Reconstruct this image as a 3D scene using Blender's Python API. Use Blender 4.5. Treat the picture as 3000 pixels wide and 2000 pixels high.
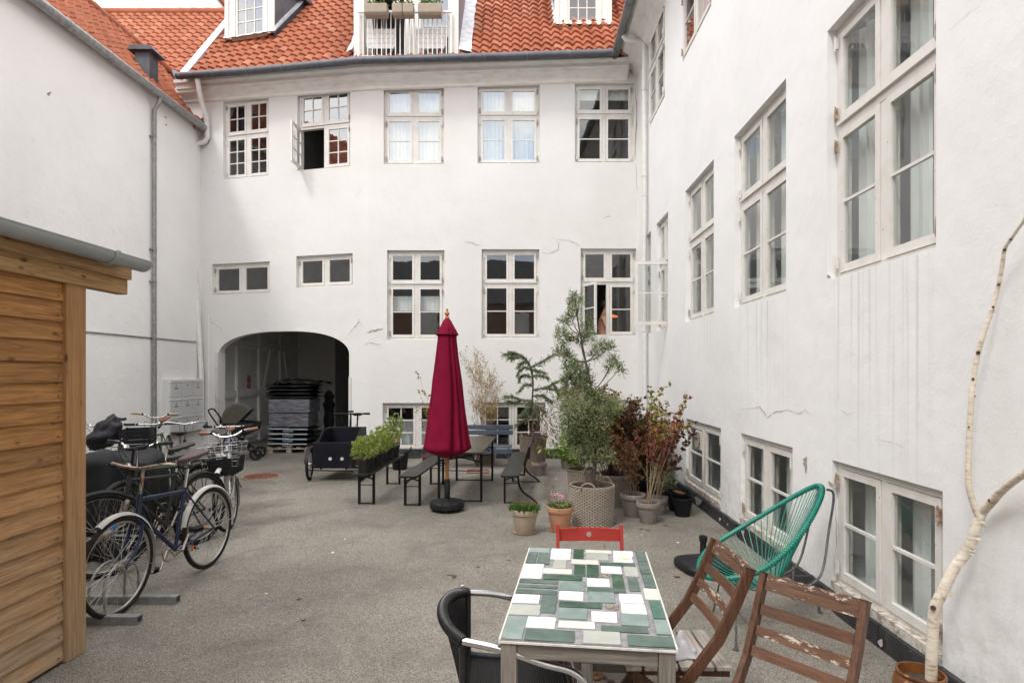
import bpy, math, random
from mathutils import Vector, Matrix, Euler, noise
R = math.radians
V = Vector
scene = bpy.context.scene
for o in list(bpy.data.objects):
    bpy.data.objects.remove(o)

# ---------------------------------------------------------------- camera
F, EYE, CX, HY = 1750.0, 1.70, 1500.0, 1092.0      # focal length in photo pixels, eye height, centre column, horizon row
cam_d = bpy.data.cameras.new('camera')
cam = bpy.data.objects.new('camera', cam_d)
scene.collection.objects.link(cam)
cam.location = (0, 0, EYE)
cam.rotation_euler = (R(90), 0, 0)
cam_d.sensor_width = 36
cam_d.lens = F / 3000 * 36
cam_d.shift_y = (HY - 1000) / 3000
cam_d.clip_start = 0.05
cam_d.clip_end = 2000
scene.camera = cam

# ---------------------------------------------------------------- world: sky with broken cloud
SUN_EL, SUN_AZ = 53, 216        # azimuth measured clockwise from +Y
world = bpy.data.worlds.new('World')
scene.world = world
world.use_nodes = True
nt = world.node_tree
nt.nodes.clear()
def wn(t, **k):
    n = nt.nodes.new(t)
    for a, b in k.items(): setattr(n, a, b)
    return n
out = wn('ShaderNodeOutputWorld'); bg = wn('ShaderNodeBackground')
sky = wn('ShaderNodeTexSky', sky_type='NISHITA', sun_disc=False)
sky.sun_elevation = R(SUN_EL); sky.sun_rotation = R(SUN_AZ); sky.air_density = 1.0; sky.dust_density = 0.6
tc = wn('ShaderNodeTexCoord'); mp = wn('ShaderNodeMapping'); mp.inputs['Scale'].default_value = (1.0, 1.0, 2.4)
mp.inputs['Location'].default_value = (0.35, 0.1, 0.2)
no = wn('ShaderNodeTexNoise'); no.inputs['Scale'].default_value = 2.2; no.inputs['Detail'].default_value = 9; no.inputs['Roughness'].default_value = 0.58
cr = wn('ShaderNodeValToRGB'); cr.color_ramp.elements[0].position = 0.30; cr.color_ramp.elements[1].position = 0.52
mx = wn('ShaderNodeMix', data_type='RGBA')
mx.inputs['B'].default_value = (9.45, 9.27, 9.08, 1)
nt.links.new(tc.outputs['Generated'], mp.inputs['Vector']); nt.links.new(mp.outputs['Vector'], no.inputs['Vector'])
nt.links.new(no.outputs['Fac'], cr.inputs['Fac']); nt.links.new(cr.outputs['Color'], mx.inputs['Factor'])
nt.links.new(sky.outputs['Color'], mx.inputs['A']); nt.links.new(mx.outputs['Result'], bg.inputs['Color'])
bg.inputs['Strength'].default_value = 0.15
nt.links.new(bg.outputs['Background'], out.inputs['Surface'])

# ---------------------------------------------------------------- sun, veiled by cloud
sd = bpy.data.lights.new('sun', 'SUN')
sd.energy = 0.8; sd.angle = R(11); sd.color = (1.0, 0.965, 0.92)
sun = bpy.data.objects.new('sun', sd); scene.collection.objects.link(sun)
az, el = R(SUN_AZ), R(SUN_EL)
sdir = V((math.sin(az) * math.cos(el), math.cos(az) * math.cos(el), math.sin(el)))
sun.rotation_euler = sdir.to_track_quat('Z', 'Y').to_euler()
sun.location = (0, -5, 20)
scene.view_settings.view_transform = 'Standard'
scene.view_settings.look = 'None'
scene.view_settings.exposure = 1.0
scene.view_settings.gamma = 1

# ---------------------------------------------------------------- helpers: geometry
class MB:
    def __init__(s): s.v = []; s.f = []; s.a = []
    def add(s, vs, fs, val=0.5):
        n = len(s.v); s.v.extend([tuple(p) for p in vs])
        for k in fs: s.f.append(tuple(i + n for i in k)); s.a.append(val)
        return s
    def hexa(s, p, val=0.5):            # p: 8 points, bottom 0-3 ccw, top 4-7
        return s.add(p, [(3,2,1,0), (4,5,6,7), (0,1,5,4), (1,2,6,5), (2,3,7,6), (3,0,4,7)], val)
    def box(s, c, d, rot=None, val=0.5):
        x, y, z = d[0]/2, d[1]/2, d[2]/2
        ps = [V(q) for q in ((-x,-y,-z),(x,-y,-z),(x,y,-z),(-x,y,-z),(-x,-y,z),(x,-y,z),(x,y,z),(-x,y,z))]
        if rot is not None: ps = [rot @ q for q in ps]
        return s.hexa([q + V(c) for q in ps], val)
    def bx(s, x0, x1, y0, y1, z0, z1, val=0.5):
        return s.box(((x0+x1)/2, (y0+y1)/2, (z0+z1)/2), (abs(x1-x0), abs(y1-y0), abs(z1-z0)), None, val)
    def beam(s, p, q, w, h, up=(0,0,1), val=0.5):     # w across, h along 'up'
        p, q = V(p), V(q); d = (q-p); L = d.length; d.normalize()
        u = V(up); side = d.cross(u)
        if side.length < 1e-4: side = d.cross(V((1,0,0)))
        side.normalize(); u = side.cross(d).normalized()
        a, b = side*w/2, u*h/2
        return s.hexa([p-a-b, p+a-b, q+a-b, q-a-b, p-a+b, p+a+b, q+a+b, q-a+b], val)
    def tube(s, pts, r, seg=8, closed=False, cap=True, val=0.5, flat=1.0):
        pts = [V(p) for p in pts]; n = len(pts)
        rs = r if isinstance(r, (list, tuple)) else [r]*n
        vs, fs = [], []
        prev = None
        for i, p in enumerate(pts):
            if closed: t = pts[(i+1) % n] - pts[i-1]
            else: t = pts[min(i+1, n-1)] - pts[max(i-1, 0)]
            if t.length < 1e-9: t = V((0,0,1))
            t.normalize()
            if prev is None:
                a = V((0,0,1)) if abs(t.z) < 0.9 else V((1,0,0))
                x = (a - t*a.dot(t)).normalized()
            else:
                x = prev - t*prev.dot(t)
                x = x.normalized() if x.length > 1e-6 else prev
            prev = x; y = t.cross(x)
            for k in range(seg):
                an = 2*math.pi*k/seg
                vs.append(p + (x*math.cos(an)*flat + y*math.sin(an))*rs[i])
        m = n if closed else n-1
        for i in range(m):
            j = (i+1) % n
            for k in range(seg):
                l = (k+1) % seg
                fs.append((i*seg+k, i*seg+l, j*seg+l, j*seg+k))
        if cap and not closed:
            fs.append(tuple(range(seg-1, -1, -1))); fs.append(tuple((n-1)*seg+k for k in range(seg)))
        return s.add(vs, fs, val)
    def torus(s, c, axis, R_, r, n=48, seg=8, flat=1.0, a0=0, a1=None, val=0.5):
        ax = V(axis).normalized(); a = V((0,0,1)) if abs(ax.z) < 0.9 else V((1,0,0))
        x = (a - ax*a.dot(ax)).normalized(); y = ax.cross(x)
        full = a1 is None
        if full: a1 = a0 + 2*math.pi
        pts = [V(c) + (x*math.cos(t) + y*math.sin(t))*R_ for t in [a0+(a1-a0)*i/(n if full else n-1) for i in range(n)]]
        return s.tube(pts, r, seg, closed=full, val=val, flat=flat)
    def lathe(s, prof, c=(0,0,0), n=28, val=0.5, M=None):    # prof [(r,z)]
        vs, fs = [], []
        for r, z in prof:
            for k in range(n):
                t = 2*math.pi*k/n
                p = V((r*math.cos(t), r*math.sin(t), z))
                if M is not None: p = M @ p
                vs.append(p + V(c))
        for i in range(len(prof)-1):
            for k in range(n):
                l = (k+1) % n
                fs.append((i*n+k, i*n+l, (i+1)*n+l, (i+1)*n+k))
        if prof[0][0] > 1e-4: fs.append(tuple(range(n-1, -1, -1)))
        if prof[-1][0] > 1e-4: fs.append(tuple((len(prof)-1)*n+k for k in range(n)))
        return s.add(vs, fs, val)
    def poly(s, pts, ex, val=0.5):                      # polygon extruded by vector ex
        pts = [V(p) for p in pts]; ex = V(ex); n = len(pts)
        fs = [tuple(range(n-1, -1, -1)), tuple(range(n, 2*n))] + [(i, (i+1) % n, n+(i+1) % n, n+i) for i in range(n)]
        return s.add(pts + [p+ex for p in pts], fs, val)
    def xf(s, M):
        s.v = [tuple(M @ V(p)) for p in s.v]; return s

def link(o): scene.collection.objects.link(o); return o
def T(name, label, cat, loc=(0,0,0), rz=0, group=None):
    o = bpy.data.objects.new(name, None); link(o)
    o.empty_display_size = 0.1
    o.location = loc; o.rotation_euler = (0, 0, rz)
    o['label'] = label; o['category'] = cat
    if group: o['group'] = group
    return o
def root_of(o):
    while o.parent: o = o.parent
    return o
def part(mb, name, mat, parent=None, smooth=False, label=None, world=False, bevel=0, kind=None):
    me = bpy.data.meshes.new(name)
    vs = mb.v
    if world and parent is not None:
        L = root_of(parent).location; vs = [(x-L.x, y-L.y, z-L.z) for x, y, z in vs]
    me.from_pydata(vs, [], mb.f)
    at = me.attributes.new('val', 'FLOAT', 'FACE')
    at.data.foreach_set('value', mb.a)
    if smooth:
        me.polygons.foreach_set('use_smooth', [True]*len(me.polygons))
        if smooth != 'all':
            try: me.set_sharp_from_angle(angle=R(38))
            except Exception: pass
    me.materials.append(mat)
    me.update()
    o = bpy.data.objects.new(name, me); link(o)
    if parent is not None: o.parent = parent
    if label: o['label'] = label
    if kind: o['kind'] = kind
    if bevel:
        b = o.modifiers.new('bevel', 'BEVEL'); b.width = bevel; b.segments = 2; b.limit_method = 'ANGLE'; b.angle_limit = R(40)
    return o
def tag(o, label, cat, group=None):
    o['label'] = label; o['category'] = cat
    if group: o['group'] = group
    return o
def copy_tree(o, loc=None, rz=None, label=None, parent=None):
    c = o.copy(); link(c)
    if parent is not None: c.parent = parent
    if loc is not None: c.location = loc
    if rz is not None: c.rotation_euler = (0, 0, rz)
    if label: c['label'] = label
    for ch in list(o.children): copy_tree(ch, parent=c)
    return c

# real positions worked out from the photograph: a point on the ground, or at a known height
def G(px, py, z=0.0):
    d = F*(EYE-z)/(py-HY)
    return V(((px-CX)*d/F, d, z))
def D(px, py, d):
    return V(((px-CX)*d/F, d, EYE+(HY-py)*d/F))

# ---------------------------------------------------------------- helpers: materials
def newmat(name):
    m = bpy.data.materials.new(name); m.use_nodes = True
    return m, m.node_tree.nodes, m.node_tree.links, m.node_tree.nodes['Principled BSDF']
def col(c): return (c[0], c[1], c[2], 1) if not isinstance(c, (int, float)) else (c, c, c, 1)
def ramp(N, stops):
    r = N.new('ShaderNodeValToRGB'); e = r.color_ramp.elements
    while len(e) < len(stops): e.new(0.5)
    for i, (p, c) in enumerate(stops): e[i].position = p; e[i].color = col(c)
    return r
def noise_node(N, L, scale, detail=5, vec=None, rough=0.55, dist=0):
    n = N.new('ShaderNodeTexNoise'); n.inputs['Scale'].default_value = scale; n.inputs['Detail'].default_value = detail
    n.inputs['Roughness'].default_value = rough; n.inputs['Distortion'].default_value = dist
    if vec is not None: L.new(vec, n.inputs['Vector'])
    return n
def coords(N, L, scale=(1,1,1), rot=(0,0,0)):
    t = N.new('ShaderNodeTexCoord'); m = N.new('ShaderNodeMapping')
    m.inputs['Scale'].default_value = scale; m.inputs['Rotation'].default_value = rot
    L.new(t.outputs['Object'], m.inputs['Vector'])
    return m.outputs['Vector']
def mixc(N, L, fac, a, b, mode='MIX'):
    m = N.new('ShaderNodeMix'); m.data_type = 'RGBA'; m.blend_type = mode
    for k, x in (('Factor', fac), ('A', a), ('B', b)):
        if hasattr(x, 'is_linked') or hasattr(x, 'links'): L.new(x, m.inputs[k])
        elif k == 'Factor': m.inputs[0].default_value = x
        else: m.inputs[k].default_value = col(x)
    return m.outputs['Result']
def bump(N, L, B, h, strength, dist=0.01, chain=None):
    b = N.new('ShaderNodeBump'); b.inputs['Strength'].default_value = strength; b.inputs['Distance'].default_value = dist
    L.new(h, b.inputs['Height'])
    if chain is not None: L.new(chain, b.inputs['Normal'])
    L.new(b.outputs['Normal'], B.inputs['Normal'])
    return b.outputs['Normal']
def M(name, c1, c2=None, scale=6, rough=0.6, metal=0, bs=0, bscale=40, bd=0.004, stretch=(1,1,1), spec=0.5, lo=0.35, hi=0.65, rvar=0, speck=None):
    m, N, L, B = newmat(name)
    v = coords(N, L, stretch)
    B.inputs['Roughness'].default_value = rough; B.inputs['Metallic'].default_value = metal
    B.inputs['Specular IOR Level'].default_value = spec
    B.inputs['Base Color'].default_value = col(c1)
    if c2 is not None:
        n = noise_node(N, L, scale, 7, v)
        r = ramp(N, [(lo, c1), (hi, c2)]); L.new(n.outputs['Fac'], r.inputs['Fac'])
        o = r.outputs['Color']
        if speck:
            n2 = noise_node(N, L, speck[0], 4, v); r2 = ramp(N, [(speck[2], 0), (speck[2]+0.05, 1)]); L.new(n2.outputs['Fac'], r2.inputs['Fac'])
            o = mixc(N, L, r2.outputs['Color'], o, speck[1])
        L.new(o, B.inputs['Base Color'])
        if rvar:
            mr = N.new('ShaderNodeMapRange'); mr.inputs['To Min'].default_value = max(rough-rvar, 0.03); mr.inputs['To Max'].default_value = min(rough+rvar, 1)
            L.new(n.outputs['Fac'], mr.inputs['Value']); L.new(mr.outputs['Result'], B.inputs['Roughness'])
    if bs:
        n = noise_node(N, L, bscale, 6, v); bump(N, L, B, n.outputs['Fac'], bs, bd)
    return m

def plaster(name, c, tint, streak=None, rough_patch=0.22):
    m, N, L, B = newmat(name)
    v = coords(N, L)
    n1 = noise_node(N, L, 0.55, 8, v, 0.6); r1 = ramp(N, [(0.35, c), (0.7, tint)]); L.new(n1.outputs['Fac'], r1.inputs['Fac'])
    n2 = noise_node(N, L, 5.0, 10, v, 0.7, 0.4); r2 = ramp(N, [(0.58, 0), (0.85, 0.8)]); L.new(n2.outputs['Fac'], r2.inputs['Fac'])
    o = mixc(N, L, r2.outputs['Color'], r1.outputs['Color'], tuple(x*0.86 for x in tint))
    # grime near the ground
    sx = N.new('ShaderNodeSeparateXYZ'); L.new(v, sx.inputs[0])
    mr = N.new('ShaderNodeMapRange'); mr.inputs['From Min'].default_value = 1.0; mr.inputs['From Max'].default_value = 0.1
    L.new(sx.outputs['Z'], mr.inputs['Value'])
    n3 = noise_node(N, L, 9, 8, v, 0.7); r3 = ramp(N, [(0.45, 0), (0.75, 1)]); L.new(n3.outputs['Fac'], r3.inputs['Fac'])
    mu = N.new('ShaderNodeMath'); mu.operation = 'MULTIPLY'; L.new(mr.outputs['Result'], mu.inputs[0]); L.new(r3.outputs['Color'], mu.inputs[1])
    o = mixc(N, L, mu.outputs[0], o, (0.55, 0.53, 0.5))
    if streak:                                   # drip stains below window sills: list of (axis lo, axis hi, top z, length, strength)
        vs_ = coords(N, L, (26, 26, 0.35)); ns = noise_node(N, L, 1.0, 3, vs_, 0.5); rs = ramp(N, [(0.53, 0), (0.66, 1)]); L.new(ns.outputs['Fac'], rs.inputs['Fac'])
        for (a0, a1, zt, ln, st) in streak:
            def mrng(sock, f0, f1, t0, t1):
                q = N.new('ShaderNodeMapRange'); q.interpolation_type = 'SMOOTHSTEP'
                for k, x in zip(('From Min','From Max','To Min','To Max'), (f0, f1, t0, t1)): q.inputs[k].default_value = x
                L.new(sock, q.inputs['Value']); return q.outputs['Result']
            def mul(a, b):
                q = N.new('ShaderNodeMath'); q.operation = 'MULTIPLY'
                L.new(a, q.inputs[0])
                if isinstance(b, float): q.inputs[1].default_value = b
                else: L.new(b, q.inputs[1])
                return q.outputs[0]
            k = mul(mrng(sx.outputs['Y'], a0-0.1, a0+0.1, 0, 1), mrng(sx.outputs['Y'], a1-0.1, a1+0.1, 1, 0))
            k = mul(k, mrng(sx.outputs['Z'], zt-ln, zt-0.1, 0, 1)); k = mul(k, mrng(sx.outputs['Z'], zt, zt+0.02, 1, 0))
            k = mul(k, rs.outputs['Color']); k = mul(k, float(st))
            o = mixc(N, L, k, o, (0.36, 0.35, 0.30))
    L.new(o, B.inputs['Base Color']); B.inputs['Roughness'].default_value = 0.85; B.inputs['Specular IOR Level'].default_value = 0.25
    nb = noise_node(N, L, 55, 4, v, 0.6); nn = bump(N, L, B, nb.outputs['Fac'], 0.3, 0.004)
    nc = noise_node(N, L, 7, 8, v, 0.65, 0.3); nn = bump(N, L, B, nc.outputs['Fac'], rough_patch, 0.02, nn)
    nd = noise_node(N, L, 1.2, 3, v, 0.5); bump(N, L, B, nd.outputs['Fac'], 0.35, 0.08, nn)
    return m

def leafmat(name, stops, rough=0.55, trans=0.25):
    m, N, L, B = newmat(name)
    a = N.new('ShaderNodeAttribute'); a.attribute_name = 'val'
    r = ramp(N, stops); L.new(a.outputs['Fac'], r.inputs['Fac']); L.new(r.outputs['Color'], B.inputs['Base Color'])
    B.inputs['Roughness'].default_value = rough; B.inputs['Specular IOR Level'].default_value = 0.3
    t = N.new('ShaderNodeBsdfTranslucent'); L.new(r.outputs['Color'], t.inputs['Color'])
    x = N.new('ShaderNodeMixShader'); x.inputs[0].default_value = trans
    L.new(B.outputs[0], x.inputs[1]); L.new(t.outputs[0], x.inputs[2]); L.new(x.outputs[0], N['Material Output'].inputs['Surface'])
    return m

def glassmat(name, tint=(0.9,0.93,0.92), refl=1.0, base=0.035):
    m, N, L, B = newmat(name); N.remove(B)
    g = N.new('ShaderNodeBsdfGlossy'); g.inputs['Roughness'].default_value = 0.0; g.inputs['Color'].default_value = (0.96, 0.97, 0.98, 1)
    t = N.new('ShaderNodeBsdfTransparent'); t.inputs['Color'].default_value = col(tint)
    # Schlick reflection, the same from both sides of the pane
    ge = N.new('ShaderNodeNewGeometry'); dt = N.new('ShaderNodeVectorMath'); dt.operation = 'DOT_PRODUCT'
    L.new(ge.outputs['Incoming'], dt.inputs[0]); L.new(ge.outputs['Normal'], dt.inputs[1])
    def mth(op, x, y=None, z=None, cl=False):
        q = N.new('ShaderNodeMath'); q.operation = op; q.use_clamp = cl
        for i_, s_ in enumerate((x, y, z)):
            if s_ is None: continue
            if isinstance(s_, (int, float)): q.inputs[i_].default_value = s_
            else: L.new(s_, q.inputs[i_])
        return q.outputs[0]
    ab = mth('ABSOLUTE', dt.outputs['Value']); p5 = mth('POWER', mth('SUBTRACT', 1.0, ab), 4.0)
    ma_ = mth('MULTIPLY_ADD', p5, refl, base, True)
    v = coords(N, L); n = noise_node(N, L, 2.6, 2, v); b = N.new('ShaderNodeBump'); b.inputs['Strength'].default_value = 0.10; b.inputs['Distance'].default_value = 0.01
    L.new(n.outputs['Fac'], b.inputs['Height']); L.new(b.outputs[0], g.inputs['Normal'])
    x = N.new('ShaderNodeMixShader'); L.new(ma_, x.inputs[0]); L.new(t.outputs[0], x.inputs[1]); L.new(g.outputs[0], x.inputs[2])
    L.new(x.outputs[0], N['Material Output'].inputs['Surface'])
    return m

def woodmat(name, c1, c2, axis='Y', knots=None, rough=0.7, peel=None, weather=None):
    m, N, L, B = newmat(name)
    st = {'X': (1.6, 34, 34), 'Y': (34, 1.6, 34), 'Z': (34, 34, 1.6)}[axis]
    v = coords(N, L, st); a = N.new('ShaderNodeAttribute'); a.attribute_name = 'val'
    ad = N.new('ShaderNodeVectorMath'); ad.operation = 'MULTIPLY_ADD'; ad.inputs[1].default_value = (37, 53, 71)
    cb = N.new('ShaderNodeCombineXYZ')
    for i in range(3): L.new(a.outputs['Fac'], cb.inputs[i])
    L.new(cb.outputs[0], ad.inputs[0]); L.new(v, ad.inputs[2])
    n = noise_node(N, L, 1.6, 8, ad.outputs[0], 0.62, 1.2)
    r = ramp(N, [(0.32, c1), (0.68, c2)]); L.new(n.outputs['Fac'], r.inputs['Fac'])
    nb = noise_node(N, L, 0.25, 2, ad.outputs[0]); o = mixc(N, L, 0.35, r.outputs['Color'], (0.5,0.5,0.5), 'OVERLAY')
    hv = N.new('ShaderNodeHueSaturation'); L.new(r.outputs['Color'], hv.inputs['Color'])
    mr = N.new('ShaderNodeMapRange'); mr.inputs['To Min'].default_value = 0.78; mr.inputs['To Max'].default_value = 1.22; L.new(a.outputs['Fac'], mr.inputs['Value'])
    L.new(mr.outputs['Result'], hv.inputs['Value']); o = hv.outputs['Color']
    if knots:
        kv = coords(N, L, {'X': (1.0, 1, 2.2), 'Y': (1, 1.0, 2.2), 'Z': (2.2, 2.2, 1.0)}[axis])
        vo = N.new('ShaderNodeTexVoronoi'); vo.inputs['Scale'].default_value = 5.2; L.new(kv, vo.inputs['Vector'])
        rk = ramp(N, [(0.07, 0.9), (0.17, 0)]); L.new(vo.outputs['Distance'], rk.inputs['Fac'])
        o = mixc(N, L, rk.outputs['Color'], o, knots)
    if weather:          # boards bleach to grey where rain splashes them
        wv = coords(N, L); sz = N.new('ShaderNodeSeparateXYZ'); L.new(wv, sz.inputs[0]); wm_ = N.new('ShaderNodeMapRange'); wm_.inputs['From Min'].default_value = 1.35; wm_.inputs['From Max'].default_value = 0.0; wm_.inputs['To Max'].default_value = 0.85
        L.new(sz.outputs['Z'], wm_.inputs['Value']); wn_ = noise_node(N, L, 3.5, 6, wv); wr = ramp(N, [(0.3, 0.5), (0.65, 1.1)]); L.new(wn_.outputs['Fac'], wr.inputs['Fac'])
        wmm = N.new('ShaderNodeMath'); wmm.operation = 'MULTIPLY'; wmm.use_clamp = True; L.new(wm_.outputs['Result'], wmm.inputs[0]); L.new(wr.outputs['Color'], wmm.inputs[1])
        gr_ = ramp(N, [(0.32, tuple(x*0.55 for x in weather)), (0.68, weather)]); L.new(n.outputs['Fac'], gr_.inputs['Fac']); o = mixc(N, L, wmm.outputs[0], o, gr_.outputs['Color'])
    if peel:
        pv = coords(N, L, {'X': (13, 50, 50), 'Y': (50, 13, 50), 'Z': (50, 50, 13)}[axis]); pn = noise_node(N, L, 1.0, 8, pv, 0.7)
        pr = ramp(N, [(peel[1], 0), (peel[1]+0.03, 1)]); L.new(pn.outputs['Fac'], pr.inputs['Fac']); o = mixc(N, L, pr.outputs['Color'], o, peel[0])
    L.new(o, B.inputs['Base Color']); B.inputs['Roughness'].default_value = rough; B.inputs['Specular IOR Level'].default_value = 0.3
    bump(N, L, B, n.outputs['Fac'], 0.5, 0.003)
    return m

WHITE = M('white_window_paint', (0.70,0.68,0.64), (0.60,0.565,0.50), 7, 0.5, bs=0.25, bscale=60, lo=0.45, hi=0.8, speck=(26, (0.42,0.29,0.16), 0.68))
WHITE2 = M('white_metal_paint', (0.72,0.71,0.69), (0.65,0.64,0.61), 9, 0.4)
PL_MAIN = plaster('warm_white_plaster', (0.735,0.725,0.71), (0.675,0.66,0.635))
PL_LEFT = plaster('cool_white_plaster', (0.84,0.84,0.835), (0.77,0.765,0.755), rough_patch=0.5)
PL_RIGHT = plaster('rough_white_plaster', (0.83,0.83,0.825), (0.77,0.77,0.76), streak=[(3.3,4.3,2.36,1.9,0.3),(5.1,6.25,2.36,1.6,0.33),(7.1,8.2,2.36,0.8,0.15)], rough_patch=0.25)
CORNICE = M('weathered_cornice', (0.80,0.78,0.75), (0.64,0.60,0.54), 4, 0.8, bs=0.5, bscale=20, stretch=(1,1,4), lo=0.45, hi=0.8, speck=(12,(0.35,0.29,0.2),0.72))
SILLM = M('peeling_sill_paint', (0.56,0.53,0.48), (0.27,0.22,0.17), 22, 0.8, bs=0.6, bscale=30, lo=0.45, hi=0.62)
PLINTH = M('black_tar_plinth', (0.018,0.018,0.02), (0.04,0.04,0.042), 9, 0.55, bs=0.6, bscale=25, bd=0.01, speck=(7,(0.4,0.39,0.37),0.66))
ZINC = M('zinc', (0.17,0.18,0.185), (0.25,0.26,0.265), 7, 0.45, 0.55, rvar=0.15)
LEAD = M('lead_flashing', (0.42,0.44,0.47), (0.60,0.62,0.65), 8, 0.5, 0.2, bs=0.6, bscale=9, bd=0.02)
DARKZ = M('dark_zinc', (0.075,0.08,0.095), (0.11,0.115,0.13), 8, 0.5, 0.3)
GLASS = glassmat('window_glass', refl=0.9, base=0.12)
GLASSR = glassmat('clear_glass', refl=0.9, base=0.08)
GLASSW = glassmat('sky_glass', tint=(0.75,0.8,0.8), refl=0.9, base=0.27)
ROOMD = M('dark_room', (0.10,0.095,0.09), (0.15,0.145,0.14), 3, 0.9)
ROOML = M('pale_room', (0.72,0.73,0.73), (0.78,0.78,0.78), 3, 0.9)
CURT = M('white_curtain', (0.82,0.83,0.81), (0.76,0.78,0.76), 3, 0.85)
PINK = M('pink_curtain', (0.55,0.30,0.24), (0.48,0.25,0.20), 6, 0.85)
IRON = M('rusty_iron', (0.22,0.13,0.07), (0.45,0.40,0.34), 30, 0.7)
BLACKM = M('black_metal', (0.006,0.006,0.007), (0.012,0.012,0.013), 12, 0.45, spec=0.25)
BLACKP = M('black_plastic', (0.009,0.0095,0.011), (0.016,0.017,0.019), 8, 0.5, rvar=0.1, spec=0.25)
RUBBER = M('rubber', (0.012,0.012,0.012), (0.024,0.022,0.02), 20, 0.8, spec=0.2)
CHROME = M('chrome', (0.62,0.62,0.63), (0.45,0.43,0.40), 18, 0.22, 1.0)
ALU = M('aluminium', (0.72,0.72,0.74), (0.62,0.62,0.64), 10, 0.16, 1.0, rvar=0.06)
STEEL = M('galvanised_steel', (0.36,0.37,0.37), (0.25,0.25,0.25), 14, 0.5, 0.6)
# ================================================================ the ground
def ground_material():
    m, N, L, B = newmat('worn_asphalt')
    v = coords(N, L)
    big = noise_node(N, L, 0.45, 6, v, 0.6); rb = ramp(N, [(0.3, (0.142,0.129,0.107)), (0.7, (0.258,0.238,0.205))]); L.new(big.outputs['Fac'], rb.inputs['Fac'])
    vo = N.new('ShaderNodeTexVoronoi'); vo.inputs['Scale'].default_value = 165; L.new(v, vo.inputs['Vector'])
    rs = ramp(N, [(0.0, 0.5), (0.45, 0.92), (0.9, 1.5)])
    sc = N.new('ShaderNodeSeparateColor'); L.new(vo.outputs['Color'], sc.inputs[0]); L.new(sc.outputs[0], rs.inputs['Fac'])
    o = mixc(N, L, 1.0, rb.outputs['Color'], rs.outputs['Color'], 'MULTIPLY')
    st = noise_node(N, L, 1.7, 9, v, 0.72, 0.5); r2 = ramp(N, [(0.50, 0), (0.66, 1)]); L.new(st.outputs['Fac'], r2.inputs['Fac'])
    k = N.new('ShaderNodeMath'); k.operation = 'MULTIPLY'; k.inputs[1].default_value = 0.62; L.new(r2.outputs['Color'], k.inputs[0])
    o = mixc(N, L, k.outputs[0], o, (0.115,0.103,0.088))
    # dusty light scuffs
    du = noise_node(N, L, 2.9, 8, v, 0.7); r3 = ramp(N, [(0.6, 0), (0.75, 0.45)]); L.new(du.outputs['Fac'], r3.inputs['Fac'])
    o = mixc(N, L, r3.outputs['Color'], o, (0.36,0.335,0.30))
    # fine hair cracks
    vc = N.new('ShaderNodeTexVoronoi'); vc.feature = 'DISTANCE_TO_EDGE'; vc.inputs['Scale'].default_value = 0.42
    wv = noise_node(N, L, 3, 5, v); am = mixc(N, L, 0.2, v, wv.outputs['Color']); L.new(am, vc.inputs['Vector'])
    rc = ramp(N, [(0.0, 0.3), (0.003, 0)]); L.new(vc.outputs['Distance'], rc.inputs['Fac'])
    o = mixc(N, L, rc.outputs['Color'], o, (0.08,0.075,0.07))
    L.new(o, B.inputs['Base Color']); B.inputs['Roughness'].default_value = 0.8; B.inputs['Specular IOR Level'].default_value = 0.3
    nn = bump(N, L, B, vo.outputs['Distance'], 0.4, 0.003)
    bump(N, L, B, big.outputs['Fac'], 0.4, 0.05, nn)
    return m
g = MB()
g.add([(-7.6,-400,0),(3.4,-400,0),(3.4,13.6,0),(-7.6,13.6,0)], [(0,1,2,3)])
g.add([(-400,-400,0),(-7.6,-400,0),(-7.6,400,0),(-400,400,0)], [(0,1,2,3)])
g.add([(3.4,-400,0),(400,-400,0),(400,400,0),(3.4,400,0)], [(0,1,2,3)])
g.add([(-7.6,13.6,0),(3.4,13.6,0),(3.4,400,0),(-7.6,400,0)], [(0,1,2,3)])
gr = part(g, 'courtyard_ground', ground_material()); gr['kind'] = 'structure'

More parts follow.
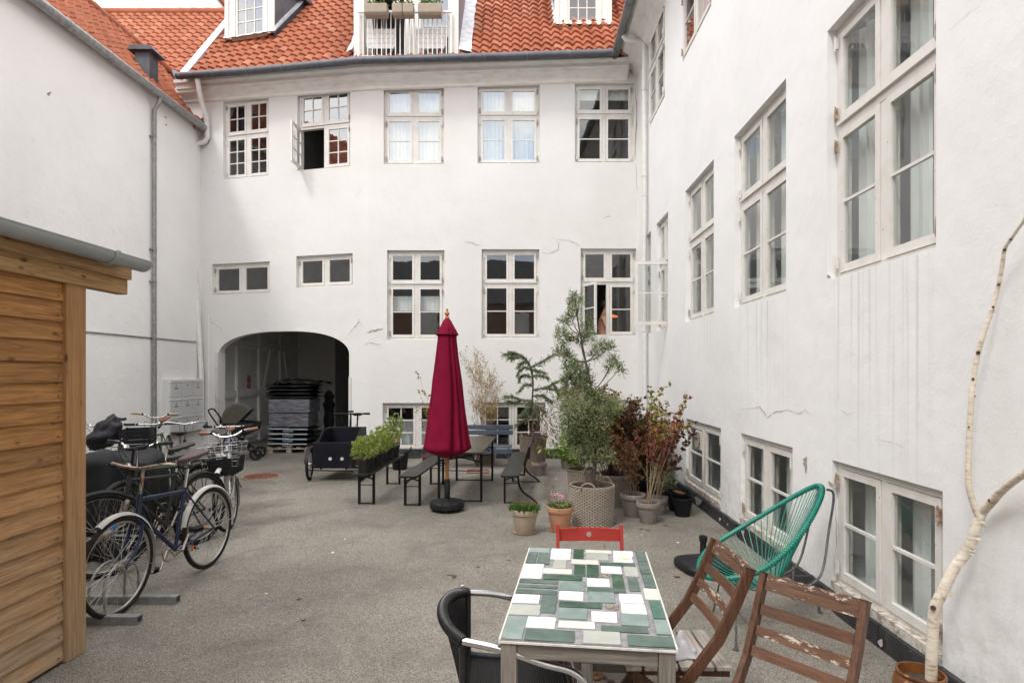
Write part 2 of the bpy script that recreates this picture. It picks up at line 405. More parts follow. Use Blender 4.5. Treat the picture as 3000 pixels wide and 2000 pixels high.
# ================================================================ walls and windows
class WF:
    def __init__(s, O, U, N): s.O, s.U, s.N = V(O), V(U).normalized(), V(N).normalized()
    def P(s, u, n, z): return V((s.O.x+s.U.x*u+s.N.x*n, s.O.y+s.U.y*u+s.N.y*n, z))
    def uz(s, px, py):                 # where a photo pixel falls on this wall
        r = V(((px-CX)/F, 1, (HY-py)/F)); c = V((0, 0, EYE))
        t = (s.O - c).dot(s.N) / r.dot(s.N); p = c + r*t
        return (p - s.O).dot(s.U), p.z
    def box(s, mb, u0, u1, n0, n1, z0, z1, val=0.5):
        q = s.P
        return mb.hexa([q(u0,n1,z0), q(u1,n1,z0), q(u1,n0,z0), q(u0,n0,z0), q(u0,n1,z1), q(u1,n1,z1), q(u1,n0,z1), q(u0,n0,z1)], val)
def wall_mesh(mb, wf, u0, u1, z0, z1, ops, reveal=0.12):
    us = sorted(set([u0, u1] + [x for o in ops for x in o[:2] if u0 < x < u1])); zs = sorted(set([z0, z1] + [x for o in ops for x in o[2:4]]))
    for a, b in zip(us, us[1:]):
        for c, d in zip(zs, zs[1:]):
            cu, cz = (a+b)/2, (c+d)/2
            if any(o[0] < cu < o[1] and o[2] < cz < o[3] for o in ops): continue
            mb.add([wf.P(a,0,c), wf.P(b,0,c), wf.P(b,0,d), wf.P(a,0,d)], [(0,1,2,3)])
    for o in ops:
        a, b, c, d = o[:4]; r = o[4] if len(o) > 4 else reveal
        if r <= 0: continue
        P = wf.P
        mb.add([P(a,0,c), P(a,-r,c), P(a,-r,d), P(a,0,d)], [(0,1,2,3)])
        mb.add([P(b,-r,c), P(b,0,c), P(b,0,d), P(b,-r,d)], [(0,1,2,3)])
        mb.add([P(a,0,d), P(a,-r,d), P(b,-r,d), P(b,0,d)], [(0,1,2,3)])
        mb.add([P(a,-r,c), P(a,0,c), P(b,0,c), P(b,-r,c)], [(0,1,2,3)])
ZV = V((0,0,1))
def leaf(fr, gl, o, W, Nn, w, z0, z1, cols, rows, st=0.048, th=0.036, bar=0.02):
    """one casement: o = hinge-side bottom corner at z=0, W = width direction, Nn = outward"""
    def bb(a, b, c, d, n0=-th/2, n1=th/2, m=fr):
        q = lambda u, n, z: V((o.x+W.x*u+Nn.x*n, o.y+W.y*u+Nn.y*n, z))
        m.hexa([q(a,n1,c), q(b,n1,c), q(b,n0,c), q(a,n0,c), q(a,n1,d), q(b,n1,d), q(b,n0,d), q(a,n0,d)])
    bb(0, st, z0, z1); bb(w-st, w, z0, z1); bb(st, w-st, z0, z0+st*1.15); bb(st, w-st, z1-st, z1)
    for i in range(1, cols): u = st + (w-2*st)*i/cols; bb(u-bar/2, u+bar/2, z0+st*1.15, z1-st, -0.012, 0.014)
    for i in range(1, rows): z = z0+st*1.15 + (z1-z0-2.15*st)*i/rows; bb(st, w-st, z-bar/2, z+bar/2, -0.010, 0.012)
    q = lambda u, z: V((o.x+W.x*u, o.y+W.y*u, z))
    gl.add([q(st-.004,z0+st), q(w-st+.004,z0+st), q(w-st+.004,z1-st), q(st-.004,z1-st)], [(0,1,2,3)])
rngw = random.Random(5)
def window(parent, wf, op, tf=0.58, top=(1,1), bot=(1,2), glass=None, glass2=None, curtain=None, room='dark', rd=0.10, open_leaf=None, name='window',
           broad=True, hinges=True, roomdepth=1.6, sill=False, label=None, topn=2):
    glass = glass or GLASS
    u0, u1, z0, z1 = op[:4]
    fr = MB(); B = lambda *a: wf.box(fr, *a)
    f = 0.05; n1, n0 = -rd+0.02, -rd-0.06
    B(u0, u0+f, n0, n1, z0, z1); B(u1-f, u1, n0, n1, z0, z1); B(u0+f, u1-f, n0, n1, z1-f, z1); B(u0+f, u1-f, n0, n1, z0, z0+f*0.8)
    um = (u0+u1)/2; rows = []
    zt = z0 + (z1-z0)*tf if tf else None
    if zt:
        B(u0+f, u1-f, n0, n1+0.008, zt-0.04, zt+0.035); B(u0+f, u1-f, n1+0.006, n1+0.03, zt+0.012, zt+0.034)
        B(um-0.03, um+0.03, n0, n1+0.004, z0+f*0.8, zt-0.04); B(um-0.03, um+0.03, n0, n1+0.004, zt+0.035, z1-f)
        rows = [(z0+f*0.8, zt-0.04, bot), (zt+0.035, z1-f, top)]
    else:
        B(um-0.03, um+0.03, n0, n1+0.004, z0+f*0.8, z1-f); rows = [(z0+f*0.8, z1-f, bot)]
    g1, g2, op_fr, op_gl = MB(), MB(), MB(), MB()
    gap = 0.004; th = 0.036
    for ri, (a, b, (c, r)) in enumerate(rows):
        for side in (0, 1):
            w = um-0.03-(u0+f) - 2*gap
            hu = u0+f+gap if side == 0 else u1-f-gap
            s = 1 if side == 0 else -1
            o = wf.P(hu, n1+0.012-th/2, 0)
            if open_leaf and open_leaf[0] == (side, ri):
                t = R(open_leaf[1]); W = wf.U*s*math.cos(t) + wf.N*math.sin(t); Nn = (wf.N*math.cos(t) - wf.U*s*math.sin(t))
                leaf(op_fr, op_gl, wf.P(hu, n1+0.02, 0), W, Nn, open_leaf[2] if len(open_leaf) > 2 else w, a+gap, b-gap, c, r)
            else:
                leaf(fr, (g2 if glass2 and ri == 0 else g1), o, wf.U*s, wf.N, w, a+gap, b-gap, c, r)
    win = part(fr, name, WHITE, parent, world=True, bevel=0, label=label)
    part(g1, 'glass', glass, win, world=True)
    if glass2: part(g2, 'glass', glass2, win, world=True)
    if op_fr.v:
        part(op_fr, 'open_sash', WHITE, win, world=True); part(op_gl, 'sash_glass', GLASSR, win, world=True)
    if hinges:
        for zz in ([z0+0.12, (zt or z1)-0.14] + ([zt+0.1, z1-0.12] if zt else [])):
            for uu in (u0+f-0.004, u1-f+0.004):
                h = MB(); wf.box(h, uu-0.014, uu+0.014, n1+0.02, n1+0.038, zz-0.04, zz+0.04); h.tube([wf.P(uu,n1+0.036,zz-0.055), wf.P(uu,n1+0.036,zz+0.055)], 0.006, 6)
                part(h, 'hinge', IRON if rngw.random() < 0.4 else WHITE, win, world=True)
    if sill:
        sl = MB(); wf.box(sl, u0+0.004, u1-0.004, -rd, 0.012, z0-0.05, z0+0.010); part(sl, 'sill', SILLM, win, world=True)
    # the room behind
    rm = MB(); e = 0.25; D_ = roomdepth; P = wf.P; nb = n0-0.01
    a0, a1, c0, c1 = u0-e, u1+e, z0-0.05, z1+0.1
    rm.add([P(a0,nb,c0),P(a1,nb,c0),P(a1,nb-D_,c0),P(a0,nb-D_,c0),P(a0,nb,c1),P(a1,nb,c1),P(a1,nb-D_,c1),P(a0,nb-D_,c1)], [(0,1,2,3),(7,6,5,4),(3,2,6,7),(0,3,7,4),(2,1,5,6)])
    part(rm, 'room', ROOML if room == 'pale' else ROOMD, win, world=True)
    if curtain:
        cu = MB()
        def sheet(a, b, c, d, n, amp=0.025, per=0.09):
            k = max(4, int((b-a)/0.02)); ph = rngw.random()*6
            vs = []
            for i in range(k+1):
                u = a+(b-a)*i/k; nn = n + amp*math.sin(2*math.pi*(u-a)/per+ph) + 0.4*amp*math.sin(2*math.pi*(u-a)/(per*0.43)+ph)
                vs += [P(u, nn, c), P(u, nn, d)]
            cu.add(vs, [(2*i, 2*i+2, 2*i+3, 2*i+1) for i in range(k)])
        W = u1-u0
        if curtain == 'side': sheet(u0+f, u0+f+W*0.2, z0+0.02, z1-0.02, nb-0.22); sheet(u1-f-W*0.2, u1-f, z0+0.02, z1-0.02, nb-0.22)
        elif curtain == 'left': sheet(u0+f, um-W*0.16, z0+0.02, z1-0.02, nb-0.07); sheet(um+0.02, um+W*0.2, z0+0.02, z1-0.02, nb-0.07)
        elif curtain in ('full', 'pink'): sheet(u0, u1, z0+0.02, z1-0.02, nb-0.06)
        elif curtain == 'cafe': sheet(u0, u1, z0+(z1-z0)*0.33, z0+(z1-z0)*0.5, nb-0.05, 0.006)
        elif curtain == 'blind': sheet(u0, u1, z1-(z1-z0)*0.16, z1-0.02, nb-0.05, 0.004)
        elif curtain == 'low': sheet(u0, u1, z0+0.02, z0+(z1-z0)*0.62, nb-0.3, 0.03, 0.3)
        part(cu, 'curtain', PINK if curtain == 'pink' else CURT, win, world=True, smooth=True)
    return win
def op_px(wf, x0, x1, y0, y1):
    um = (x0+x1)/2
    return (wf.uz(x0, (y0+y1)/2)[0], wf.uz(x1, (y0+y1)/2)[0], wf.uz(um, y1)[1], wf.uz(um, y0)[1])

# ---------------------------------------------------------------- pantiles
def tilemat():
    m, N, L, B = newmat('orange_pantiles')
    a = N.new('ShaderNodeAttribute'); a.attribute_name = 'val'
    r = ramp(N, [(0.0, (0.28,0.082,0.040)), (0.2, (0.325,0.100,0.049)), (0.85, (0.355,0.115,0.058)), (1.0, (0.41,0.165,0.095))]); L.new(a.outputs['Fac'], r.inputs['Fac'])
    v = coords(N, L); n = noise_node(N, L, 3.5, 8, v, 0.7); q = ramp(N, [(0.48, 0), (0.72, 0.7)]); L.new(n.outputs['Fac'], q.inputs['Fac'])
    o = mixc(N, L, q.outputs['Color'], r.outputs['Color'], (0.17,0.07,0.04))
    L.new(o, B.inputs['Base Color']); B.inputs['Roughness'].default_value = 0.78; B.inputs['Specular IOR Level'].default_value = 0.3
    n2 = noise_node(N, L, 40, 4, v); bump(N, L, B, n2.outputs['Fac'], 0.3, 0.004)
    return m
TILE = tilemat()
def pantiles(mb, O, U, S, w, l, keep=None, tw=0.205, tl=0.265, seed=1, flip=False):
    """O lower left corner, U along the eave, S up the slope; S-profile tiles with a step at every course"""
    O, U, S = V(O), V(U).normalized(), V(S).normalized(); Nn = U.cross(S)
    rng = random.Random(seed)
    nu, nl = int(math.ceil(w/tw)), int(math.ceil(l/tl)); K = 7
    def prof(t):                 # 0..1 across a tile
        return 0.030*math.sin(2*math.pi*t) + 0.009*math.sin(4*math.pi*t+0.6)
    for j in range(nl):
        for i in range(nu):
            c = O + U*(i+0.5)*tw + S*(j+0.5)*tl
            if keep and not keep(c): continue
            vs = []; dz = rng.uniform(-0.004, 0.004); sk = rng.uniform(-0.008, 0.008); val = rng.random()
            for k in range(K+1):
                t = k/K; u = (i+t)*tw; h = prof(t if not flip else 1-t)
                for (s_, e) in ((j*tl-0.035+sk, 0.002), (j*tl-0.03+sk, 0.047), ((j+1)*tl+0.01, 0.004)):
                    vs.append(O + U*u + S*s_ + Nn*(h+e+dz))
            fs = []
            for k in range(K):
                for q in range(2): fs.append((3*k+q, 3*(k+1)+q, 3*(k+1)+q+1, 3*k+q+1))
            mb.add(vs, fs, val)

# ================================================================ the main house at the back
KX, KY = -2.86, 11.9
LW = WF((-6.82, 12.9, 0), (3.96, -1.0, 0), (-1.0, -3.96, 0)); LEN_L = math.hypot(3.96, 1.0)
RW = WF((KX, KY, 0), (1, 0, 0), (0, -1, 0))
ROOTM = T('town_house', 'white town house across the back with orange roof, arched gateway and three window rows', 'house', (-2.0, 11.9, 0))
w2 = [op_px(LW, 654, 787, 290, 520), op_px(LW, 871, 1026, 262, 494)]
w2r = [op_px(RW, 1124, 1301, 252, 481), op_px(RW, 1399, 1581, 248, 479), op_px(RW, 1684, 1858, 243, 476)]
w1r = [op_px(RW, 1134, 1302, 733, 994), op_px(RW, 1411, 1580, 730, 992), op_px(RW, 1701, 1864, 728, 985)]
wsm = [op_px(LW, 621, 790, 770, 862), op_px(LW, 868, 1033, 746, 840)]
wbs = [op_px(RW, 1121, 1322, 1180, 1319), op_px(RW, 1408, 1598, 1178, 1318), op_px(RW, 1787, 1884, 1171, 1312)]
au0, _ = LW.uz(640, 1100); au1, _ = LW.uz(1023, 1100)
_, azs = LW.uz(640, 1040); _, azt = LW.uz(880, 972)
arch_top = azt + 0.02
wm = MB()
wall_mesh(wm, LW, -0.6, LEN_L, 0, 7.9, [o+(0.13,) for o in w2+wsm] + [(au0, au1, -1, arch_top+0.02, 0)])
wall_mesh(wm, RW, 0, 6.0, 0, 7.9, [o+(0.13,) for o in w2r+w1r+wbs])
# arch head: superellipse
def arch_z(t):               # t in [-1,1]
    return azs + (arch_top-azs)*(1-abs(t)**2.6)**(1/2.0)
nA = 40; uc, hw = (au0+au1)/2, (au1-au0)/2; AR = 0.16
pts = [(uc+hw*math.sin(math.pi/2*(-1+2*i/nA)), arch_z(math.sin(math.pi/2*(-1+2*i/nA)))) for i in range(nA+1)]
for (a, za), (b, zb) in zip(pts, pts[1:]):
    wm.add([LW.P(a,0,za), LW.P(b,0,zb), LW.P(b,0,arch_top+0.02), LW.P(a,0,arch_top+0.02)], [(0,1,2,3)])
    wm.add([LW.P(a,0,za), LW.P(a,-AR,za), LW.P(b,-AR,zb), LW.P(b,0,zb)], [(0,1,2,3)])
for a, s in ((au0, 1), (au1, -1)):
    q = [LW.P(a,0,0), LW.P(a,-AR,0), LW.P(a,-AR,azs), LW.P(a,0,azs)]
    wm.add(q, [(0,1,2,3)])
part(wm, 'wall', PL_MAIN, ROOTM, world=True)
sky_g = dict(glass=GLASSW)
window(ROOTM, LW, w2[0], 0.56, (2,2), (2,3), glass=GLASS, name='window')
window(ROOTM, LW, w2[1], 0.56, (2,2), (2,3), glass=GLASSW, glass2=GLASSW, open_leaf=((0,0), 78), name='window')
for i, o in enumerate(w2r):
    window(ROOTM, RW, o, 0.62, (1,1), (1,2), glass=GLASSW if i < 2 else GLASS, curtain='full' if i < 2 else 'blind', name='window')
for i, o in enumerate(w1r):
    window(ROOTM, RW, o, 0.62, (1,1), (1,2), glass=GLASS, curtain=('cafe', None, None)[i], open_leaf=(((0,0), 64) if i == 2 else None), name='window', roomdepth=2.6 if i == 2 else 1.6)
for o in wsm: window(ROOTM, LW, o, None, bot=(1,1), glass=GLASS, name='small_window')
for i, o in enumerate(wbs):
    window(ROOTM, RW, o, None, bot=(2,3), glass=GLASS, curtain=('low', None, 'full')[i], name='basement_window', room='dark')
# plinth
pl = MB()
RW.box(pl, 0.3, 5.6, 0.0, 0.03, 0.0, 0.19); LW.box(pl, au1+0.02, LEN_L+0.3, 0.0, 0.03, 0, 0.17)
part(pl, 'plinth', PLINTH, ROOTM, world=True)
# cornice, swept along the two walls
prof = [(0.0,7.42),(0.04,7.44),(0.045,7.49),(0.09,7.53),(0.2,7.575),(0.205,7.62),(0.24,7.635),(0.245,7.70),(0.30,7.74),(0.31,7.80),(0.0,7.80)]
cn = MB(); secs = [(LW, -0.35), (None, 0), (RW, 5.1)]
bis = (LW.N + RW.N).normalized(); kk = 1/bis.dot(RW.N)
def csec(which, n, z):
    if which == 0: return LW.P(-0.3, n, z+0.11)
    if which == 1: return V((KX+bis.x*n*kk, KY+bis.y*n*kk, z-0.11))
    return RW.P(5.15, n, z+0.07)
vs = [csec(w, n, z) for w in range(3) for n, z in prof]; m_ = len(prof)
cn.add(vs, [(w*m_+i, (w+1)*m_+i, (w+1)*m_+(i+1) % m_, w*m_+(i+1) % m_) for w in range(2) for i in range(m_)] + [tuple(range(m_))])
part(cn, 'cornice', CORNICE, ROOTM, world=True)
# roof
EL, EK, ER = V((-6.80, 12.47, 7.90)), V((-2.98, 11.50, 7.69)), V((2.6, 11.50, 7.86))
tS = R(50)
Sl = V((0.245*math.cos(tS), 0.97*math.cos(tS), math.sin(tS))); Sr = V((0, math.cos(tS), math.sin(tS)))
rf = MB()
Ul = (EK-EL).normalized(); Ur = (ER-EK).normalized()
hp = V((bis.x, bis.y, 0)); side = V((-bis.y, bis.x, 0))
if side.x < 0: side = -side
def in_dormer(c): return (-3.16 < c.x < -0.98 and c.y > 11.68) or (-6.32 < c.x < -5.40 and c.y > 13.5) or (0.95 < c.x < 2.0 and c.y > 12.6)
def left_keep(c): return (c-EK).dot(side) < 0.1 and c.x > -6.82 and not in_dormer(c)
def right_keep(c): return (c-EK).dot(side) > -0.15 and not in_dormer(c)
pantiles(rf, EL - Ul*1.6 - Sl*0.03, Ul, Sl, 7.4, 4.4, left_keep, seed=3)
pantiles(rf, EK - Ur*0.9 - Sr*0.03, Ur, Sr, 6.5, 4.4, right_keep, seed=4)
part(rf, 'roof', TILE, ROOTM, world=True, smooth=True)
und = MB()   # boarding below the tiles and the gable side
o = V((0,0,-0.07))
for S_, a, b in ((Sl, EL, V((-3.2,11.55,7.70))), (Sr, V((-0.95,11.5,7.75)), ER)):
    und.add([a+o, b+o, b+o+S_*4.4, a+o+(S_*4.4 if a is not EL else V((0, math.cos(tS)*4.4, math.sin(tS)*4.4)))], [(0,1,2,3)])
part(und, 'roof_boarding', DARKZ, ROOTM, world=True)
vg = MB()
vg.beam(EL+V((-0.02,-0.02,0.02)), EL+V((0.02, math.cos(tS)*3.3, math.sin(tS)*3.3+0.02)), 0.17, 0.1, (0,0,1))
part(vg, 'lead_verge', LEAD, ROOTM, world=True)
gb = MB(); gb.add([EL+V((0,0.02,-0.1)), EL+V((0,4,-0.1)), EL+V((0,4,math.tan(tS)*4))], [(0,1,2)]); part(gb, 'gable', PL_LEFT, ROOTM, world=True)
# gutter
gt = MB(); gp = [EL+V((-0.16,-0.06,-0.04)), V((-2.98,11.38,7.645)), V((-0.5,11.38,7.715)), V((2.0,11.38,7.795))]
gt.tube([gp[0]] + [gp[0].lerp(gp[1], i/6)+V((0,0,-0.02*math.sin(math.pi*i/6))) for i in range(1, 7)] + gp[2:], 0.068, 14)
part(gt, 'gutter', DARKZ, ROOTM, world=True, smooth=True)
gk = MB()
for i in range(12):
    t = i/11*0.98+0.01; L1 = (gp[1]-gp[0]).length; L2 = (gp[3]-gp[1]).length; s_ = t*(L1+L2)
    p = gp[0].lerp(gp[1], s_/L1)+V((0,0,-0.015)) if s_ < L1 else gp[1].lerp(gp[3], (s_-L1)/L2)
    d_ = (gp[1]-gp[0]) if s_ < L1 else (gp[3]-gp[1])
    gk = MB(); gk.torus(p, d_, 0.071, 0.006, 18, 5); part(gk, 'gutter_bracket', ZINC, ROOTM, world=True, smooth=True)
# downpipe at the left corner, white
dp = MB()
pp = [(578,232,12.35),(590,300,12.5),(606,345,12.7),(608,402,12.75),(600,416,12.75),(570,424,12.75),(563,440,12.76),(563,470,12.76),(568,700,12.76),(580,930,12.74),(590,1100,12.74),(590,1262,12.74)]
dp.tube([D(*q) for q in pp], 0.052, 12); 
for q in ((606,395),(568,715),(590,1095),(590,1110)): dp.torus(D(q[0], q[1], 12.75), (0,0,1), 0.055, 0.008, 18, 6)
part(dp, 'downpipe', WHITE2, ROOTM, world=True, smooth=True)
# dormers
def dormer(root, wf, u0, u1, n, z0, z1, depth, wu0, wu1, wz0, wz1, wall_mat, cols=3, rows=4, gmat=None):
    d_ = MB(); P = wf.P
    wfd = WF(wf.P(0, n, 0), wf.U, wf.N)
    wall_mesh(d_, wfd, u0, u1, z0, z1, [(wu0, wu1, wz0, wz1, 0.04)])
    dm = part(d_, 'dormer', WHITE2, root, world=True)
    for a, s in ((u0+0.002, -1), (u1-0.002, 1)):
        ck = MB(); ck.add([P(a,n,z0-0.3), P(a,n-depth,z0-0.3), P(a,n-depth,z1), P(a,n,z1)], [(0,1,2,3)])
        part(ck, 'cheek', DARKZ, dm, world=True)
    tr = MB()
    wfd.box(tr, wu0-0.07, wu1+0.07, 0, 0.025, wz0-0.07, wz0); wfd.box(tr, wu0-0.07, wu0, 0, 0.022, wz0, z1-0.02); wfd.box(tr, wu1, wu1+0.07, 0, 0.022, wz0, z1-0.02)
    wfd.box(tr, u0-0.02, u0+0.07, 0.0, 0.03, z0, z1-0.02); wfd.box(tr, u1-0.07, u1+0.02, 0.0, 0.03, z0, z1-0.02)
    part(tr, 'trim', WHITE, dm, world=True)
    fr, gl = MB(), MB(); o = wfd.P(wu0, -0.02, 0)
    leaf(fr, gl, o, wf.U, wf.N, wu1-wu0, wz0, wz1, cols, rows, 0.05)
    part(fr, 'window', WHITE, dm, world=True); part(gl, 'glass', gmat or GLASSW, dm, world=True)
    rm = MB(); wfd.box(rm, wu0-0.15, wu1+0.15, -1.0, -0.06, wz0-0.1, wz1+0.1); rm.f = [f for i, f in enumerate(rm.f) if i != 2]; rm.a = rm.a[:5]
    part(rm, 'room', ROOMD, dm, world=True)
    rr = MB(); wfd.box(rr, u0-0.16, u1+0.16, -depth, 0.16, z1, z1+0.09); part(rr, 'dormer_roof', DARKZ, dm, world=True)
    return dm
def plane_hit(px, py, wf, E, tan):           # where a photo pixel falls on a roof plane rising from eave point E behind wall wf
    b = -wf.N; r = V(((px-CX)/F, 1, (HY-py)/F)); c0 = E.dot(b)
    t = (E.z - EYE - tan*c0) / (r.z - tan*r.dot(b))
    return V((0,0,EYE)) + r*t
def dormer_at(xa, xb, yb, wa, wb, wf, E, wy, gmat=None):
    p = plane_hit((xa+xb)/2, yb, wf, E, math.tan(tS)); n = (p-wf.O).dot(wf.N); n = V((p.x-wf.O.x, p.y-wf.O.y, 0)).dot(wf.N)
    w2_ = WF(wf.P(0,n,0), wf.U, wf.N)
    a, z0 = w2_.uz(xa, yb); b, _ = w2_.uz(xb, yb); c, wz0 = w2_.uz(wa, wy); d, _ = w2_.uz(wb, wy)
    return dormer(ROOTM, wf, a, b, n, z0, z0+1.28, 1.6, c, d, wz0, z0+1.22, WHITE2, gmat=gmat), w2_, a, b, n, z0
ds = [dormer_at(663, 803, 119, 690, 775, LW, EL, 112), dormer_at(1627, 1789, 77, 1662, 1752, RW, EK+V((0,0,0.10)), 68, GLASS)]
for (dm, w_, a, b, n, z0) in ds:
    k = math.tan(tS)
    for u_, sg in ((a-0.045, -1), (b+0.06, 1)):
        p0 = w_.P(u_, 0.04, z0+0.01); p1 = w_.P(u_, -1.0, z0+0.01+1.04*k)
        q0 = w_.P(u_-sg*0.06, 0.04, z0+0.05); q1 = w_.P(u_-sg*0.06, -1.0, z0+1.04*k+0.05)
        fl = MB(); fl.add([p0, p1, q1, q0, p0+ZV*0.05, p1+ZV*0.05, q1+ZV*0.05, q0+ZV*0.05], [(3,2,1,0),(4,5,6,7),(0,1,5,4),(1,2,6,5),(2,3,7,6),(3,0,4,7)]); part(fl, 'lead_flashing', LEAD, dm, world=True)
    m_ = 12
    vs = []
    for i in range(m_+1):
        u_ = a-0.05 + (b-a+0.1)*i/m_
        vs += [w_.P(u_, 0.005, z0+0.02), w_.P(u_, 0.13+0.008*math.sin(i*2.6), z0-0.035+0.006*math.sin(i*2.6))]
    fl = MB(); fl.add(vs, [(2*i, 2*i+2, 2*i+3, 2*i+1) for i in range(m_)]); part(fl, 'lead_apron', LEAD, dm, world=True)
# balcony dormer
bd = MB(); BX0, BX1, BD = -3.08, -1.04, 12.0
BW = WF((BX0, BD, 0), (1,0,0), (0,-1,0)); bw_ = BX1-BX0
wall_mesh(bd, BW, 0, bw_, 7.7, 10.4, [(0.28, 0.93, 7.84, 10.2, 0.05), (1.25, 1.86, 7.84, 10.2, 0.05)])
for x in (BX0, BX1-0.2): bd.bx(x, x+0.2, 11.62, 12.0, 7.74, 10.4)
bdm = part(bd, 'balcony_dormer', WHITE, ROOTM, world=True)
tr = MB()
for u_ in (0.2, 0.93, 1.17, 1.86): BW.box(tr, u_, u_+0.08, 0, 0.03, 7.84, 10.2)
for u_ in (1.04, 1.1): BW.box(tr, u_, u_+0.02, 0, 0.015, 7.84, 10.2)
BW.box(tr, 0.0, bw_, 0.0, 0.38, 7.70, 7.78)
part(tr, 'trim', WHITE2, bdm, world=True)
fr, gl = MB(), MB(); leaf(fr, gl, BW.P(1.25, -0.03, 0), BW.U, BW.N, 0.61, 7.86, 10.2, 1, 3, 0.06)
t = R(82); leaf(fr, gl, BW.P(0.30, -0.03, 0), BW.U*math.cos(t)-BW.N*math.sin(t), BW.N, 0.6, 7.86, 10.2, 1, 3, 0.06)
part(fr, 'balcony_door', WHITE, bdm, world=True); part(gl, 'glass', GLASSW, bdm, world=True)
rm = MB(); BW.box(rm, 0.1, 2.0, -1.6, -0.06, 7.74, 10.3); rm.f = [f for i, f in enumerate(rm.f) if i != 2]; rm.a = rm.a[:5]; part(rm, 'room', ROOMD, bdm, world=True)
ck = MB(); ck.add([(BX1+0.003,11.62,7.7),(BX1+0.003,14.2,7.7),(BX1+0.003,14.2,10.4),(BX1+0.003,11.62,10.4)], [(0,1,2,3)]); ck.add([(BX0-0.003,11.62,7.7),(BX0-0.003,14.2,7.7),(BX0-0.003,14.2,10.4),(BX0-0.003,11.62,10.4)], [(0,1,2,3)])
part(ck, 'cheek', M('dark_cladding', (0.16,0.14,0.16), (0.22,0.20,0.22), 8, 0.6), bdm, world=True)
rl = random.Random(8)
for xx, sg in ((BX1, 1), (BX0, -1)):
    lf = MB()
    k = math.tan(tS); vs = []
    for i in range(15):
        y = 11.55+i*0.15; z = 7.80+(y-11.5)*k
        vs += [(xx+sg*0.01, y, z+0.10), (xx+sg*((0.12 if sg > 0 else 0.06)+rl.uniform(-.012,.012)), y, z+0.075), (xx+sg*((0.25 if sg > 0 else 0.12)+rl.uniform(-.015,.015)), y, z+0.045)]
    fs = []
    for i in range(14):
        for q in (0, 1): fs.append((3*i+q, 3*i+3+q, 3*i+4+q, 3*i+1+q))
    lf.add(vs, fs); part(lf, 'lead_flashing', LEAD, bdm, world=True, smooth=True)
rl_ = MB(); ry = 11.56
rl_.bx(BX0+0.09, BX1-0.12, ry-0.02, ry+0.02, 8.66, 8.70); rl_.bx(BX0+0.09, BX1-0.12, ry-0.02, ry+0.02, 7.785, 7.825)
for i in range(21):
    x = BX0+0.09+0.02+(bw_-0.25)*i/20; rl_.bx(x-0.009 if 0 < i < 20 else x-0.02, x+0.009 if 0 < i < 20 else x+0.02, ry-0.009, ry+0.009, 7.826, 8.659)
part(rl_, 'balcony_railing', WHITE2, bdm, world=True)
# gateway passage: timber framed walls
PA = M('passage_plaster', (0.85,0.845,0.83), (0.74,0.735,0.72), 3, 0.9, bs=0.5, bscale=12, bd=0.02)
PT = M('passage_timber', (0.88,0.88,0.86), (0.80,0.795,0.78), 8, 0.85, bs=0.6, bscale=14, bd=0.015)
PX0, PX1 = -6.50, -3.05
ps = MB(); y0, y1, hh = 12.83, 21.5, 2.95
def xw(y): return PX0 + 0.02286*(y-12.8)
ps.add([(xw(y0),y0,0),(xw(y1),y1,0),(xw(y1),y1,hh),(xw(y0),y0,hh)], [(0,1,2,3)])
ps.add([(PX1,11.99,0),(PX1,y1,0),(PX1,y1,hh),(PX1,11.99,hh)], [(3,2,1,0)])
pw = part(ps, 'passage_wall', PA, ROOTM, world=True)
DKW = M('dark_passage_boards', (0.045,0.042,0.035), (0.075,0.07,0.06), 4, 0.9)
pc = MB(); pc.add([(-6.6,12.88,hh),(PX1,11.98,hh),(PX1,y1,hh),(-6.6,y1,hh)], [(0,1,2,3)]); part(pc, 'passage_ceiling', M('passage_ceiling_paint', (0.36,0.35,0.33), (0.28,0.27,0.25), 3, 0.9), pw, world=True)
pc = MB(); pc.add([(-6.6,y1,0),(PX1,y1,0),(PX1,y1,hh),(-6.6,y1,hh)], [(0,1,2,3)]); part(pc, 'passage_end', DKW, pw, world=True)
tb = MB()
for y in (12.9, 14.05, 15.2, 16.5, 17.9, 19.4, 20.9): tb.bx(xw(y)-0.02, xw(y)+0.055, y-0.08, y+0.08, 0, hh)
for z in (1.12, 2.3, 0.12):
    for a, b in zip((12.98,14.13,15.28,16.58,17.98,19.48), (13.97,15.12,16.42,17.82,19.32,20.82)):
        tb.hexa([(xw(a)-0.02,a,z),(xw(a)+0.045,a,z),(xw(b)+0.045,b,z),(xw(b)-0.02,b,z),(xw(a)-0.02,a,z+0.17),(xw(a)+0.045,a,z+0.17),(xw(b)+0.045,b,z+0.17),(xw(b)-0.02,b,z+0.17)])
for a, b, zz0, zz1 in ((13.15,13.45,2.3,1.3), (15.45,15.9,1.3,2.3), (16.75,17.1,2.3,1.3), (18.3,18.7,1.3,2.3)):
    tb.beam((xw(a)+0.01, a, zz0), (xw(b)+0.01, b, zz1), 0.06, 0.11, (0,1,0))
part(tb, 'timber_frame', PT, pw, world=True, bevel=0.006)
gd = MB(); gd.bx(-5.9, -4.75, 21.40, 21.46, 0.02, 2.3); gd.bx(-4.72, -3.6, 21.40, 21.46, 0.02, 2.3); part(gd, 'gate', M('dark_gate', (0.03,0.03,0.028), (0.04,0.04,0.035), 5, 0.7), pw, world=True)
JB = M('peeling_jamb', (0.62,0.61,0.59), (0.40,0.34,0.28), 6, 0.85, bs=0.7, bscale=18, bd=0.02, lo=0.55, hi=0.72, stretch=(1,1,0.5))
jb = MB(); LW.box(jb, au0-0.07, au0+0.005, -0.2, 0.02, 0, azs+0.05); part(jb, 'door_jamb', JB, pw, world=True)
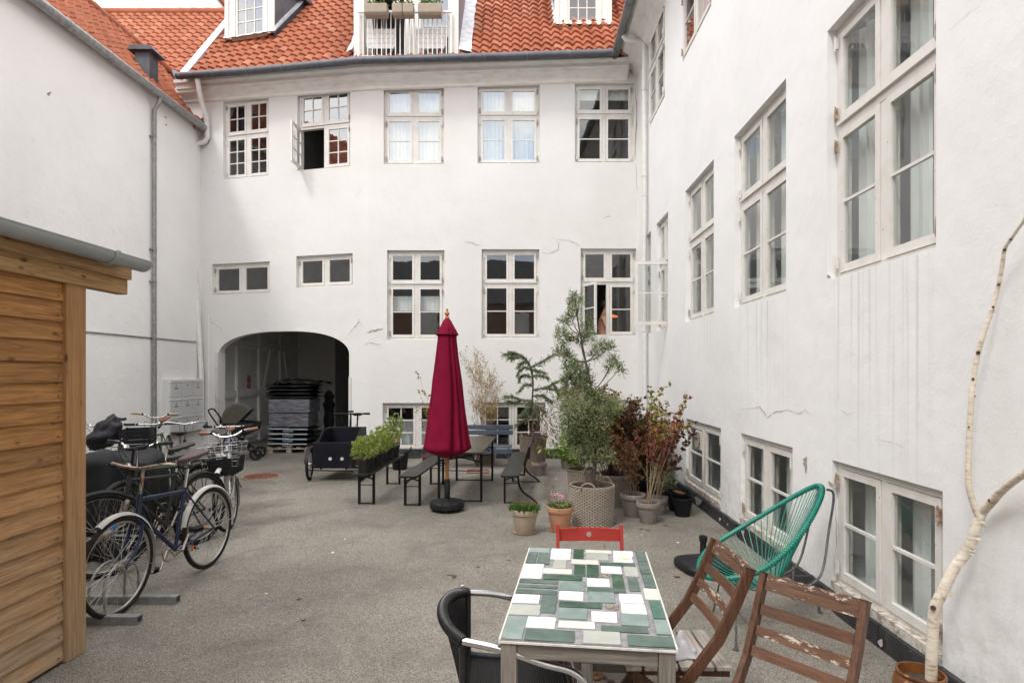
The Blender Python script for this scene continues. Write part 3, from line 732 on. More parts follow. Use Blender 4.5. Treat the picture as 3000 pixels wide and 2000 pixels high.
jb = MB(); LW.box(jb, au1-0.005, au1+0.05, -0.05, 0.018, 0, 1.62); part(jb, 'door_jamb', JB, pw, world=True)
# cracks and lost plaster on the main wall
CRK = M('bare_render', (0.42,0.36,0.28), (0.30,0.27,0.23), 14, 0.95, bs=0.8, bscale=20)
def crack(mb, wf, pts, w, off=0.004, seed=0):
    rng = random.Random(seed); P3 = []
    for (a, b) in zip(pts, pts[1:]):
        for i in range(5):
            t = i/5; P3.append((a[0]+(b[0]-a[0])*t+rng.uniform(-1.6,1.6), a[1]+(b[1]-a[1])*t+rng.uniform(-1.6,1.6)))
    P3.append(pts[-1]); n = len(P3); vs = []
    for i, (x, y) in enumerate(P3):
        ww = w*(math.sin(math.pi*(i+0.3)/(n-0.4))**0.6)*rng.uniform(0.4, 1.2)
        dx = P3[min(i+1,n-1)][0]-P3[max(i-1,0)][0]; dy = P3[min(i+1,n-1)][1]-P3[max(i-1,0)][1]; l = math.hypot(dx, dy) or 1
        for s in (-1, 1):
            u, z = wf.uz(x-dy/l*ww*s, y+dx/l*ww*s); vs.append(wf.P(u, off, z))
    mb.add(vs, [(2*i, 2*i+1, 2*i+3, 2*i+2) for i in range(n-1)])
ck = MB()
crack(ck, RW, [(1020,982),(1036,962),(1050,945),(1056,935)], 1.6, seed=1); crack(ck, RW, [(1073,976),(1090,969),(1110,966),(1124,963)], 2.8, seed=2)
crack(ck, RW, [(1068,1012),(1080,1004),(1117,1009)], 0.7, seed=3)
crack(ck, RW, [(1362,708),(1382,711),(1410,721)], 0.8, seed=4); crack(ck, RW, [(1584,738),(1610,743),(1635,732),(1638,715),(1629,703)], 1.0, seed=5); crack(ck, RW, [(1629,703),(1665,703),(1690,715),(1700,722)], 0.7, seed=6)
crack(ck, RW, [(1862,480),(1868,560),(1873,640),(1870,720)], 1.2, seed=7); crack(ck, RW, [(1862,250),(1866,350),(1860,470)], 2.4, seed=8)
crack(ck, LW, [(612,925),(620,945),(645,960),(655,975)], 0.6, seed=9); crack(ck, RW, [(1765,640),(1782,634),(1790,636)], 0.7, seed=10)
part(ck, 'crack', CRK, ROOTM, world=True)

# ================================================================ the house on the right
ROOTR = T('side_house', 'white rendered house wall close on the right with tall windows and a black plinth', 'house', (2.5, 0, 0))
HW = WF((2.22+0.02286*12.2, 12.2, 0), (-0.02286, -1, 0), (-1, 0.02286, 0))
def hop(x0, x1, z0, z1): return (HW.uz(x0, 1000)[0], HW.uz(x1, 1000)[0], z0, z1)
h1 = [hop(2424, 2742, 2.38, 4.21), hop(2151, 2303, 2.39, 4.21), hop(2008, 2091, 2.40, 4.22), hop(1923, 1957, 2.41, 4.22), hop(1893, 1907, 2.41, 4.22)]
hb = [hop(2438, 2762, 0.19, 1.07), hop(2170, 2322, 0.20, 1.08), hop(2009, 2112, 0.21, 1.07), hop(1935, 1965, 0.21, 1.07)]
h2 = [hop(2000, 2085, 6.08, 7.7), hop(1903, 1948, 6.10, 7.7), hop(2151, 2303, 6.08, 7.7), hop(2424, 2742, 6.08, 7.7)]
hm = MB()
wall_mesh(hm, HW, 0, 22, 0, 7.95, [o+(0.11,) for o in h1+h2] + [o+(0.085,) for o in hb])
part(hm, 'wall', PL_RIGHT, ROOTR, world=True)
for i, o in enumerate(h1):
    window(ROOTR, HW, o, 0.60, (1,1), (1,2), glass=GLASSR, curtain='left' if i < 3 else 'full', room='pale', open_leaf=(((1,0), 84, 0.545) if i == 3 else None), roomdepth=2.2, name='window', rd=0.09)
for i, o in enumerate(hb):
    window(ROOTR, HW, o, None, bot=(1,2), glass=GLASSR, curtain='left' if i != 2 else None, room='pale', rd=0.06, name='basement_window', roomdepth=1.2, sill=True)
for i, o in enumerate(h2):
    window(ROOTR, HW, o, 0.60, (1,1), (1,2), glass=GLASSR, curtain='pink' if i == 0 else 'side', room='pale', name='window', rd=0.03)
pm = MB(); rp = random.Random(4)
# the plinth stands proud and is uneven; it dips under each basement window
for k in range(44):
    a, b = k*0.5, (k+1)*0.5; h_ = 0.135+rp.uniform(-0.006, 0.006)
    HW.box(pm, a, b, 0.0, 0.035+rp.uniform(-0.004,0.004), -0.01, h_)
part(pm, 'plinth', PLINTH, ROOTR, world=True)
cv = MB(); pr = [(0.0,7.55),(0.03,7.60),(0.10,7.66),(0.12,7.70),(0.22,7.76),(0.25,7.80),(0.36,7.84),(0.40,7.90),(0.42,7.98)]
vs = [HW.P(u, n, z) for u in (0.2, 22) for n, z in pr]; m_ = len(pr)
cv.add(vs, [(i, i+1, m_+i+1, m_+i) for i in range(m_-1)]); part(cv, 'soffit', CORNICE, ROOTR, world=True)
rr = MB(); pa = [HW.P(0.1, 0.5, 7.96), HW.P(22, 0.5, 7.96), HW.P(22, -3.5, 11.6), HW.P(0.1, -3.5, 11.6)]; rr.add(pa, [(0,1,2,3)]); part(rr, 'roof', TILE, ROOTR, world=True)
gg = MB(); gg.tube([HW.P(0.3, 0.49, 7.86), HW.P(6, 0.49, 7.885), HW.P(22, 0.49, 7.93)], 0.075, 14); part(gg, 'gutter', ZINC, ROOTR, world=True, smooth=True)
for k in range(10):
    gb2 = MB(); gb2.torus(HW.P(0.6+k*0.85, 0.49, 7.87), HW.U, 0.079, 0.007, 16, 5); part(gb2, 'gutter_bracket', ZINC, ROOTR, world=True, smooth=True)
dq = MB(); u_ = 12.2-10.8
dq.tube([HW.P(u_,0.45,7.80), HW.P(u_,0.40,7.72), HW.P(u_,0.30,7.70), HW.P(u_,0.14,7.69), HW.P(u_,0.08,7.64), HW.P(u_,0.07,7.5), HW.P(u_,0.07,0.05)], 0.045, 12)
for z in (5.25, 4.9, 2.45, 6.8): dq.torus(HW.P(u_,0.07,z), (0,0,1), 0.047, 0.007, 16, 6)
part(dq, 'downpipe', WHITE2, ROOTR, world=True, smooth=True)
ck = MB()
crack(ck, HW, [(2165,1197),(2215,1196),(2225,1190),(2250,1222),(2275,1205),(2310,1200),(2340,1212),(2360,1200),(2385,1218)], 0.9, seed=21)
crack(ck, HW, [(2462,1195),(2480,1212),(2500,1210)], 0.5, seed=22); crack(ck, HW, [(2565,1288),(2600,1292),(2640,1305),(2660,1320)], 0.5, seed=23)
crack(ck, HW, [(2446,1395),(2450,1500),(2452,1600),(2443,1650)], 1.1, seed=24); crack(ck, HW, [(2362,1336),(2360,1350),(2361,1384)], 6, seed=25)
crack(ck, HW, [(2427,806),(2434,816)], 4, seed=26); crack(ck, HW, [(2427,1410),(2443,1425)], 5, seed=27); crack(ck, HW, [(2780,95),(2840,40),(2875,15)], 0.5, seed=28)
part(ck, 'crack', CRK, ROOTR, world=True)
rp = random.Random(77); CHM = M('chipped_render', (0.50,0.48,0.45), (0.35,0.33,0.31), 20, 0.9)
for (x, y, s_) in ((2055,1462,22),(2190,1560,9),(2330,1625,12),(2452,1722,14),(2600,1880,16),(2120,1520,7),(2690,1900,10)):   # chipped paint on the plinth
    pts_ = [HW.uz(x+s_*math.cos(a)*rp.uniform(0.5,1.1)*0.6, y+s_*math.sin(a)*rp.uniform(0.5,1.1)) for a in [k*2*math.pi/9 for k in range(9)]]
    chp = MB(); chp.add([HW.P(u, 0.043, min(max(z, 0.01), 0.13)) for u, z in pts_], [tuple(range(9))]); part(chp, 'chipped_paint', CHM, ROOTR, world=True)

# ================================================================ the house on the left
ROOTL = T('low_side_house', 'windowless white house wall on the left with a steep orange roof and a grey gutter', 'house', (-7.0, 0, 0))
VW = WF((-7.0, 0, 0), (0.02286, 1, 0), (1, -0.02286, 0))
lm = MB(); wall_mesh(lm, VW, -8, 13.3, 0, 6.98, []); part(lm, 'wall', PL_LEFT, ROOTL, world=True)
ld = MB(); a = VW.uz(250, 957); b = VW.uz(572, 987)
VW.box(ld, a[0]-3, b[0], 0, 0.02, 2.34, 2.365); part(ld, 'ledge', STEEL, ROOTL, world=True)
tl_ = MB(); S_ = V((-math.cos(tS), 0, math.sin(tS)))
U_ = -VW.U      # eave direction so that U x S points out of the roof
pantiles(tl_, VW.P(13.9, 0.10, 6.97), U_, S_, 20, 2.75, seed=9, flip=True)
part(tl_, 'roof', TILE, ROOTL, world=True, smooth=True)
rt = MB()
for k in range(46): 
    y = 14.6-k*0.38; rt.tube([VW.P(y, -1.68, 9.03), VW.P(y-0.40, -1.68, 9.03)], [0.10, 0.115], 10, val=random.Random(k).random())
part(rt, 'ridge_tiles', TILE, ROOTL, world=True, smooth=True)
gl_ = MB(); gl_.tube([VW.P(u, 0.17, 6.90) for u in (-6, 4, 12.72)], 0.072, 14); part(gl_, 'gutter', STEEL, ROOTL, world=True, smooth=True)
for k in range(16):
    gj = MB(); gj.torus(VW.P(12.5-k*0.9, 0.17, 6.90), VW.U, 0.076, 0.007, 16, 5); part(gj, 'gutter_bracket', STEEL, ROOTL, world=True, smooth=True)
dl = MB(); u_, _ = VW.uz(443, 900)
dl.tube([VW.P(u_,0.17,6.86), VW.P(u_,0.15,6.75), VW.P(u_,0.06,6.6), VW.P(u_,0.06,0.05)], 0.038, 12); 
for z in (6.1, 4.0, 3.4): dl.torus(VW.P(u_,0.06,z), (0,0,1), 0.041, 0.007, 16, 6); VW.box(dl, u_-0.07, u_-0.03, 0.0, 0.07, z-0.015, z+0.015)
part(dl, 'downpipe', STEEL, ROOTL, world=True, smooth=True)
vc = MB(); cx, cy, cz = -7.13, 11.66, 7.4
vc.bx(cx-0.14, cx+0.14, cy-0.14, cy+0.14, cz-0.3, 7.90); vt = part(vc, 'roof_vent', DARKZ, ROOTL, world=True)
vq = MB(); vq.poly([(cx-0.25,cy-0.22,7.90),(cx+0.25,cy-0.22,7.90),(cx+0.20,cy-0.22,7.98),(cx-0.20,cy-0.22,7.98)], (0,0.44,0)); part(vq, 'vent_cap', DARKZ, vt, world=True)
vl = MB(); vl.beam(VW.P(12.75,0.12,7.0), VW.P(14.55,-1.6,9.08), 0.14, 0.03, (0,0,1)); part(vl, 'valley_flashing', DARKZ, ROOTL, world=True)
hs = MB()
crack(hs, VW, [(143,272),(146,277)], 9, seed=31); crack(hs, VW, [(484,342),(486,347)], 3, seed=32); crack(hs, VW, [(484,364),(487,369)], 3, seed=33)
part(hs, 'wall_hole', CRK, ROOTL, world=True)

# ================================================================ the roof behind, the far white house, the house across the yard
ROOTB = T('rear_house', 'house behind the left wall, its wide orange tile roof rising beyond', 'house', (-12.0, 18, 0))
bt = MB(); tb_ = math.atan(1.05); Sb = V((0, math.cos(tb_), math.sin(tb_)))
pantiles(bt, (-17.2, 12.6, 6.88), (1,0,0), Sb, 12.2, 7.75, lambda c: c.x < -6.62, seed=12, tw=0.24, tl=0.31)
part(bt, 'roof', TILE, ROOTB, world=True, smooth=True)
br = MB()
for k in range(32): x = -17.2+k*0.4; br.tube([(x,17.95,12.53),(x+0.42,17.95,12.53)], [0.12, 0.105], 10, val=random.Random(k+60).random())
part(br, 'ridge_tiles', TILE, ROOTB, world=True, smooth=True)
bw = MB(); bw.bx(-17.2, -5.3, 17.9, 22, 0, 12.4); part(bw, 'wall', PL_LEFT, ROOTB, world=True)
ROOTF = T('far_house', 'plain white gable of a taller house above the orange roof ridge, against the sky', 'house', (-15.5, 25, 0))
fm = MB(); fm.bx(-22, -13.65, 24, 30, 0, 19); part(fm, 'wall', PL_LEFT, ROOTF, world=True)
fr_ = MB(); fr_.poly([(-22.2,23.8,19),(-22.2,30.2,19),(-22.2,27,22)], (8.7,0,0)); part(fr_, 'roof', TILE, ROOTF, world=True)
ROOTO = T('brick_house', 'brown brick house across the yard, seen only mirrored in window panes', 'house', (-2, -10, 0))
om = MB(); om.bx(-9, 5, -16, -10, 0, 5.6); part(om, 'wall', M('brown_brick', (0.16,0.08,0.05), (0.22,0.12,0.08), 20, 0.9), ROOTO, world=True)
orf = MB(); orf.poly([(-9.2,-9.8,5.6),(-9.2,-16.2,5.6),(-9.2,-13,8.6)], (14.4,0,0)); part(orf, 'roof', M('dark_slate', (0.05,0.05,0.055), (0.07,0.07,0.075), 20, 0.7), ROOTO, world=True)
ow = MB()
for k in range(5):
    for z in (1.0, 3.6): ow.bx(-8+k*2.6, -6.8+k*2.6, -10.0, -9.96, z, z+1.5)
part(ow, 'window', WHITE2, ROOTO, world=True)

# ================================================================ the timber shed, front left
ROOTS = T('wooden_shed', 'brown timber shed with overlapping boards and a grey gutter at the left edge', 'shed', (-2.9, 2.5, 0))
SB = woodmat('stained_boards', (0.20,0.085,0.025), (0.45,0.225,0.075), 'Y', (0.11,0.045,0.018), weather=(0.48,0.37,0.25))
SP = woodmat('stained_post', (0.28,0.135,0.05), (0.46,0.26,0.11), 'Z', (0.12,0.05,0.02), weather=(0.42,0.31,0.20))
SF = woodmat('weathered_fascia', (0.20,0.105,0.04), (0.42,0.25,0.11), 'Y', (0.07,0.03,0.015))
def sx(y): return -2.69+0.02286*y
bdm_ = MB(); rs = random.Random(2)
nz = 19; y0, y1 = -1.2, 3.5
for k in range(nz):
    z0 = 0.02+k*0.1165; z1 = z0+0.128; o = 0.0; t = 0.024; a = rs.random()
    z0 += rs.uniform(-.003,.003)
    vs = []
    for y in (y0, y1):
        x = sx(y)-0.036
        vs += [(x-0.03,y,z0),(x+0.020,y,z0),(x+0.003,y,z1),(x-0.03,y,z1)]
    bdm_.add(vs, [(0,1,5,4),(1,2,6,5),(2,3,7,6),(3,0,4,7),(3,2,1,0),(4,5,6,7)], a)
part(bdm_, 'plank_wall', SB, ROOTS, world=True)
pb = MB(); pb.bx(sx(3.6)-0.10, sx(3.6)+0.0, 3.50, 3.66, 0.0, 2.235, 0.4); part(pb, 'corner_post', SP, ROOTS, world=True, bevel=0.006)
tn = MB(); tn.add([(sx(3.5)-0.12,y0,0),(sx(3.5)-0.12,3.5,0),(sx(3.5)-0.12,3.5,2.3),(sx(3.5)-0.12,y0,2.3)], [(0,1,2,3)]); tn.bx(-5.2, sx(3.5)-0.10, 3.46, 3.52, 0, 2.28)
part(tn, 'end_wall', SB, ROOTS, world=True)
bb_ = MB(); bb_.hexa([(sx(-1)-0.06,-1.2,2.225),(sx(-1)+0.015,-1.2,2.225),(sx(3.9)+0.015,4.02,2.225),(sx(3.9)-0.06,4.02,2.225),(sx(-1)-0.06,-1.2,2.335),(sx(-1)+0.015,-1.2,2.335),(sx(3.9)+0.015,4.02,2.335),(sx(3.9)-0.06,4.02,2.335)], 0.75)
part(bb_, 'beam', SF, ROOTS, world=True, bevel=0.004)
fb = MB(); fb.hexa([(sx(-1)-0.03,-1.2,2.325),(sx(-1)+0.035,-1.2,2.325),(sx(3.9)+0.035,4.03,2.325),(sx(3.9)-0.03,4.03,2.325),(sx(-1)-0.03,-1.2,2.41),(sx(-1)+0.035,-1.2,2.41),(sx(3.9)+0.035,4.03,2.41),(sx(3.9)-0.03,4.03,2.41)], 0.2)
part(fb, 'fascia', SF, ROOTS, world=True)
sr = MB(); sr.hexa([(-5.3,-1.3,2.62),(-2.62,-1.3,2.40),(-2.54,3.9,2.40),(-5.3,3.9,2.62),(-5.3,-1.3,2.65),(-2.62,-1.3,2.43),(-2.54,3.9,2.43),(-5.3,3.9,2.65)]); part(sr, 'roof', DARKZ, ROOTS, world=True)
sg = MB(); gx = lambda y: -2.485+0.02286*y; cnt = 14; ysg = (-1.3, 3.88)
vs = []; fs = []
for j, y in enumerate(ysg):
    for r_ in (0.062, 0.056):
        for k in range(cnt+1):
            t = math.pi + math.pi*k/cnt; vs.append((gx(y)+r_*math.cos(t), y, 2.415+r_*math.sin(t)))
n_ = cnt+1
for k in range(cnt):
    fs += [(k, k+1, 2*n_+k+1, 2*n_+k), (n_+k+1, n_+k, 3*n_+k, 3*n_+k+1)]
    fs.append((2*n_+k, 2*n_+k+1, 3*n_+k+1, 3*n_+k))
fs += [(0, 2*n_, 3*n_, n_), (cnt, n_+cnt, 3*n_+cnt, 2*n_+cnt)]
sg.add(vs, fs)
for s_ in (-1, 1): sg.tube([(gx(y)+s_*0.060, y, 2.417) for y in ysg], 0.006, 6)
sg.poly([(gx(3.88)+0.06*math.cos(math.pi+math.pi*k/12), 3.88, 2.415+0.06*math.sin(math.pi+math.pi*k/12)) for k in range(13)], (0,0.004,0))
GUT = M('grey_plastic_gutter', (0.27,0.285,0.285), (0.31,0.325,0.325), 6, 0.4); sgo = part(sg, 'gutter', GUT, ROOTS, world=True, smooth=True)
for y in (2.45, 3.55, 1.2, 0.2):
    sb_ = MB(); pts_ = [(gx(y)+0.068*math.cos(t), y, 2.415+0.068*math.sin(t)) for t in [math.pi*0.9+math.pi*1.15*k/14 for k in range(15)]]
    for dy in (-0.012, 0, 0.012): sb_.tube([(a, b+dy, c) for a, b, c in pts_], 0.0065, 6)
    part(sb_, 'gutter_bracket', GUT, sgo, world=True, smooth=True)
NAIL = M('nail_head', (0.25,0.24,0.22), rough=0.5, metal=0.6)
for k in range(nz):
    m = MB(); z = 0.05+k*0.1165; xx = sx(3.46)-0.012; m.tube([(xx-0.012,3.46,z),(xx+0.004,3.46,z)], 0.004, 6); part(m, 'nail', NAIL, ROOTS, world=True)
# ================================================================ ground fittings
t = T('manhole_cover', 'round rusty manhole cover set in the asphalt near the bicycles', 'manhole cover', tuple(G(765, 1396)))
m = MB(); m.lathe([(0.30,0.001),(0.30,0.012),(0.285,0.013),(0.28,0.008),(0.0,0.008)], n=40); part(m, 'rim', IRON, t, smooth=True)
RUST = M('rust_brown', (0.16,0.055,0.03), (0.24,0.095,0.055), 10, 0.8, bs=0.5, bscale=40)
m = MB(); m.lathe([(0.275,0.009),(0.27,0.016),(0.0,0.016)], n=40)
for k in range(-5, 6):
    for j in range(-5, 6):
        if math.hypot(k, j)*0.047 < 0.25: m.box((k*0.047, j*0.047, 0.018), (0.026,0.026,0.006))
part(m, 'cover_plate', RUST, t)
t = T('drain_grate', 'rusty square drain grate in the ground under the long table', 'drain', tuple(G(1400, 1381)), R(3))
m = MB(); m.bx(-.19,.19,-.19,-.16,0.001,.014); m.bx(-.19,.19,.16,.19,0.001,.014); m.bx(-.19,-.16,-.159,.159,0.001,.014); m.bx(.16,.19,-.159,.159,0.001,.014); part(m, 'rim', RUST, t)
m = MB()
for k in range(8): m.bx(-.15+k*.04,-.135+k*.04,-.158,.158,0.002,.012)
part(m, 'grating', RUST, t)

# ================================================================ mosaic table
t = T('mosaic_table', 'table with a top of white and green ceramic tiles on a weathered grey wooden frame', 'table', (0.339, 2.707, 0), R(-7.2))
tw, tl = 0.634, 1.148
GREYW = woodmat('weathered_grey_wood', (0.12,0.105,0.085), (0.28,0.25,0.215), 'Z', rough=0.85); GREYX = woodmat('weathered_grey_rail', (0.12,0.108,0.09), (0.28,0.255,0.22), 'X', rough=0.85)
GREYY = woodmat('weathered_grey_side', (0.12,0.108,0.09), (0.28,0.255,0.22), 'Y', rough=0.85)
for sx_ in (-1, 1):
    for sy_ in (-1, 1):
        m = MB(); m.box((sx_*(tw/2-0.034), sy_*(tl/2-0.036), 0.358), (0.058,0.058,0.715), val=random.random()); part(m, 'leg', GREYW, t, bevel=0.003)
for sy_ in (-1, 1):
    m = MB(); m.bx(-tw/2+0.064, tw/2-0.064, sy_*(tl/2-0.034)-0.018, sy_*(tl/2-0.034)+0.018, 0.655, 0.7155); part(m, 'apron', GREYX, t, bevel=0.003)
for sx_ in (-1, 1):
    m = MB(); m.bx(sx_*(tw/2-0.034)-0.018, sx_*(tw/2-0.034)+0.018, -tl/2+0.066, tl/2-0.066, 0.655, 0.7155); part(m, 'apron', GREYY, t, bevel=0.003)
m = MB(); m.bx(-tw/2+0.064, tw/2-0.064, tl/2-0.05, tl/2-0.02, 0.09, 0.14); part(m, 'stretcher', GREYX, t, bevel=0.003)
m = MB(); m.bx(-0.03, 0.03, -tl/2+0.05, tl/2-0.052, 0.09, 0.135); part(m, 'stretcher', GREYY, t, bevel=0.003)
GROUT = M('grey_grout', (0.20,0.19,0.20), (0.33,0.31,0.32), 22, 0.9, bs=0.6, bscale=60, bd=0.004)
EDGE = M('chipped_white_edge', (0.66,0.64,0.59), (0.45,0.41,0.35), 24, 0.7, lo=0.5, hi=0.75)
m = MB(); m.bx(-tw/2+0.004, tw/2-0.004, -tl/2+0.004, tl/2-0.004, 0.7165, 0.7285); top_ = part(m, 'tabletop', GROUT, t)
m = MB()
m.bx(-tw/2-0.002, -tw/2+0.0045, -tl/2, tl/2, 0.716, 0.731); m.bx(tw/2-0.0045, tw/2+0.002, -tl/2, tl/2, 0.716, 0.731); m.bx(-tw/2+0.0046, tw/2-0.0046, -tl/2-0.002, -tl/2+0.0035, 0.717, 0.724)
part(m, 'white_edging', EDGE, top_)
def tmat(name, a, b): return M(name, a, b, 14, 0.16, bs=0.35, bscale=22, bd=0.004, spec=0.6, rvar=0.06)
TC = {'W': tmat('white_tile', (0.80,0.80,0.79), (0.76,0.76,0.75)), 'C': tmat('cream_tile', (0.68,0.68,0.61), (0.62,0.62,0.555)), 'O': tmat('bone_tile', (0.44,0.45,0.40), (0.38,0.40,0.355)),
      'D': tmat('dark_green_tile', (0.018,0.055,0.032), (0.055,0.125,0.08)), 'G': tmat('green_tile', (0.05,0.088,0.07), (0.09,0.145,0.118)), 'T': tmat('teal_green_tile', (0.03,0.11,0.08), (0.07,0.18,0.135)),
      'L': tmat('pale_green_tile', (0.17,0.235,0.215), (0.25,0.32,0.295)), 'P': tmat('grey_green_tile', (0.22,0.29,0.26), (0.28,0.35,0.315))}
tiles = [('P',845,278,1025,342),('W',1050,290,1213,347),('W',1042,345,1208,403),('D',1238,304,1322,395),('C',1340,303,1563,347),('O',1345,341,1540,407),('W',1573,317,1752,372),('W',1575,370,1750,428),
 ('G',835,345,905,435),('G',940,348,1022,443),('O',1068,403,1173,477),('C',1216,397,1452,443),('D',1462,427,1770,463),('G',1765,328,1875,420),('G',1788,422,1908,525),('G',1820,527,1953,645),
 ('W',790,437,970,500),('W',775,498,960,567),('C',978,477,1222,527),('D',1240,447,1335,543),('D',1352,447,1455,552),('W',1470,458,1655,525),('O',1665,463,1803,550),('D',978,530,1310,582),
 ('L',1118,583,1335,670),('W',1353,560,1548,635),('D',1562,530,1680,650),('G',1698,560,1813,672),('G',760,568,1100,610),('G',750,612,1097,650),('G',742,652,1093,702),('G',1355,640,1690,690),
 ('C',1833,647,1995,748),('W',725,697,935,780),('G',968,708,1078,858),('W',1115,672,1320,755),('L',1360,675,1595,775),('W',1622,692,1843,777),('O',700,780,940,883),('D',1112,760,1482,822),
 ('W',1640,778,1870,870),('T',1883,757,2033,912),('L',1112,812,1355,915),('W',1387,845,1615,943),('L',1635,865,1893,977),('L',672,890,805,1030),('W',843,887,1072,992),('C',1108,925,1422,998),
 ('G',1472,964,1885,1035),('L',1920,917,2103,1050),('G',828,993,1243,1062),('O',1318,1012,1643,1088),('G',1694,1049,2138,1133)]
cs, sn = math.cos(R(7.2)), math.sin(R(7.2))
def tloc(zx, zy):
    p = G(1260+zx/2.94, 1500+zy/2.94, 0.735); dx, dy = p.x-0.339, p.y-2.707
    return dx*cs - dy*sn, dx*sn + dy*cs
rt_ = random.Random(6)
for kd, a, b, c, d in tiles:
    x0, y1_ = tloc(a, b); x1, y0_ = tloc(c, d)
    if y0_ < -tl/2+0.07: y0_ = -tl/2+0.004+(0.002 if kd != 'O' else 0.004)
    if y1_ > tl/2-0.05: y1_ = tl/2-0.006
    x0 = max(x0, -tw/2+0.005); x1 = min(x1, tw/2-0.005); y1_ = min(y1_, tl/2-0.005); y0_ = max(y0_, -tl/2+0.005)
    # the two corners are seen askew: pull them square
    m = MB(); z1 = 0.7345+rt_.uniform(-0.001, 0.001); j = lambda: rt_.uniform(-0.0015, 0.0015)
    m.hexa([(x0+j(),y0_+j(),0.7287),(x1+j(),y0_+j(),0.7287),(x1+j(),y1_+j(),0.7287),(x0+j(),y1_+j(),0.7287),(x0+j(),y0_+j(),z1),(x1+j(),y0_+j(),z1),(x1+j(),y1_+j(),z1),(x0+j(),y1_+j(),z1)])
    ti = part(m, 'tile', TC[kd], top_, bevel=0.0022)
    if (a, b) == (1575, 370):
        cx_, cy_ = (x0+x1)/2+0.012, (y0_+y1_)/2
        m = MB(); m.lathe([(0.0,0.0006),(0.02,0.0004),(0.021,0)], (0,0,0), 16); m.v = [(x*1.3+cx_, y*0.5+cy_, z+z1+0.0002) for x, y, z in m.v]
        m.add([(cx_-0.022,cy_,z1+0.0006),(cx_-0.04,cy_-0.01,z1+0.0006),(cx_-0.036,cy_+0.012,z1+0.0006)], [(0,1,2)])
        ti['label'] = 'white tile painted with a small yellow and green motif'
        part(m, 'motif', M('yellow_glaze', (0.75,0.62,0.05), (0.25,0.42,0.08), 60, 0.25), top_)
rr_ = random.Random(3); CGR = M('crumbled_grout', (0.22,0.18,0.12), (0.36,0.33,0.28), 60, 0.95)
for (zx, zy) in ((1505, 540), (1565, 812)):
    x, y = tloc(zx, zy); m = MB()
    for k in range(26): m.box((x+rr_.uniform(-.028,.028), y+rr_.uniform(-.022,.022), 0.731), (rr_.uniform(.005,.011),rr_.uniform(.005,.011),0.006), Euler((rr_.random(),rr_.random(),rr_.random())).to_matrix())
    part(m, 'broken_grout', CGR, top_)

# ================================================================ red folding chair
RED = M('red_lacquer', (0.36,0.032,0.026), (0.44,0.055,0.042), 5, 0.38, rvar=0.1)
t = T('folding_chair', 'red wooden folding chair with a round hole in its top slat behind the tiled table', 'chair', (0.475, 3.60, 0), R(-1))
for s in (-1, 1):
    m = MB(); m.beam((s*0.195, 0.08, 0.77), (s*0.195, 0.02, 0.42), 0.02, 0.034, (0,1,0)); m.beam((s*0.195, 0.02, 0.42), (s*0.195, -0.20, 0.0), 0.02, 0.034, (0,1,0)); part(m, 'back_post', RED, t, bevel=0.004)
    m = MB(); m.beam((s*0.165, -0.20, 0.44), (s*0.165, 0.20, 0.0), 0.02, 0.034, (0,1,0)); part(m, 'leg', RED, t, bevel=0.004)
m = MB(); n = 18; hw_ = 0.186; hz = (0.662, 0.742); vs = []; hole = (0.0, 0.702, 0.017)
def sy(x): return 0.085+0.022*(1-(x/hw_)**2)
# slat with a real hole: ring of quads round the hole, filled out to the rectangle
ring = []; K_ = 32
for k in range(K_):
    a = 2*math.pi*k/K_; ca, sa = math.cos(a), math.sin(a)
    k1 = min(hw_/max(abs(ca),1e-6), 0.04/max(abs(sa),1e-6)); ring.append(((hole[2]*ca, hole[2]*sa), (ca*k1, sa*k1)))
for off in (-0.008, 0.008):
    for (ix, iz), (ox, oz) in ring:
        for q in range(5):
            f_ = q/4; x = ix+(ox-ix)*f_; z = iz+(oz-iz)*f_; vs.append((x, sy(x)+off, 0.702+z))
fs = []; W_ = 5; H_ = K_*W_
for k in range(K_):
    l = (k+1) % K_
    for q in range(4):
        fs.append((k*W_+q, k*W_+q+1, l*W_+q+1, l*W_+q)); fs.append((H_+k*W_+q+1, H_+k*W_+q, H_+l*W_+q, H_+l*W_+q+1))
    fs.append((k*W_, l*W_, H_+l*W_, H_+k*W_)); fs.append((l*W_+4, k*W_+4, H_+k*W_+4, H_+l*W_+4))
m.add(vs, fs); part(m, 'backrest', RED, t, smooth=True)
for k in range(5):
    m = MB(); m.bx(-0.155, 0.155, -0.21+k*0.075, -0.155+k*0.075, 0.435, 0.45); part(m, 'seat_slat', RED, t, bevel=0.003)
m = MB(); m.bx(-0.185, 0.185, -0.14, -0.12, 0.12, 0.15); part(m, 'stretcher', RED, t, bevel=0.003)

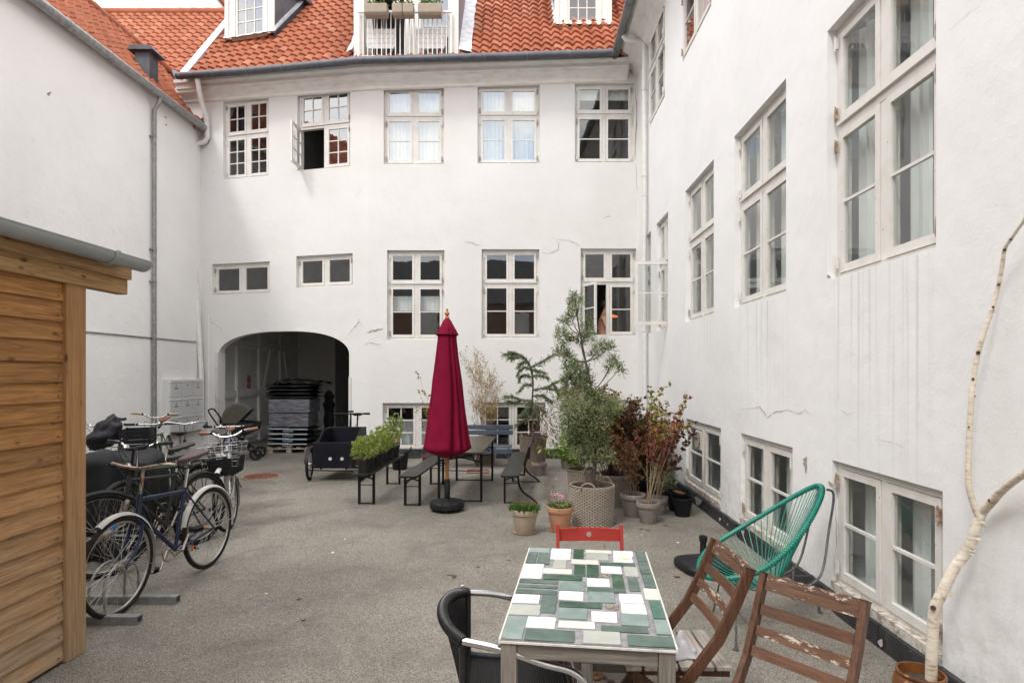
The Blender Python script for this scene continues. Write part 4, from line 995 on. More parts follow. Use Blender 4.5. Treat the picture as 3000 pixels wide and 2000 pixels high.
# ================================================================ brown folding chairs
BRN = woodmat('worn_brown_wood', (0.062,0.029,0.017), (0.15,0.072,0.042), 'Z', rough=0.5)
BRNS = woodmat('worn_brown_slat', (0.072,0.035,0.021), (0.165,0.085,0.052), 'Y', rough=0.55)
BRNP = woodmat('peeling_brown_slat', (0.078,0.039,0.024), (0.175,0.094,0.058), 'Y', rough=0.6, peel=((0.50,0.43,0.36), 0.57))
GREYS = woodmat('grey_seat_slat', (0.30,0.26,0.22), (0.55,0.50,0.44), 'Y', rough=0.85)
def wood_chair(label, loc, rz, hw=0.215, seat_mat=GREYS, topmat=BRNP):
    t = T('folding_chair', label, 'chair', loc, rz, 'brown wooden folding chairs')
    post = [(-0.235,0.885), (-0.165,0.72), (-0.10,0.585), (-0.005,0.46), (0.14,0.27), (0.33,0.0)]
    for s in (-1, 1):
        m = MB(); w = 0.024; h = 0.046; P_ = []
        for i, (x, z) in enumerate(post):
            a, b = post[max(i-1,0)], post[min(i+1,len(post)-1)]; d = V((b[0]-a[0], 0, b[1]-a[1])).normalized(); nn = V((-d.z, 0, d.x))
            c = V((x, s*hw, z)); P_ += [c+nn*h/2+V((0,-w/2,0)), c+nn*h/2+V((0,w/2,0)), c-nn*h/2+V((0,w/2,0)), c-nn*h/2+V((0,-w/2,0))]
        k = len(post); fs = [(0,1,2,3), tuple(4*(k-1)+q for q in (3,2,1,0))]
        for i in range(k-1):
            for q in range(4): fs.append((4*i+q, 4*i+(q+1) % 4, 4*i+4+(q+1) % 4, 4*i+4+q))
        m.add(P_, [tuple(reversed(f)) for f in fs], 0.4+0.15*s); part(m, 'back_post', BRN, t, bevel=0.004)
        m = MB(); m.beam((0.26, s*(hw-0.045), 0.425), (-0.34, s*(hw-0.045), 0.0), 0.022, 0.044, (0,0,1), 0.3); part(m, 'leg', BRN, t, bevel=0.004)
        m = MB(); m.beam((-0.17, s*(hw-0.07), 0.415), (0.27, s*(hw-0.07), 0.425), 0.022, 0.035, (0,0,1), 0.6); part(m, 'seat_rail', BRN, t, bevel=0.003)
        m = MB(); m.tube([(0.05, s*(hw-0.06), 0.285), (0.05, s*(hw+0.016), 0.285)], 0.011, 10); part(m, 'bolt', CHROME, t)
    for i, (x, z, h, mt) in enumerate([(-0.222,0.855,0.066,topmat), (-0.180,0.755,0.042,BRNS), (-0.146,0.68,0.04,topmat), (-0.112,0.61,0.04,BRNS)]):
        m = MB(); n = 12; dv = V((-0.38, 0, 0.925)); nn = V((0.925, 0, 0.38)); vs = []
        for k in range(n+1):
            y = -hw+0.013+(2*hw-0.026)*k/n; bow = -0.024*(1-(y/hw)**2)
            c = V((x, y, z)) + nn*bow
            vs += [c+dv*h/2+nn*0.007, c-dv*h/2+nn*0.007, c-dv*h/2-nn*0.007, c+dv*h/2-nn*0.007]
        fs = [(3,2,1,0), tuple(4*n+q for q in range(4))]
        for k in range(n):
            for q in range(4): fs.append((4*k+q, 4*k+(q+1) % 4, 4*k+4+(q+1) % 4, 4*k+4+q))
        m.add(vs, fs, 0.2+0.2*i); part(m, 'back_slat', mt, t, smooth=True)
    for k in range(6):
        m = MB(); m.bx(-0.17+k*0.077, -0.105+k*0.077, -hw+0.03, hw-0.03, 0.437, 0.455, 0.15*k); part(m, 'seat_slat', seat_mat, t, bevel=0.003)
    m = MB(); m.tube([(-0.2, -hw+0.05, 0.10), (-0.2, hw-0.05, 0.10)], 0.012, 8); part(m, 'stretcher', BRN, t)
    return t
wood_chair('brown folding chair drawn up to the tiled table, a grey cloth on its bleached seat', (0.765, 2.715, 0), R(180), 0.215)
wood_chair('brown folding chair with white paint peeling off its top slat, nearest the birch trunk', (0.966, 2.144, 0), math.atan2(-0.62, -0.79), 0.19)
m = MB(); rc_ = random.Random(9); n = 14; vs = []
for i in range(n+1):
    for j in range(n+1):
        u, v = i/n-0.5, j/n-0.5; r2 = math.hypot(u, v)*2
        h = 0.045*max(0, 1-r2*r2)*(1+0.7*math.sin(9*u+3*v)+0.5*math.sin(14*v-5*u))
        vs.append((u*0.17+0.01*math.sin(8*v), v*0.15+0.01*math.sin(7*u), h+0.004))
m.add(vs, [(i*(n+1)+j, (i+1)*(n+1)+j, (i+1)*(n+1)+j+1, i*(n+1)+j+1) for i in range(n) for j in range(n)])
o = part(m, 'cleaning_cloth', M('grey_cloth', (0.50,0.49,0.50), (0.42,0.41,0.43), 20, 0.95, bs=0.4, bscale=120), smooth='all'); o.location = (0.735, 2.66, 0.457); o.modifiers.new('s', 'SOLIDIFY').thickness = 0.003
tag(o, 'crumpled grey cloth lying on a folding chair seat beside the tiled table', 'cloth')

# ================================================================ black woven armchair
WIC = M('black_wicker', (0.010,0.010,0.011), (0.020,0.020,0.021), 30, 0.38)
t = T('woven_armchair', 'black woven armchair with bright metal arms pushed under the tiled table', 'chair', (0.0, 2.47, 0), R(2))
def bezier(P_, n=8):
    out = []
    for i in range(len(P_)-1):
        p0 = V(P_[max(i-1,0)]); p1 = V(P_[i]); p2 = V(P_[i+1]); p3 = V(P_[min(i+2,len(P_)-1)])
        for k in range(n):
            s = k/n; out.append(0.5*((2*p1)+(p2-p0)*s+(2*p0-5*p1+4*p2-p3)*s*s+(3*p1-p0-3*p2+p3)*s**3))
    out.append(V(P_[-1])); return out
# back shell: u across (-1..1), v up
def back_pt(u, v):
    z = 0.445+v*0.29; lean = -0.20-0.085*v; w = 0.20+0.045*v
    y = w*math.sin(u*1.22)/math.sin(1.22); x = lean + (0.085*v+0.01)*(1-math.cos(u*1.22))*1.5
    return V((x, y, z - 0.03*v*abs(u)**2))
def seat_pt(u, v):        # u across, v from back 0 to front 1
    w = 0.205+0.015*v; x = -0.205+0.445*v; z = 0.445-0.02*math.sin(math.pi*v)-0.012*(1-u*u)+(0.012 if v < 0.05 else 0)
    if v > 0.93: z -= (v-0.93)*0.25
    return V((x, u*w, z))
def weave(fn, nu, nv, w, mb):
    for i in range(nu+1):
        u = -1+2*i/nu; pts = [fn(u, j/28) for j in range(29)]
        for a, b in zip(pts, pts[1:]): mb.beam(a, b, w, w*0.5, (0,1,0) if fn is back_pt else (0,0,1))
    for j in range(nv+1):
        v = j/nv; pts = [fn(-1+2*k/26, v)+V((0,0,0.0008 if fn is seat_pt else 0)) for k in range(27)]
        mb.tube(pts, w*0.42, 4, cap=False)
m = MB(); weave(back_pt, 44, 40, 0.0055, m); part(m, 'backrest', WIC, t, smooth=True)
m = MB(); weave(seat_pt, 44, 44, 0.0055, m); part(m, 'seat', WIC, t, smooth=True)
m = MB(); top_line = [back_pt(-1+2*k/24, 1.0) for k in range(25)]; m.tube(top_line, 0.021, 12)
for k in range(0): pass
rib = MB()
for k in range(24):
    for q in range(3):
        c = top_line[k].lerp(top_line[k+1], q/3); d = top_line[k+1]-top_line[k]; rib.torus(c, d, 0.0205, 0.0028, 10, 4)
bk = part(m, 'back_rim', WIC, t, smooth=True); part(rib, 'wrapping', WIC, bk, smooth=True)
for s in (-1, 1):
    m = MB(); m.tube([back_pt(s, v/10) for v in range(11)], 0.014, 10); m.tube([seat_pt(s, v/12) for v in range(13)], 0.015, 10); part(m, 'side_rim', WIC, t, smooth=True)
m = MB(); m.tube([seat_pt(-1+2*k/12, 1.0) for k in range(13)], 0.017, 10); part(m, 'front_rim', WIC, t, smooth=True)
for s in (-1, 1):
    e = top_line[0 if s < 0 else -1]
    pts = bezier([e+V((0.0,0,0.0)), (-0.06,s*0.268,0.685), (0.10,s*0.28,0.635), (0.21,s*0.275,0.60), (0.262,s*0.27,0.54), (0.275,s*0.255,0.40), (0.285,s*0.245,0.0)], 7)
    m = MB(); m.tube(pts, 0.0145, 14); part(m, 'arm', ALU, t, smooth=True)
    m = MB(); m.tube(bezier([(-0.10,s*0.20,0.42), (-0.20,s*0.215,0.36), (-0.27,s*0.225,0.0)], 6), 0.0125, 12); part(m, 'leg', ALU, t, smooth=True)
m = MB(); m.tube([(0.27,-0.25,0.40),(0.27,0.25,0.40)], 0.011, 10); m.tube([(0.27,-0.25,0.40),(-0.18,-0.21,0.40)], 0.011, 10); m.tube([(0.27,0.25,0.40),(-0.18,0.21,0.40)], 0.011, 10); part(m, 'frame', ALU, t, smooth=True)

# ================================================================ green string chair
GRN = M('green_cord', (0.006,0.16,0.115), (0.012,0.22,0.16), 12, 0.35)
WIRE = M('grey_iron_rod', (0.10,0.10,0.105), (0.16,0.16,0.16), 20, 0.5, 0.5)
ax = V((-0.92, -0.16, 0)); Lp = ax.length; f_ = ax.normalized(); sd_ = V((-f_.y, f_.x, 0))
t = T('string_chair', 'green egg-shaped string chair on thin metal legs beside the basement windows', 'chair', (1.75, 4.03, 0))
o_ = V((1.75, 4.03, 0)); back_top = V((2.165, 4.20, 0.905))-o_; front = V((1.30, 4.06, 0.33))-o_
def rimp(a):
    k = (1-math.cos(a))/2                     # 0 back top .. 1 front
    c = back_top.lerp(front, k); c.z += -0.06*math.sin(math.pi*k)
    w = 0.335*math.sin(a)*(0.50+0.66*k if k < 0.8 else 1.028)
    return c + sd_*w
NR = 72; rim = [rimp(2*math.pi*k/NR) for k in range(NR)]
m = MB(); m.tube(rim, 0.016, 12, closed=True); rm_ = part(m, 'rim', GRN, t, smooth=True)
m = MB()
for k in range(NR):
    for q in range(2): m.torus(rim[k].lerp(rim[(k+1) % NR], q/2), rim[(k+1) % NR]-rim[k], 0.0158, 0.0045, 10, 4)
part(m, 'wrapping', GRN, rm_, smooth=True)
cc = V((1.74, 4.06, 0.29))-o_
m = MB()
for k in range(60):
    a = 2*math.pi*k/60; p = rimp(a); q = cc + V((p.x-cc.x, p.y-cc.y, 0))*0.14 + sd_*0.05*math.sin(a)
    kf = (1-math.cos(a))/2; mid = p.lerp(q, 0.55); mid.z -= 0.045*kf; 
    m.tube(bezier([p, mid, q], 5), 0.0034, 6, cap=False)
part(m, 'cords', GRN, t, smooth=True, label='taut green cords fanning from the rim to the low centre of the seat')
m = MB(); m.torus(cc+V((0,0,-0.005)), (0,0,1), 0.07, 0.008, 24, 6); m.tube([cc+sd_*0.07, cc-sd_*0.07], 0.006, 6); part(m, 'seat_ring', GRN, t, smooth=True)
fl_, fr2, bl, br2 = [G(2087,1803)-o_, G(2156,1903)-o_, G(2402,1794)-o_, V((2.12,4.5,0))-o_]
fl_.z = fr2.z = 0
for p, q in ((fl_, cc+f_*0.12+sd_*0.16), (fr2, cc+f_*0.12-sd_*0.16), (bl, cc-f_*0.10-sd_*0.12), (br2, cc-f_*0.10+sd_*0.12)):
    m = MB(); m.tube([q+V((0,0,-0.02)), V((p.x,p.y,0.26)).lerp(q, 0.15), p], 0.0075, 8); m.tube([p+V((0,0,0.0)), p+V((0,0,0.008))], 0.018, 12); part(m, 'leg', WIRE, t, smooth=True)
for s in (-1, 1):
    m = MB(); m.tube(bezier([back_top+sd_*s*0.07+V((0.0,0,-0.01)), back_top-f_*0.045+sd_*s*0.08+V((0,0,-0.05)), V((2.17,4.22,0.62))-o_+sd_*s*0.10, V((2.06,4.15,0.33))-o_+sd_*s*0.12, cc-f_*0.12+sd_*s*0.12+V((0,0,-0.03))], 6), 0.0085, 8); part(m, 'back_stay', WIRE, t, smooth=True)
m = MB(); m.tube([cc+f_*0.12+sd_*0.16, cc+f_*0.12-sd_*0.16, cc-f_*0.10-sd_*0.12, cc-f_*0.10+sd_*0.12], 0.0075, 8, closed=True); m.tube([fl_.lerp(cc,0.35), fr2.lerp(cc,0.35)], 0.006, 8); part(m, 'frame', WIRE, t, smooth=True)

# ================================================================ empty parasol foot
t = T('parasol_stand', 'empty black plastic parasol stand with a short tube beside the green chair', 'parasol stand', (1.655, 5.17, 0), R(12))
m = MB(); pf = []
for k in range(40):
    a = 2*math.pi*k/40; c_, s_ = math.cos(a), math.sin(a); r = 0.215/((abs(c_)**4+abs(s_)**4)**0.25); pf.append((r*c_, r*s_))
def ringz(sc, z): return [(x*sc, y*sc, z) for x, y in pf]
vs = ringz(0.93,0.0)+ringz(1.0,0.02)+ringz(1.0,0.055)+ringz(0.93,0.075)+ringz(0.25,0.10)+ringz(0.2,0.105)
m.add(vs, [(i*40+k, i*40+(k+1) % 40, (i+1)*40+(k+1) % 40, (i+1)*40+k) for i in range(5) for k in range(40)] + [tuple(200+k for k in range(40))]); part(m, 'tank', BLACKP, t, smooth=True)
m = MB(); m.lathe([(0.045,0.10),(0.03,0.12),(0.026,0.24),(0.034,0.245),(0.036,0.29),(0.025,0.292),(0.022,0.26)], n=24); part(m, 'tube', BLACKP, t, smooth=True)
m = MB(); m.lathe([(0.0,0.0),(0.025,0.0),(0.025,0.02),(0.0,0.022)], (0.13,0.1,0.085), 14); part(m, 'filler_cap', BLACKP, t, smooth=True)

# ================================================================ closed parasol
up = G(1310, 1494)
t = T('parasol', 'closed dark red parasol standing on a round black base in front of the long table', 'parasol', tuple(up))
BUR = M('burgundy_canvas', (0.155,0.002,0.020), (0.195,0.004,0.028), 5, 0.85, spec=0.15, bs=0.25, bscale=260, bd=0.002)
def canopy(prof, folds, amp, seed, n=96):
    rg = random.Random(seed); ph = [rg.uniform(-.25,.25) for _ in range(folds)]
    vs = []
    for (r, z, am, zz) in prof:
        for k in range(n):
            t_ = 2*math.pi*k/n; tw_ = t_+0.34*math.sin(t_*2+0.9)+0.20*math.sin(t_*3+2.2)+0.10*math.sin(z*4+t_); f__ = ((tw_ % (2*math.pi))/(2*math.pi))*folds; i = int(f__) % folds; u = f__-int(f__)
            c = abs(math.sin(math.pi*(u+ph[i]*0.3*math.sin(math.pi*u))))**0.75
            rr_ = r*(1-am+am*c*1.35)+0.006*math.sin(5*t_+z*9)*am
            vs.append((rr_*math.cos(t_), rr_*math.sin(t_), z+zz*(c-0.5)*2))
    return vs, [(i*n+k, i*n+(k+1) % n, (i+1)*n+(k+1) % n, (i+1)*n+k) for i in range(len(prof)-1) for k in range(n)]
m = MB(); v_, f__ = canopy([(0.03,2.34,0.0,0),(0.06,2.30,0.1,0),(0.085,2.22,0.2,0),(0.108,2.15,0.28,0),(0.11,2.1,0.3,0),(0.13,1.9,0.32,0),(0.165,1.6,0.34,0),(0.20,1.25,0.36,0),(0.235,0.95,0.38,0.0),(0.255,0.80,0.42,0.01),(0.262,0.745,0.45,0.03),(0.235,0.72,0.5,0.03),(0.16,0.70,0.5,0.0),(0.09,0.665,0.4,0.0),(0.05,0.70,0.2,0)], 8, 0.3, 4)
m.add(v_, f__); part(m, 'canopy', BUR, t, smooth='all')
m = MB(); v_, f__ = canopy([(0.022,2.375,0,0),(0.045,2.35,0.05,0),(0.085,2.27,0.15,0),(0.128,2.17,0.25,0.012),(0.130,2.155,0.27,0.014),(0.122,2.155,0.27,0.014)], 8, 0.3, 4)
m.add(v_, f__); part(m, 'vent_flap', BUR, t, smooth='all')
WP = M('varnished_pole', (0.33,0.12,0.03), (0.42,0.17,0.05), 14, 0.35, stretch=(1,1,0.1))
m = MB(); m.tube([(0,0,0.33),(0,0,2.37)], 0.0225, 18); part(m, 'pole', WP, t, smooth=True)
m = MB(); m.lathe([(0.022,2.365),(0.03,2.375),(0.028,2.39),(0.014,2.40),(0.022,2.415),(0.031,2.43),(0.028,2.447),(0.012,2.458),(0.010,2.468),(0.015,2.478),(0.012,2.492),(0.0,2.498)], n=20); part(m, 'finial', WP, t, smooth=True)
m = MB(); m.lathe([(0.036,0.10),(0.036,0.36),(0.030,0.375),(0.028,0.39),(0.024,0.39)], n=20); part(m, 'socket', BLACKP, t, smooth=True)
m = MB(); nb = 72; prof_ = [(0.20,0.035),(0.215,0.04),(0.217,0.095),(0.212,0.108),(0.205,0.112),(0.15,0.125),(0.09,0.138),(0.04,0.150)]
vs = []
for i, (r, z) in enumerate(prof_):
    for k in range(nb): 
        dz = 0.004*math.sin(k*math.pi/3) if 4 <= i <= 6 else 0; vs.append((r*math.cos(2*math.pi*k/nb), r*math.sin(2*math.pi*k/nb), z+dz))
m.add(vs, [(i*nb+k, i*nb+(k+1) % nb, (i+1)*nb+(k+1) % nb, (i+1)*nb+k) for i in range(len(prof_)-1) for k in range(nb)]+[tuple(range(nb-1,-1,-1))])
for r in (0.06,0.085,0.11,0.135,0.16,0.185): m.torus((0,0,0.150-(r-0.04)*0.24), (0,0,1), r, 0.0032, 60, 4)
bs_ = part(m, 'base', BLACKP, t, smooth=True)
for a in (60, 180, 270, 330):
    m = MB(); c_ = V((0.165*math.cos(R(a)), 0.165*math.sin(R(a)), 0.018)); m.torus(c_, (math.sin(R(a+20)), math.cos(R(a)), 0), 0.012, 0.006, 16, 6); m.tube([c_+V((0,0,0)), c_+V((0,0,0.03))], 0.006, 6); part(m, 'caster', STEEL if a == 270 else BLACKP, bs_, smooth=True)

# ================================================================ beer garden table and benches
BLW = M('black_stained_plank', (0.009,0.009,0.008), (0.019,0.019,0.017), 3, 0.40, spec=0.28, stretch=(6,0.6,6), bs=0.25, bscale=8, rvar=0.08)
BRT = M('dark_brown_tabletop', (0.038,0.030,0.021), (0.062,0.052,0.038), 3, 0.30, spec=0.4, stretch=(5,0.6,5), rvar=0.08, bs=0.2, bscale=6)
def plank(w, l, z, th=0.026, r=0.045):
    m = MB(); pts = []
    for (cx_, cy_, a0) in ((w/2-r, l/2-r, 0), (-w/2+r, l/2-r, 90), (-w/2+r, -l/2+r, 180), (w/2-r, -l/2+r, 270)):
        for k in range(6): a = R(a0+k*18); pts.append((cx_+r*math.cos(a), cy_+r*math.sin(a), z-th))
    m.poly(pts, (0,0,th)); return m
def legframe(t, y, w, h, inward, tall=False, lift=0.0):
    s_ = 0.013
    for s in (-1, 1):
        m = MB(); m.box((s*w/2, y, h/2), (0.031,0.031,h)); part(m, 'leg', BLACKM, t, bevel=0.002)
    m = MB(); m.tube([(-w/2, y, h*0.62), (w/2, y, h*0.62)], 0.006, 6); m.bx(-w/2, w/2, y-0.010, y+0.010, 0.006, 0.018)
    for s in (-1, 1): m.beam((s*w/2, y, h*0.80), (-s*w*0.34, y+0.012*s, h-0.03), 0.008, 0.018, (0,0,1)); m.beam((s*w*0.42, y, h*0.72), (s*w*0.1, y+inward*0.32, h-0.02), 0.008, 0.018, (0,0,1))
    part(m, 'brace', BLACKM, t)
def heading(a, b): return math.atan2(-(b[0]-a[0]), b[1]-a[1])
# table
a, b = (-0.703, 7.64), (-0.58, 9.64); tb_c = ((a[0]+b[0])/2, (a[1]+b[1])/2, 0)
t = T('folding_table', 'long folding table with dark glossy top and black metal legs behind the parasol', 'table', tb_c, heading(a, b))
part(plank(0.64, 2.0, 0.685), 'tabletop', BRT, t, bevel=0.004)
m = MB(); m.bx(-0.27,0.27,-0.9,-0.86,0.645,0.658); m.bx(-0.27,0.27,0.86,0.9,0.645,0.658); m.bx(-0.02,0.02,-0.85,0.85,0.645,0.658); part(m, 'batten', BLACKM, t)
for y, i in ((-0.74, 1), (0.80, -1)): legframe(t, y, 0.565, 0.657, i)
# benches
def bench(label, a, b, z, w=0.235, grp='black folding benches'):
    c = ((a[0]+b[0])/2, (a[1]+b[1])/2, 0); l = math.hypot(b[0]-a[0], b[1]-a[1])
    t = T('folding_bench', label, 'bench', c, heading(a, b), grp)
    part(plank(w, l, z, 0.028, 0.05), 'seat', BLW, t, bevel=0.005)
    for y, i in ((-l/2+0.25, 1), (l/2-0.28, -1)): legframe(t, y, 0.19, z-0.028, i)
    return t
bench('black folding bench along the left side of the long table, its seat empty', (-1.30, 7.42), (-1.12, 9.4), 0.42)
bench('black folding bench carrying the row of green potted plants', (-1.90, 7.50), (-1.80, 9.42), 0.43)
a, b = (-0.03, 7.45), (0.13, 9.75); 
t = T('folding_bench', 'black folding bench with a plank backrest on the right of the long table', 'bench', ((a[0]+b[0])/2, (a[1]+b[1])/2, 0), heading(a, b), 'black folding benches')
part(plank(0.235, 2.25, 0.415, 0.028, 0.05), 'seat', BLW, t, bevel=0.005)
m = MB(); m.hexa([(0.175,-1.0,0.575),(0.20,-1.0,0.58),(0.20,1.05,0.58),(0.175,1.05,0.575),(0.225,-1.0,0.765),(0.25,-1.0,0.76),(0.25,1.05,0.76),(0.225,1.05,0.765)]); part(m, 'backrest', BLW, t, bevel=0.008)
for y, i in ((-0.80, 1), (0.72, -1)):
    for s in (-1,):
        m = MB(); m.box((-0.09, y, 0.193), (0.026,0.026,0.386)); part(m, 'leg', BLACKM, t, bevel=0.002)
    m = MB(); m.tube(bezier([(0.08,y,0.38),(0.09,y,0.30),(0.105,y,0.22),(0.16,y,0.14),(0.26,y,0.07),(0.34,y,0.0)], 5), 0.014, 8); part(m, 'leg', BLACKM, t, smooth=True)
    m = MB(); m.beam((0.05,y,0.38), (0.17,y,0.37), 0.03, 0.02); m.tube([(0.165,y,0.36),(0.175,y,0.5),(0.235,y,0.72)], 0.013, 8); part(m, 'back_support', BLACKM, t, smooth=True)
    m = MB(); m.bx(-0.09, 0.33, y-0.008, y+0.008, 0.004, 0.014); m.tube([(-0.09,y,0.26),(0.1,y,0.26)], 0.006, 6); m.beam((-0.08,y,0.3),(0.06,y,0.375),0.008,0.016,(0,0,1)); m.beam((-0.08,y,0.375),(0.05,y,0.3),0.008,0.016,(0,0,1)); part(m, 'brace', BLACKM, t)
# blue grey garden bench against the wall
BLU = M('blue_grey_paint', (0.055,0.072,0.10), (0.075,0.095,0.125), 6, 0.5, stretch=(0.5,4,4))
t = T('garden_bench', 'dark blue grey slatted garden bench standing before the basement windows', 'bench', (-0.62, 10.9, 0), 0)
for z in (0.70, 0.60):
    m = MB(); m.bx(-0.64, 0.64, 0.13, 0.155, z-0.042, z+0.042); part(m, 'back_slat', BLU, t, bevel=0.008)
for k in range(4):
    m = MB(); m.bx(-0.62, 0.62, -0.26+k*0.095, -0.18+k*0.095, 0.36, 0.385); part(m, 'seat_slat', BLU, t, bevel=0.006)
for x in (-0.56, 0.56):
    m = MB(); m.tube(bezier([(x,0.16,0.74),(x,0.14,0.5),(x,0.10,0.36),(x,0.22,0.0)], 5), 0.014, 8); m.tube([(x,-0.25,0.355),(x,0.11,0.355)], 0.013, 8); m.tube([(x,-0.22,0.355),(x,-0.27,0.0)], 0.014, 8); part(m, 'leg', BLU, t, smooth=True)
m = MB(); m.bx(-0.62, 0.62, -0.272, -0.255, 0.26, 0.35); part(m, 'front_rail', BLU, t, bevel=0.004)

# ================================================================ mailboxes on the left wall
MBW = M('grey_white_enamel', (0.62,0.62,0.63), (0.58,0.58,0.59), 4, 0.4); MBS = M('white_enamel', (0.70,0.70,0.69), (0.66,0.66,0.65), 4, 0.45)
t = T('mailbox_cabinet', 'white wall cabinet of nine mailboxes beside the downpipes above the bicycles', 'mailboxes', tuple(VW.P(12.1, 0.07, 0.5)))
m = MB(); VW.box(m, 11.52, 12.70, 0.0, 0.13, 0.50, 1.575); part(m, 'cabinet', MBS, t, world=True, bevel=0.004)
for i in range(3):
    for j in range(3):
        u0_ = 11.53+i*0.39; z0_ = 0.51+j*0.355
        m = MB(); VW.box(m, u0_+0.006, u0_+0.378, 0.131, 0.146, z0_+0.004, z0_+0.28); d_ = part(m, 'mailbox_door', MBW, t, world=True, bevel=0.003)
        m = MB(); VW.box(m, u0_+0.006, u0_+0.378, 0.131, 0.152, z0_+0.292, z0_+0.345); part(m, 'letter_flap', MBS, d_, world=True, bevel=0.003)
        m = MB(); c_ = VW.P(u0_+0.19, 0.147, z0_+0.235); m.tube([c_, c_+VW.N*0.008], 0.012, 12); part(m, 'lock', BLACKM, d_, world=True)
        if (i, j) in ((0,2),(1,1),(2,1),(0,1),(2,2)):
            m = MB(); VW.box(m, u0_+0.14, u0_+0.25, 0.147, 0.1485, z0_+0.165, z0_+0.195); part(m, 'name_plate', STEEL, d_, world=True)

# ================================================================ stacked sacks on a pallet
t = T('pallet', 'wooden pallet on the ground just inside the gateway under wrapped goods', 'pallet', (-4.76, 13.05, 0), R(3))
PALW = M('pallet_wood', (0.30,0.24,0.17), (0.42,0.35,0.26), 6, 0.85)
for k in range(5): m = MB(); m.bx(-0.44+k*0.2, -0.36+k*0.2, -0.38, 0.38, 0.10, 0.122); part(m, 'top_board', PALW, t)
for y in (-0.35, 0, 0.35): m = MB(); m.bx(-0.45, 0.45, y-0.03, y+0.03, 0.078, 0.0995); part(m, 'stringer', PALW, t)
for x in (-0.38, 0, 0.38):
    for y in (-0.33, 0.33): m = MB(); m.bx(x-0.05, x+0.05, y-0.04, y+0.04, 0, 0.0775); part(m, 'block', PALW, t)
WRAP = M('plastic_film', (0.085,0.085,0.10), (0.17,0.17,0.19), 5, 0.22, bs=1.0, bscale=7, bd=0.04, stretch=(1,1,2.5))
SACK = M('black_sack', (0.012,0.022,0.018), (0.03,0.05,0.035), 7, 0.25, bs=0.6, bscale=12, bd=0.02); SACKW = M('white_sack_print', (0.55,0.57,0.62), (0.42,0.46,0.52), 7, 0.3)
def pillow(mb, c, d, rz=0, sag=0.0, n=14, seed=0):
    rg = random.Random(seed); vs = []
    for top_ in (0, 1):
        for i in range(n+1):
            for j in range(n+1):
                u, v = i/n*2-1, j/n*2-1; e = (1-abs(u)**5)*(1-abs(v)**5)
                h = (0.5+0.5*e**0.5)*d[2]/2 if e > 0 else 0.0
                if e <= 0: h = 0.1*d[2]
                x, y = u*d[0]/2*(0.985+0.015*math.cos(3*v)), v*d[1]/2
                z = (h if top_ else -h)+noise.noise(V((u*2+seed, v*2, top_*3)))*0.012
                q = V((x, y, z)); q.rotate(Euler((0, 0, rz))); vs.append(q+V(c))
    N1 = (n+1)**2; fs = []
    for i in range(n):
        for j in range(n):
            a_ = i*(n+1)+j; fs.append((N1+a_, N1+a_+n+1, N1+a_+n+2, N1+a_+1)); fs.append((a_, a_+1, a_+n+2, a_+n+1))
    for i in range(n):
        for (p, q) in (((i+1)*(n+1), i*(n+1)), (i*(n+1)+n, (i+1)*(n+1)+n), (i, i+1), (n*(n+1)+i+1, n*(n+1)+i)): fs.append((p, q, N1+q, N1+p))
    mb.add(vs, fs)
sx0, sy0 = -4.76, 13.05
for k in range(4):
    t = T('soil_sack', f'soil sack with white printing, {("lowest","second","third","topmost")[k]} of the four printed sacks on the pallet', 'sack', (sx0+(-0.01, 0.012, -0.008, 0.01)[k], sy0, 0.125+k*0.105), R((1,-1.5,2,0)[k]), 'printed soil sacks')
    m = MB(); pillow(m, (0,0,0.052), (0.88,0.74,0.108), seed=k); part(m, 'sack', SACK, t, smooth='all')
    m = MB(); m.bx(-0.42,0.02,-0.381,-0.372,0.062,0.085); m.bx(-0.06,0.41,-0.381,-0.372,0.052,0.075); part(m, 'white_band', SACKW, t, bevel=0.004)
    cu = bpy.data.curves.new('print', 'FONT'); cu.body = 'Plantesæk'; cu.size = 0.055; cu.extrude = 0.001; cu.align_x = 'CENTER'
    tmp_ = bpy.data.objects.new('print_curve', cu); link(tmp_); me_ = bpy.data.meshes.new_from_object(tmp_); bpy.data.objects.remove(tmp_); me_.materials.clear(); me_.materials.append(SACKW)
    po = link(bpy.data.objects.new('print', me_)); po.parent = t; po.location = (0.0, -0.384, 0.012); po.rotation_euler = (R(90), 0, 0)
m = MB(); m.box((0,0,0.30), (0.84,0.74,0.60)); m.v = [(x*(1+0.01*math.sin(9*z)), y, z) for x, y, z in m.v]
t = T('wrapped_block', 'grey film wrapped block of goods resting on the printed soil sacks', 'wrapped goods', (sx0, sy0, 0.545), R(2))
m = MB(); m.box((0,0,0.15), (0.83,0.74,0.295)); part(m, 'lower_block', WRAP, t, bevel=0.02); m = MB(); m.box((0.015,-0.005,0.45), (0.87,0.77,0.30)); part(m, 'upper_block', WRAP, t, bevel=0.02)
BLF = M('black_film', (0.008,0.008,0.009), (0.02,0.02,0.022), 6, 0.15, bs=1.0, bscale=9, bd=0.03)
for k in range(4):
    m = MB(); pillow(m, (0,0,0.04), (0.97,0.84,0.085), seed=20+k); o = part(m, 'plastic_sack', BLF, smooth='all'); o.location = (sx0+0.02, sy0, 1.148+k*0.078); o.rotation_euler = (0,0,R((2,-1,3,0)[k]))
    tag(o, f'glossy black sack, {("lowest","second","third","uppermost")[k]} of four unprinted sacks on the wrapped block', 'sack', 'glossy black sacks')
m = MB(); n = 16; vs = []
for i in range(n+1):
    for j in range(n+1):
        u, v = i/n*2-1, j/n*2-1; vs.append((u*0.5+0.12*v*v, v*0.42, 0.02+0.09*(1-u*u*0.8)*(1-v*v*0.6)+0.05*noise.noise(V((u*2.3,v*2.6,0.4)))-0.10*max(0,abs(u)-0.85)))
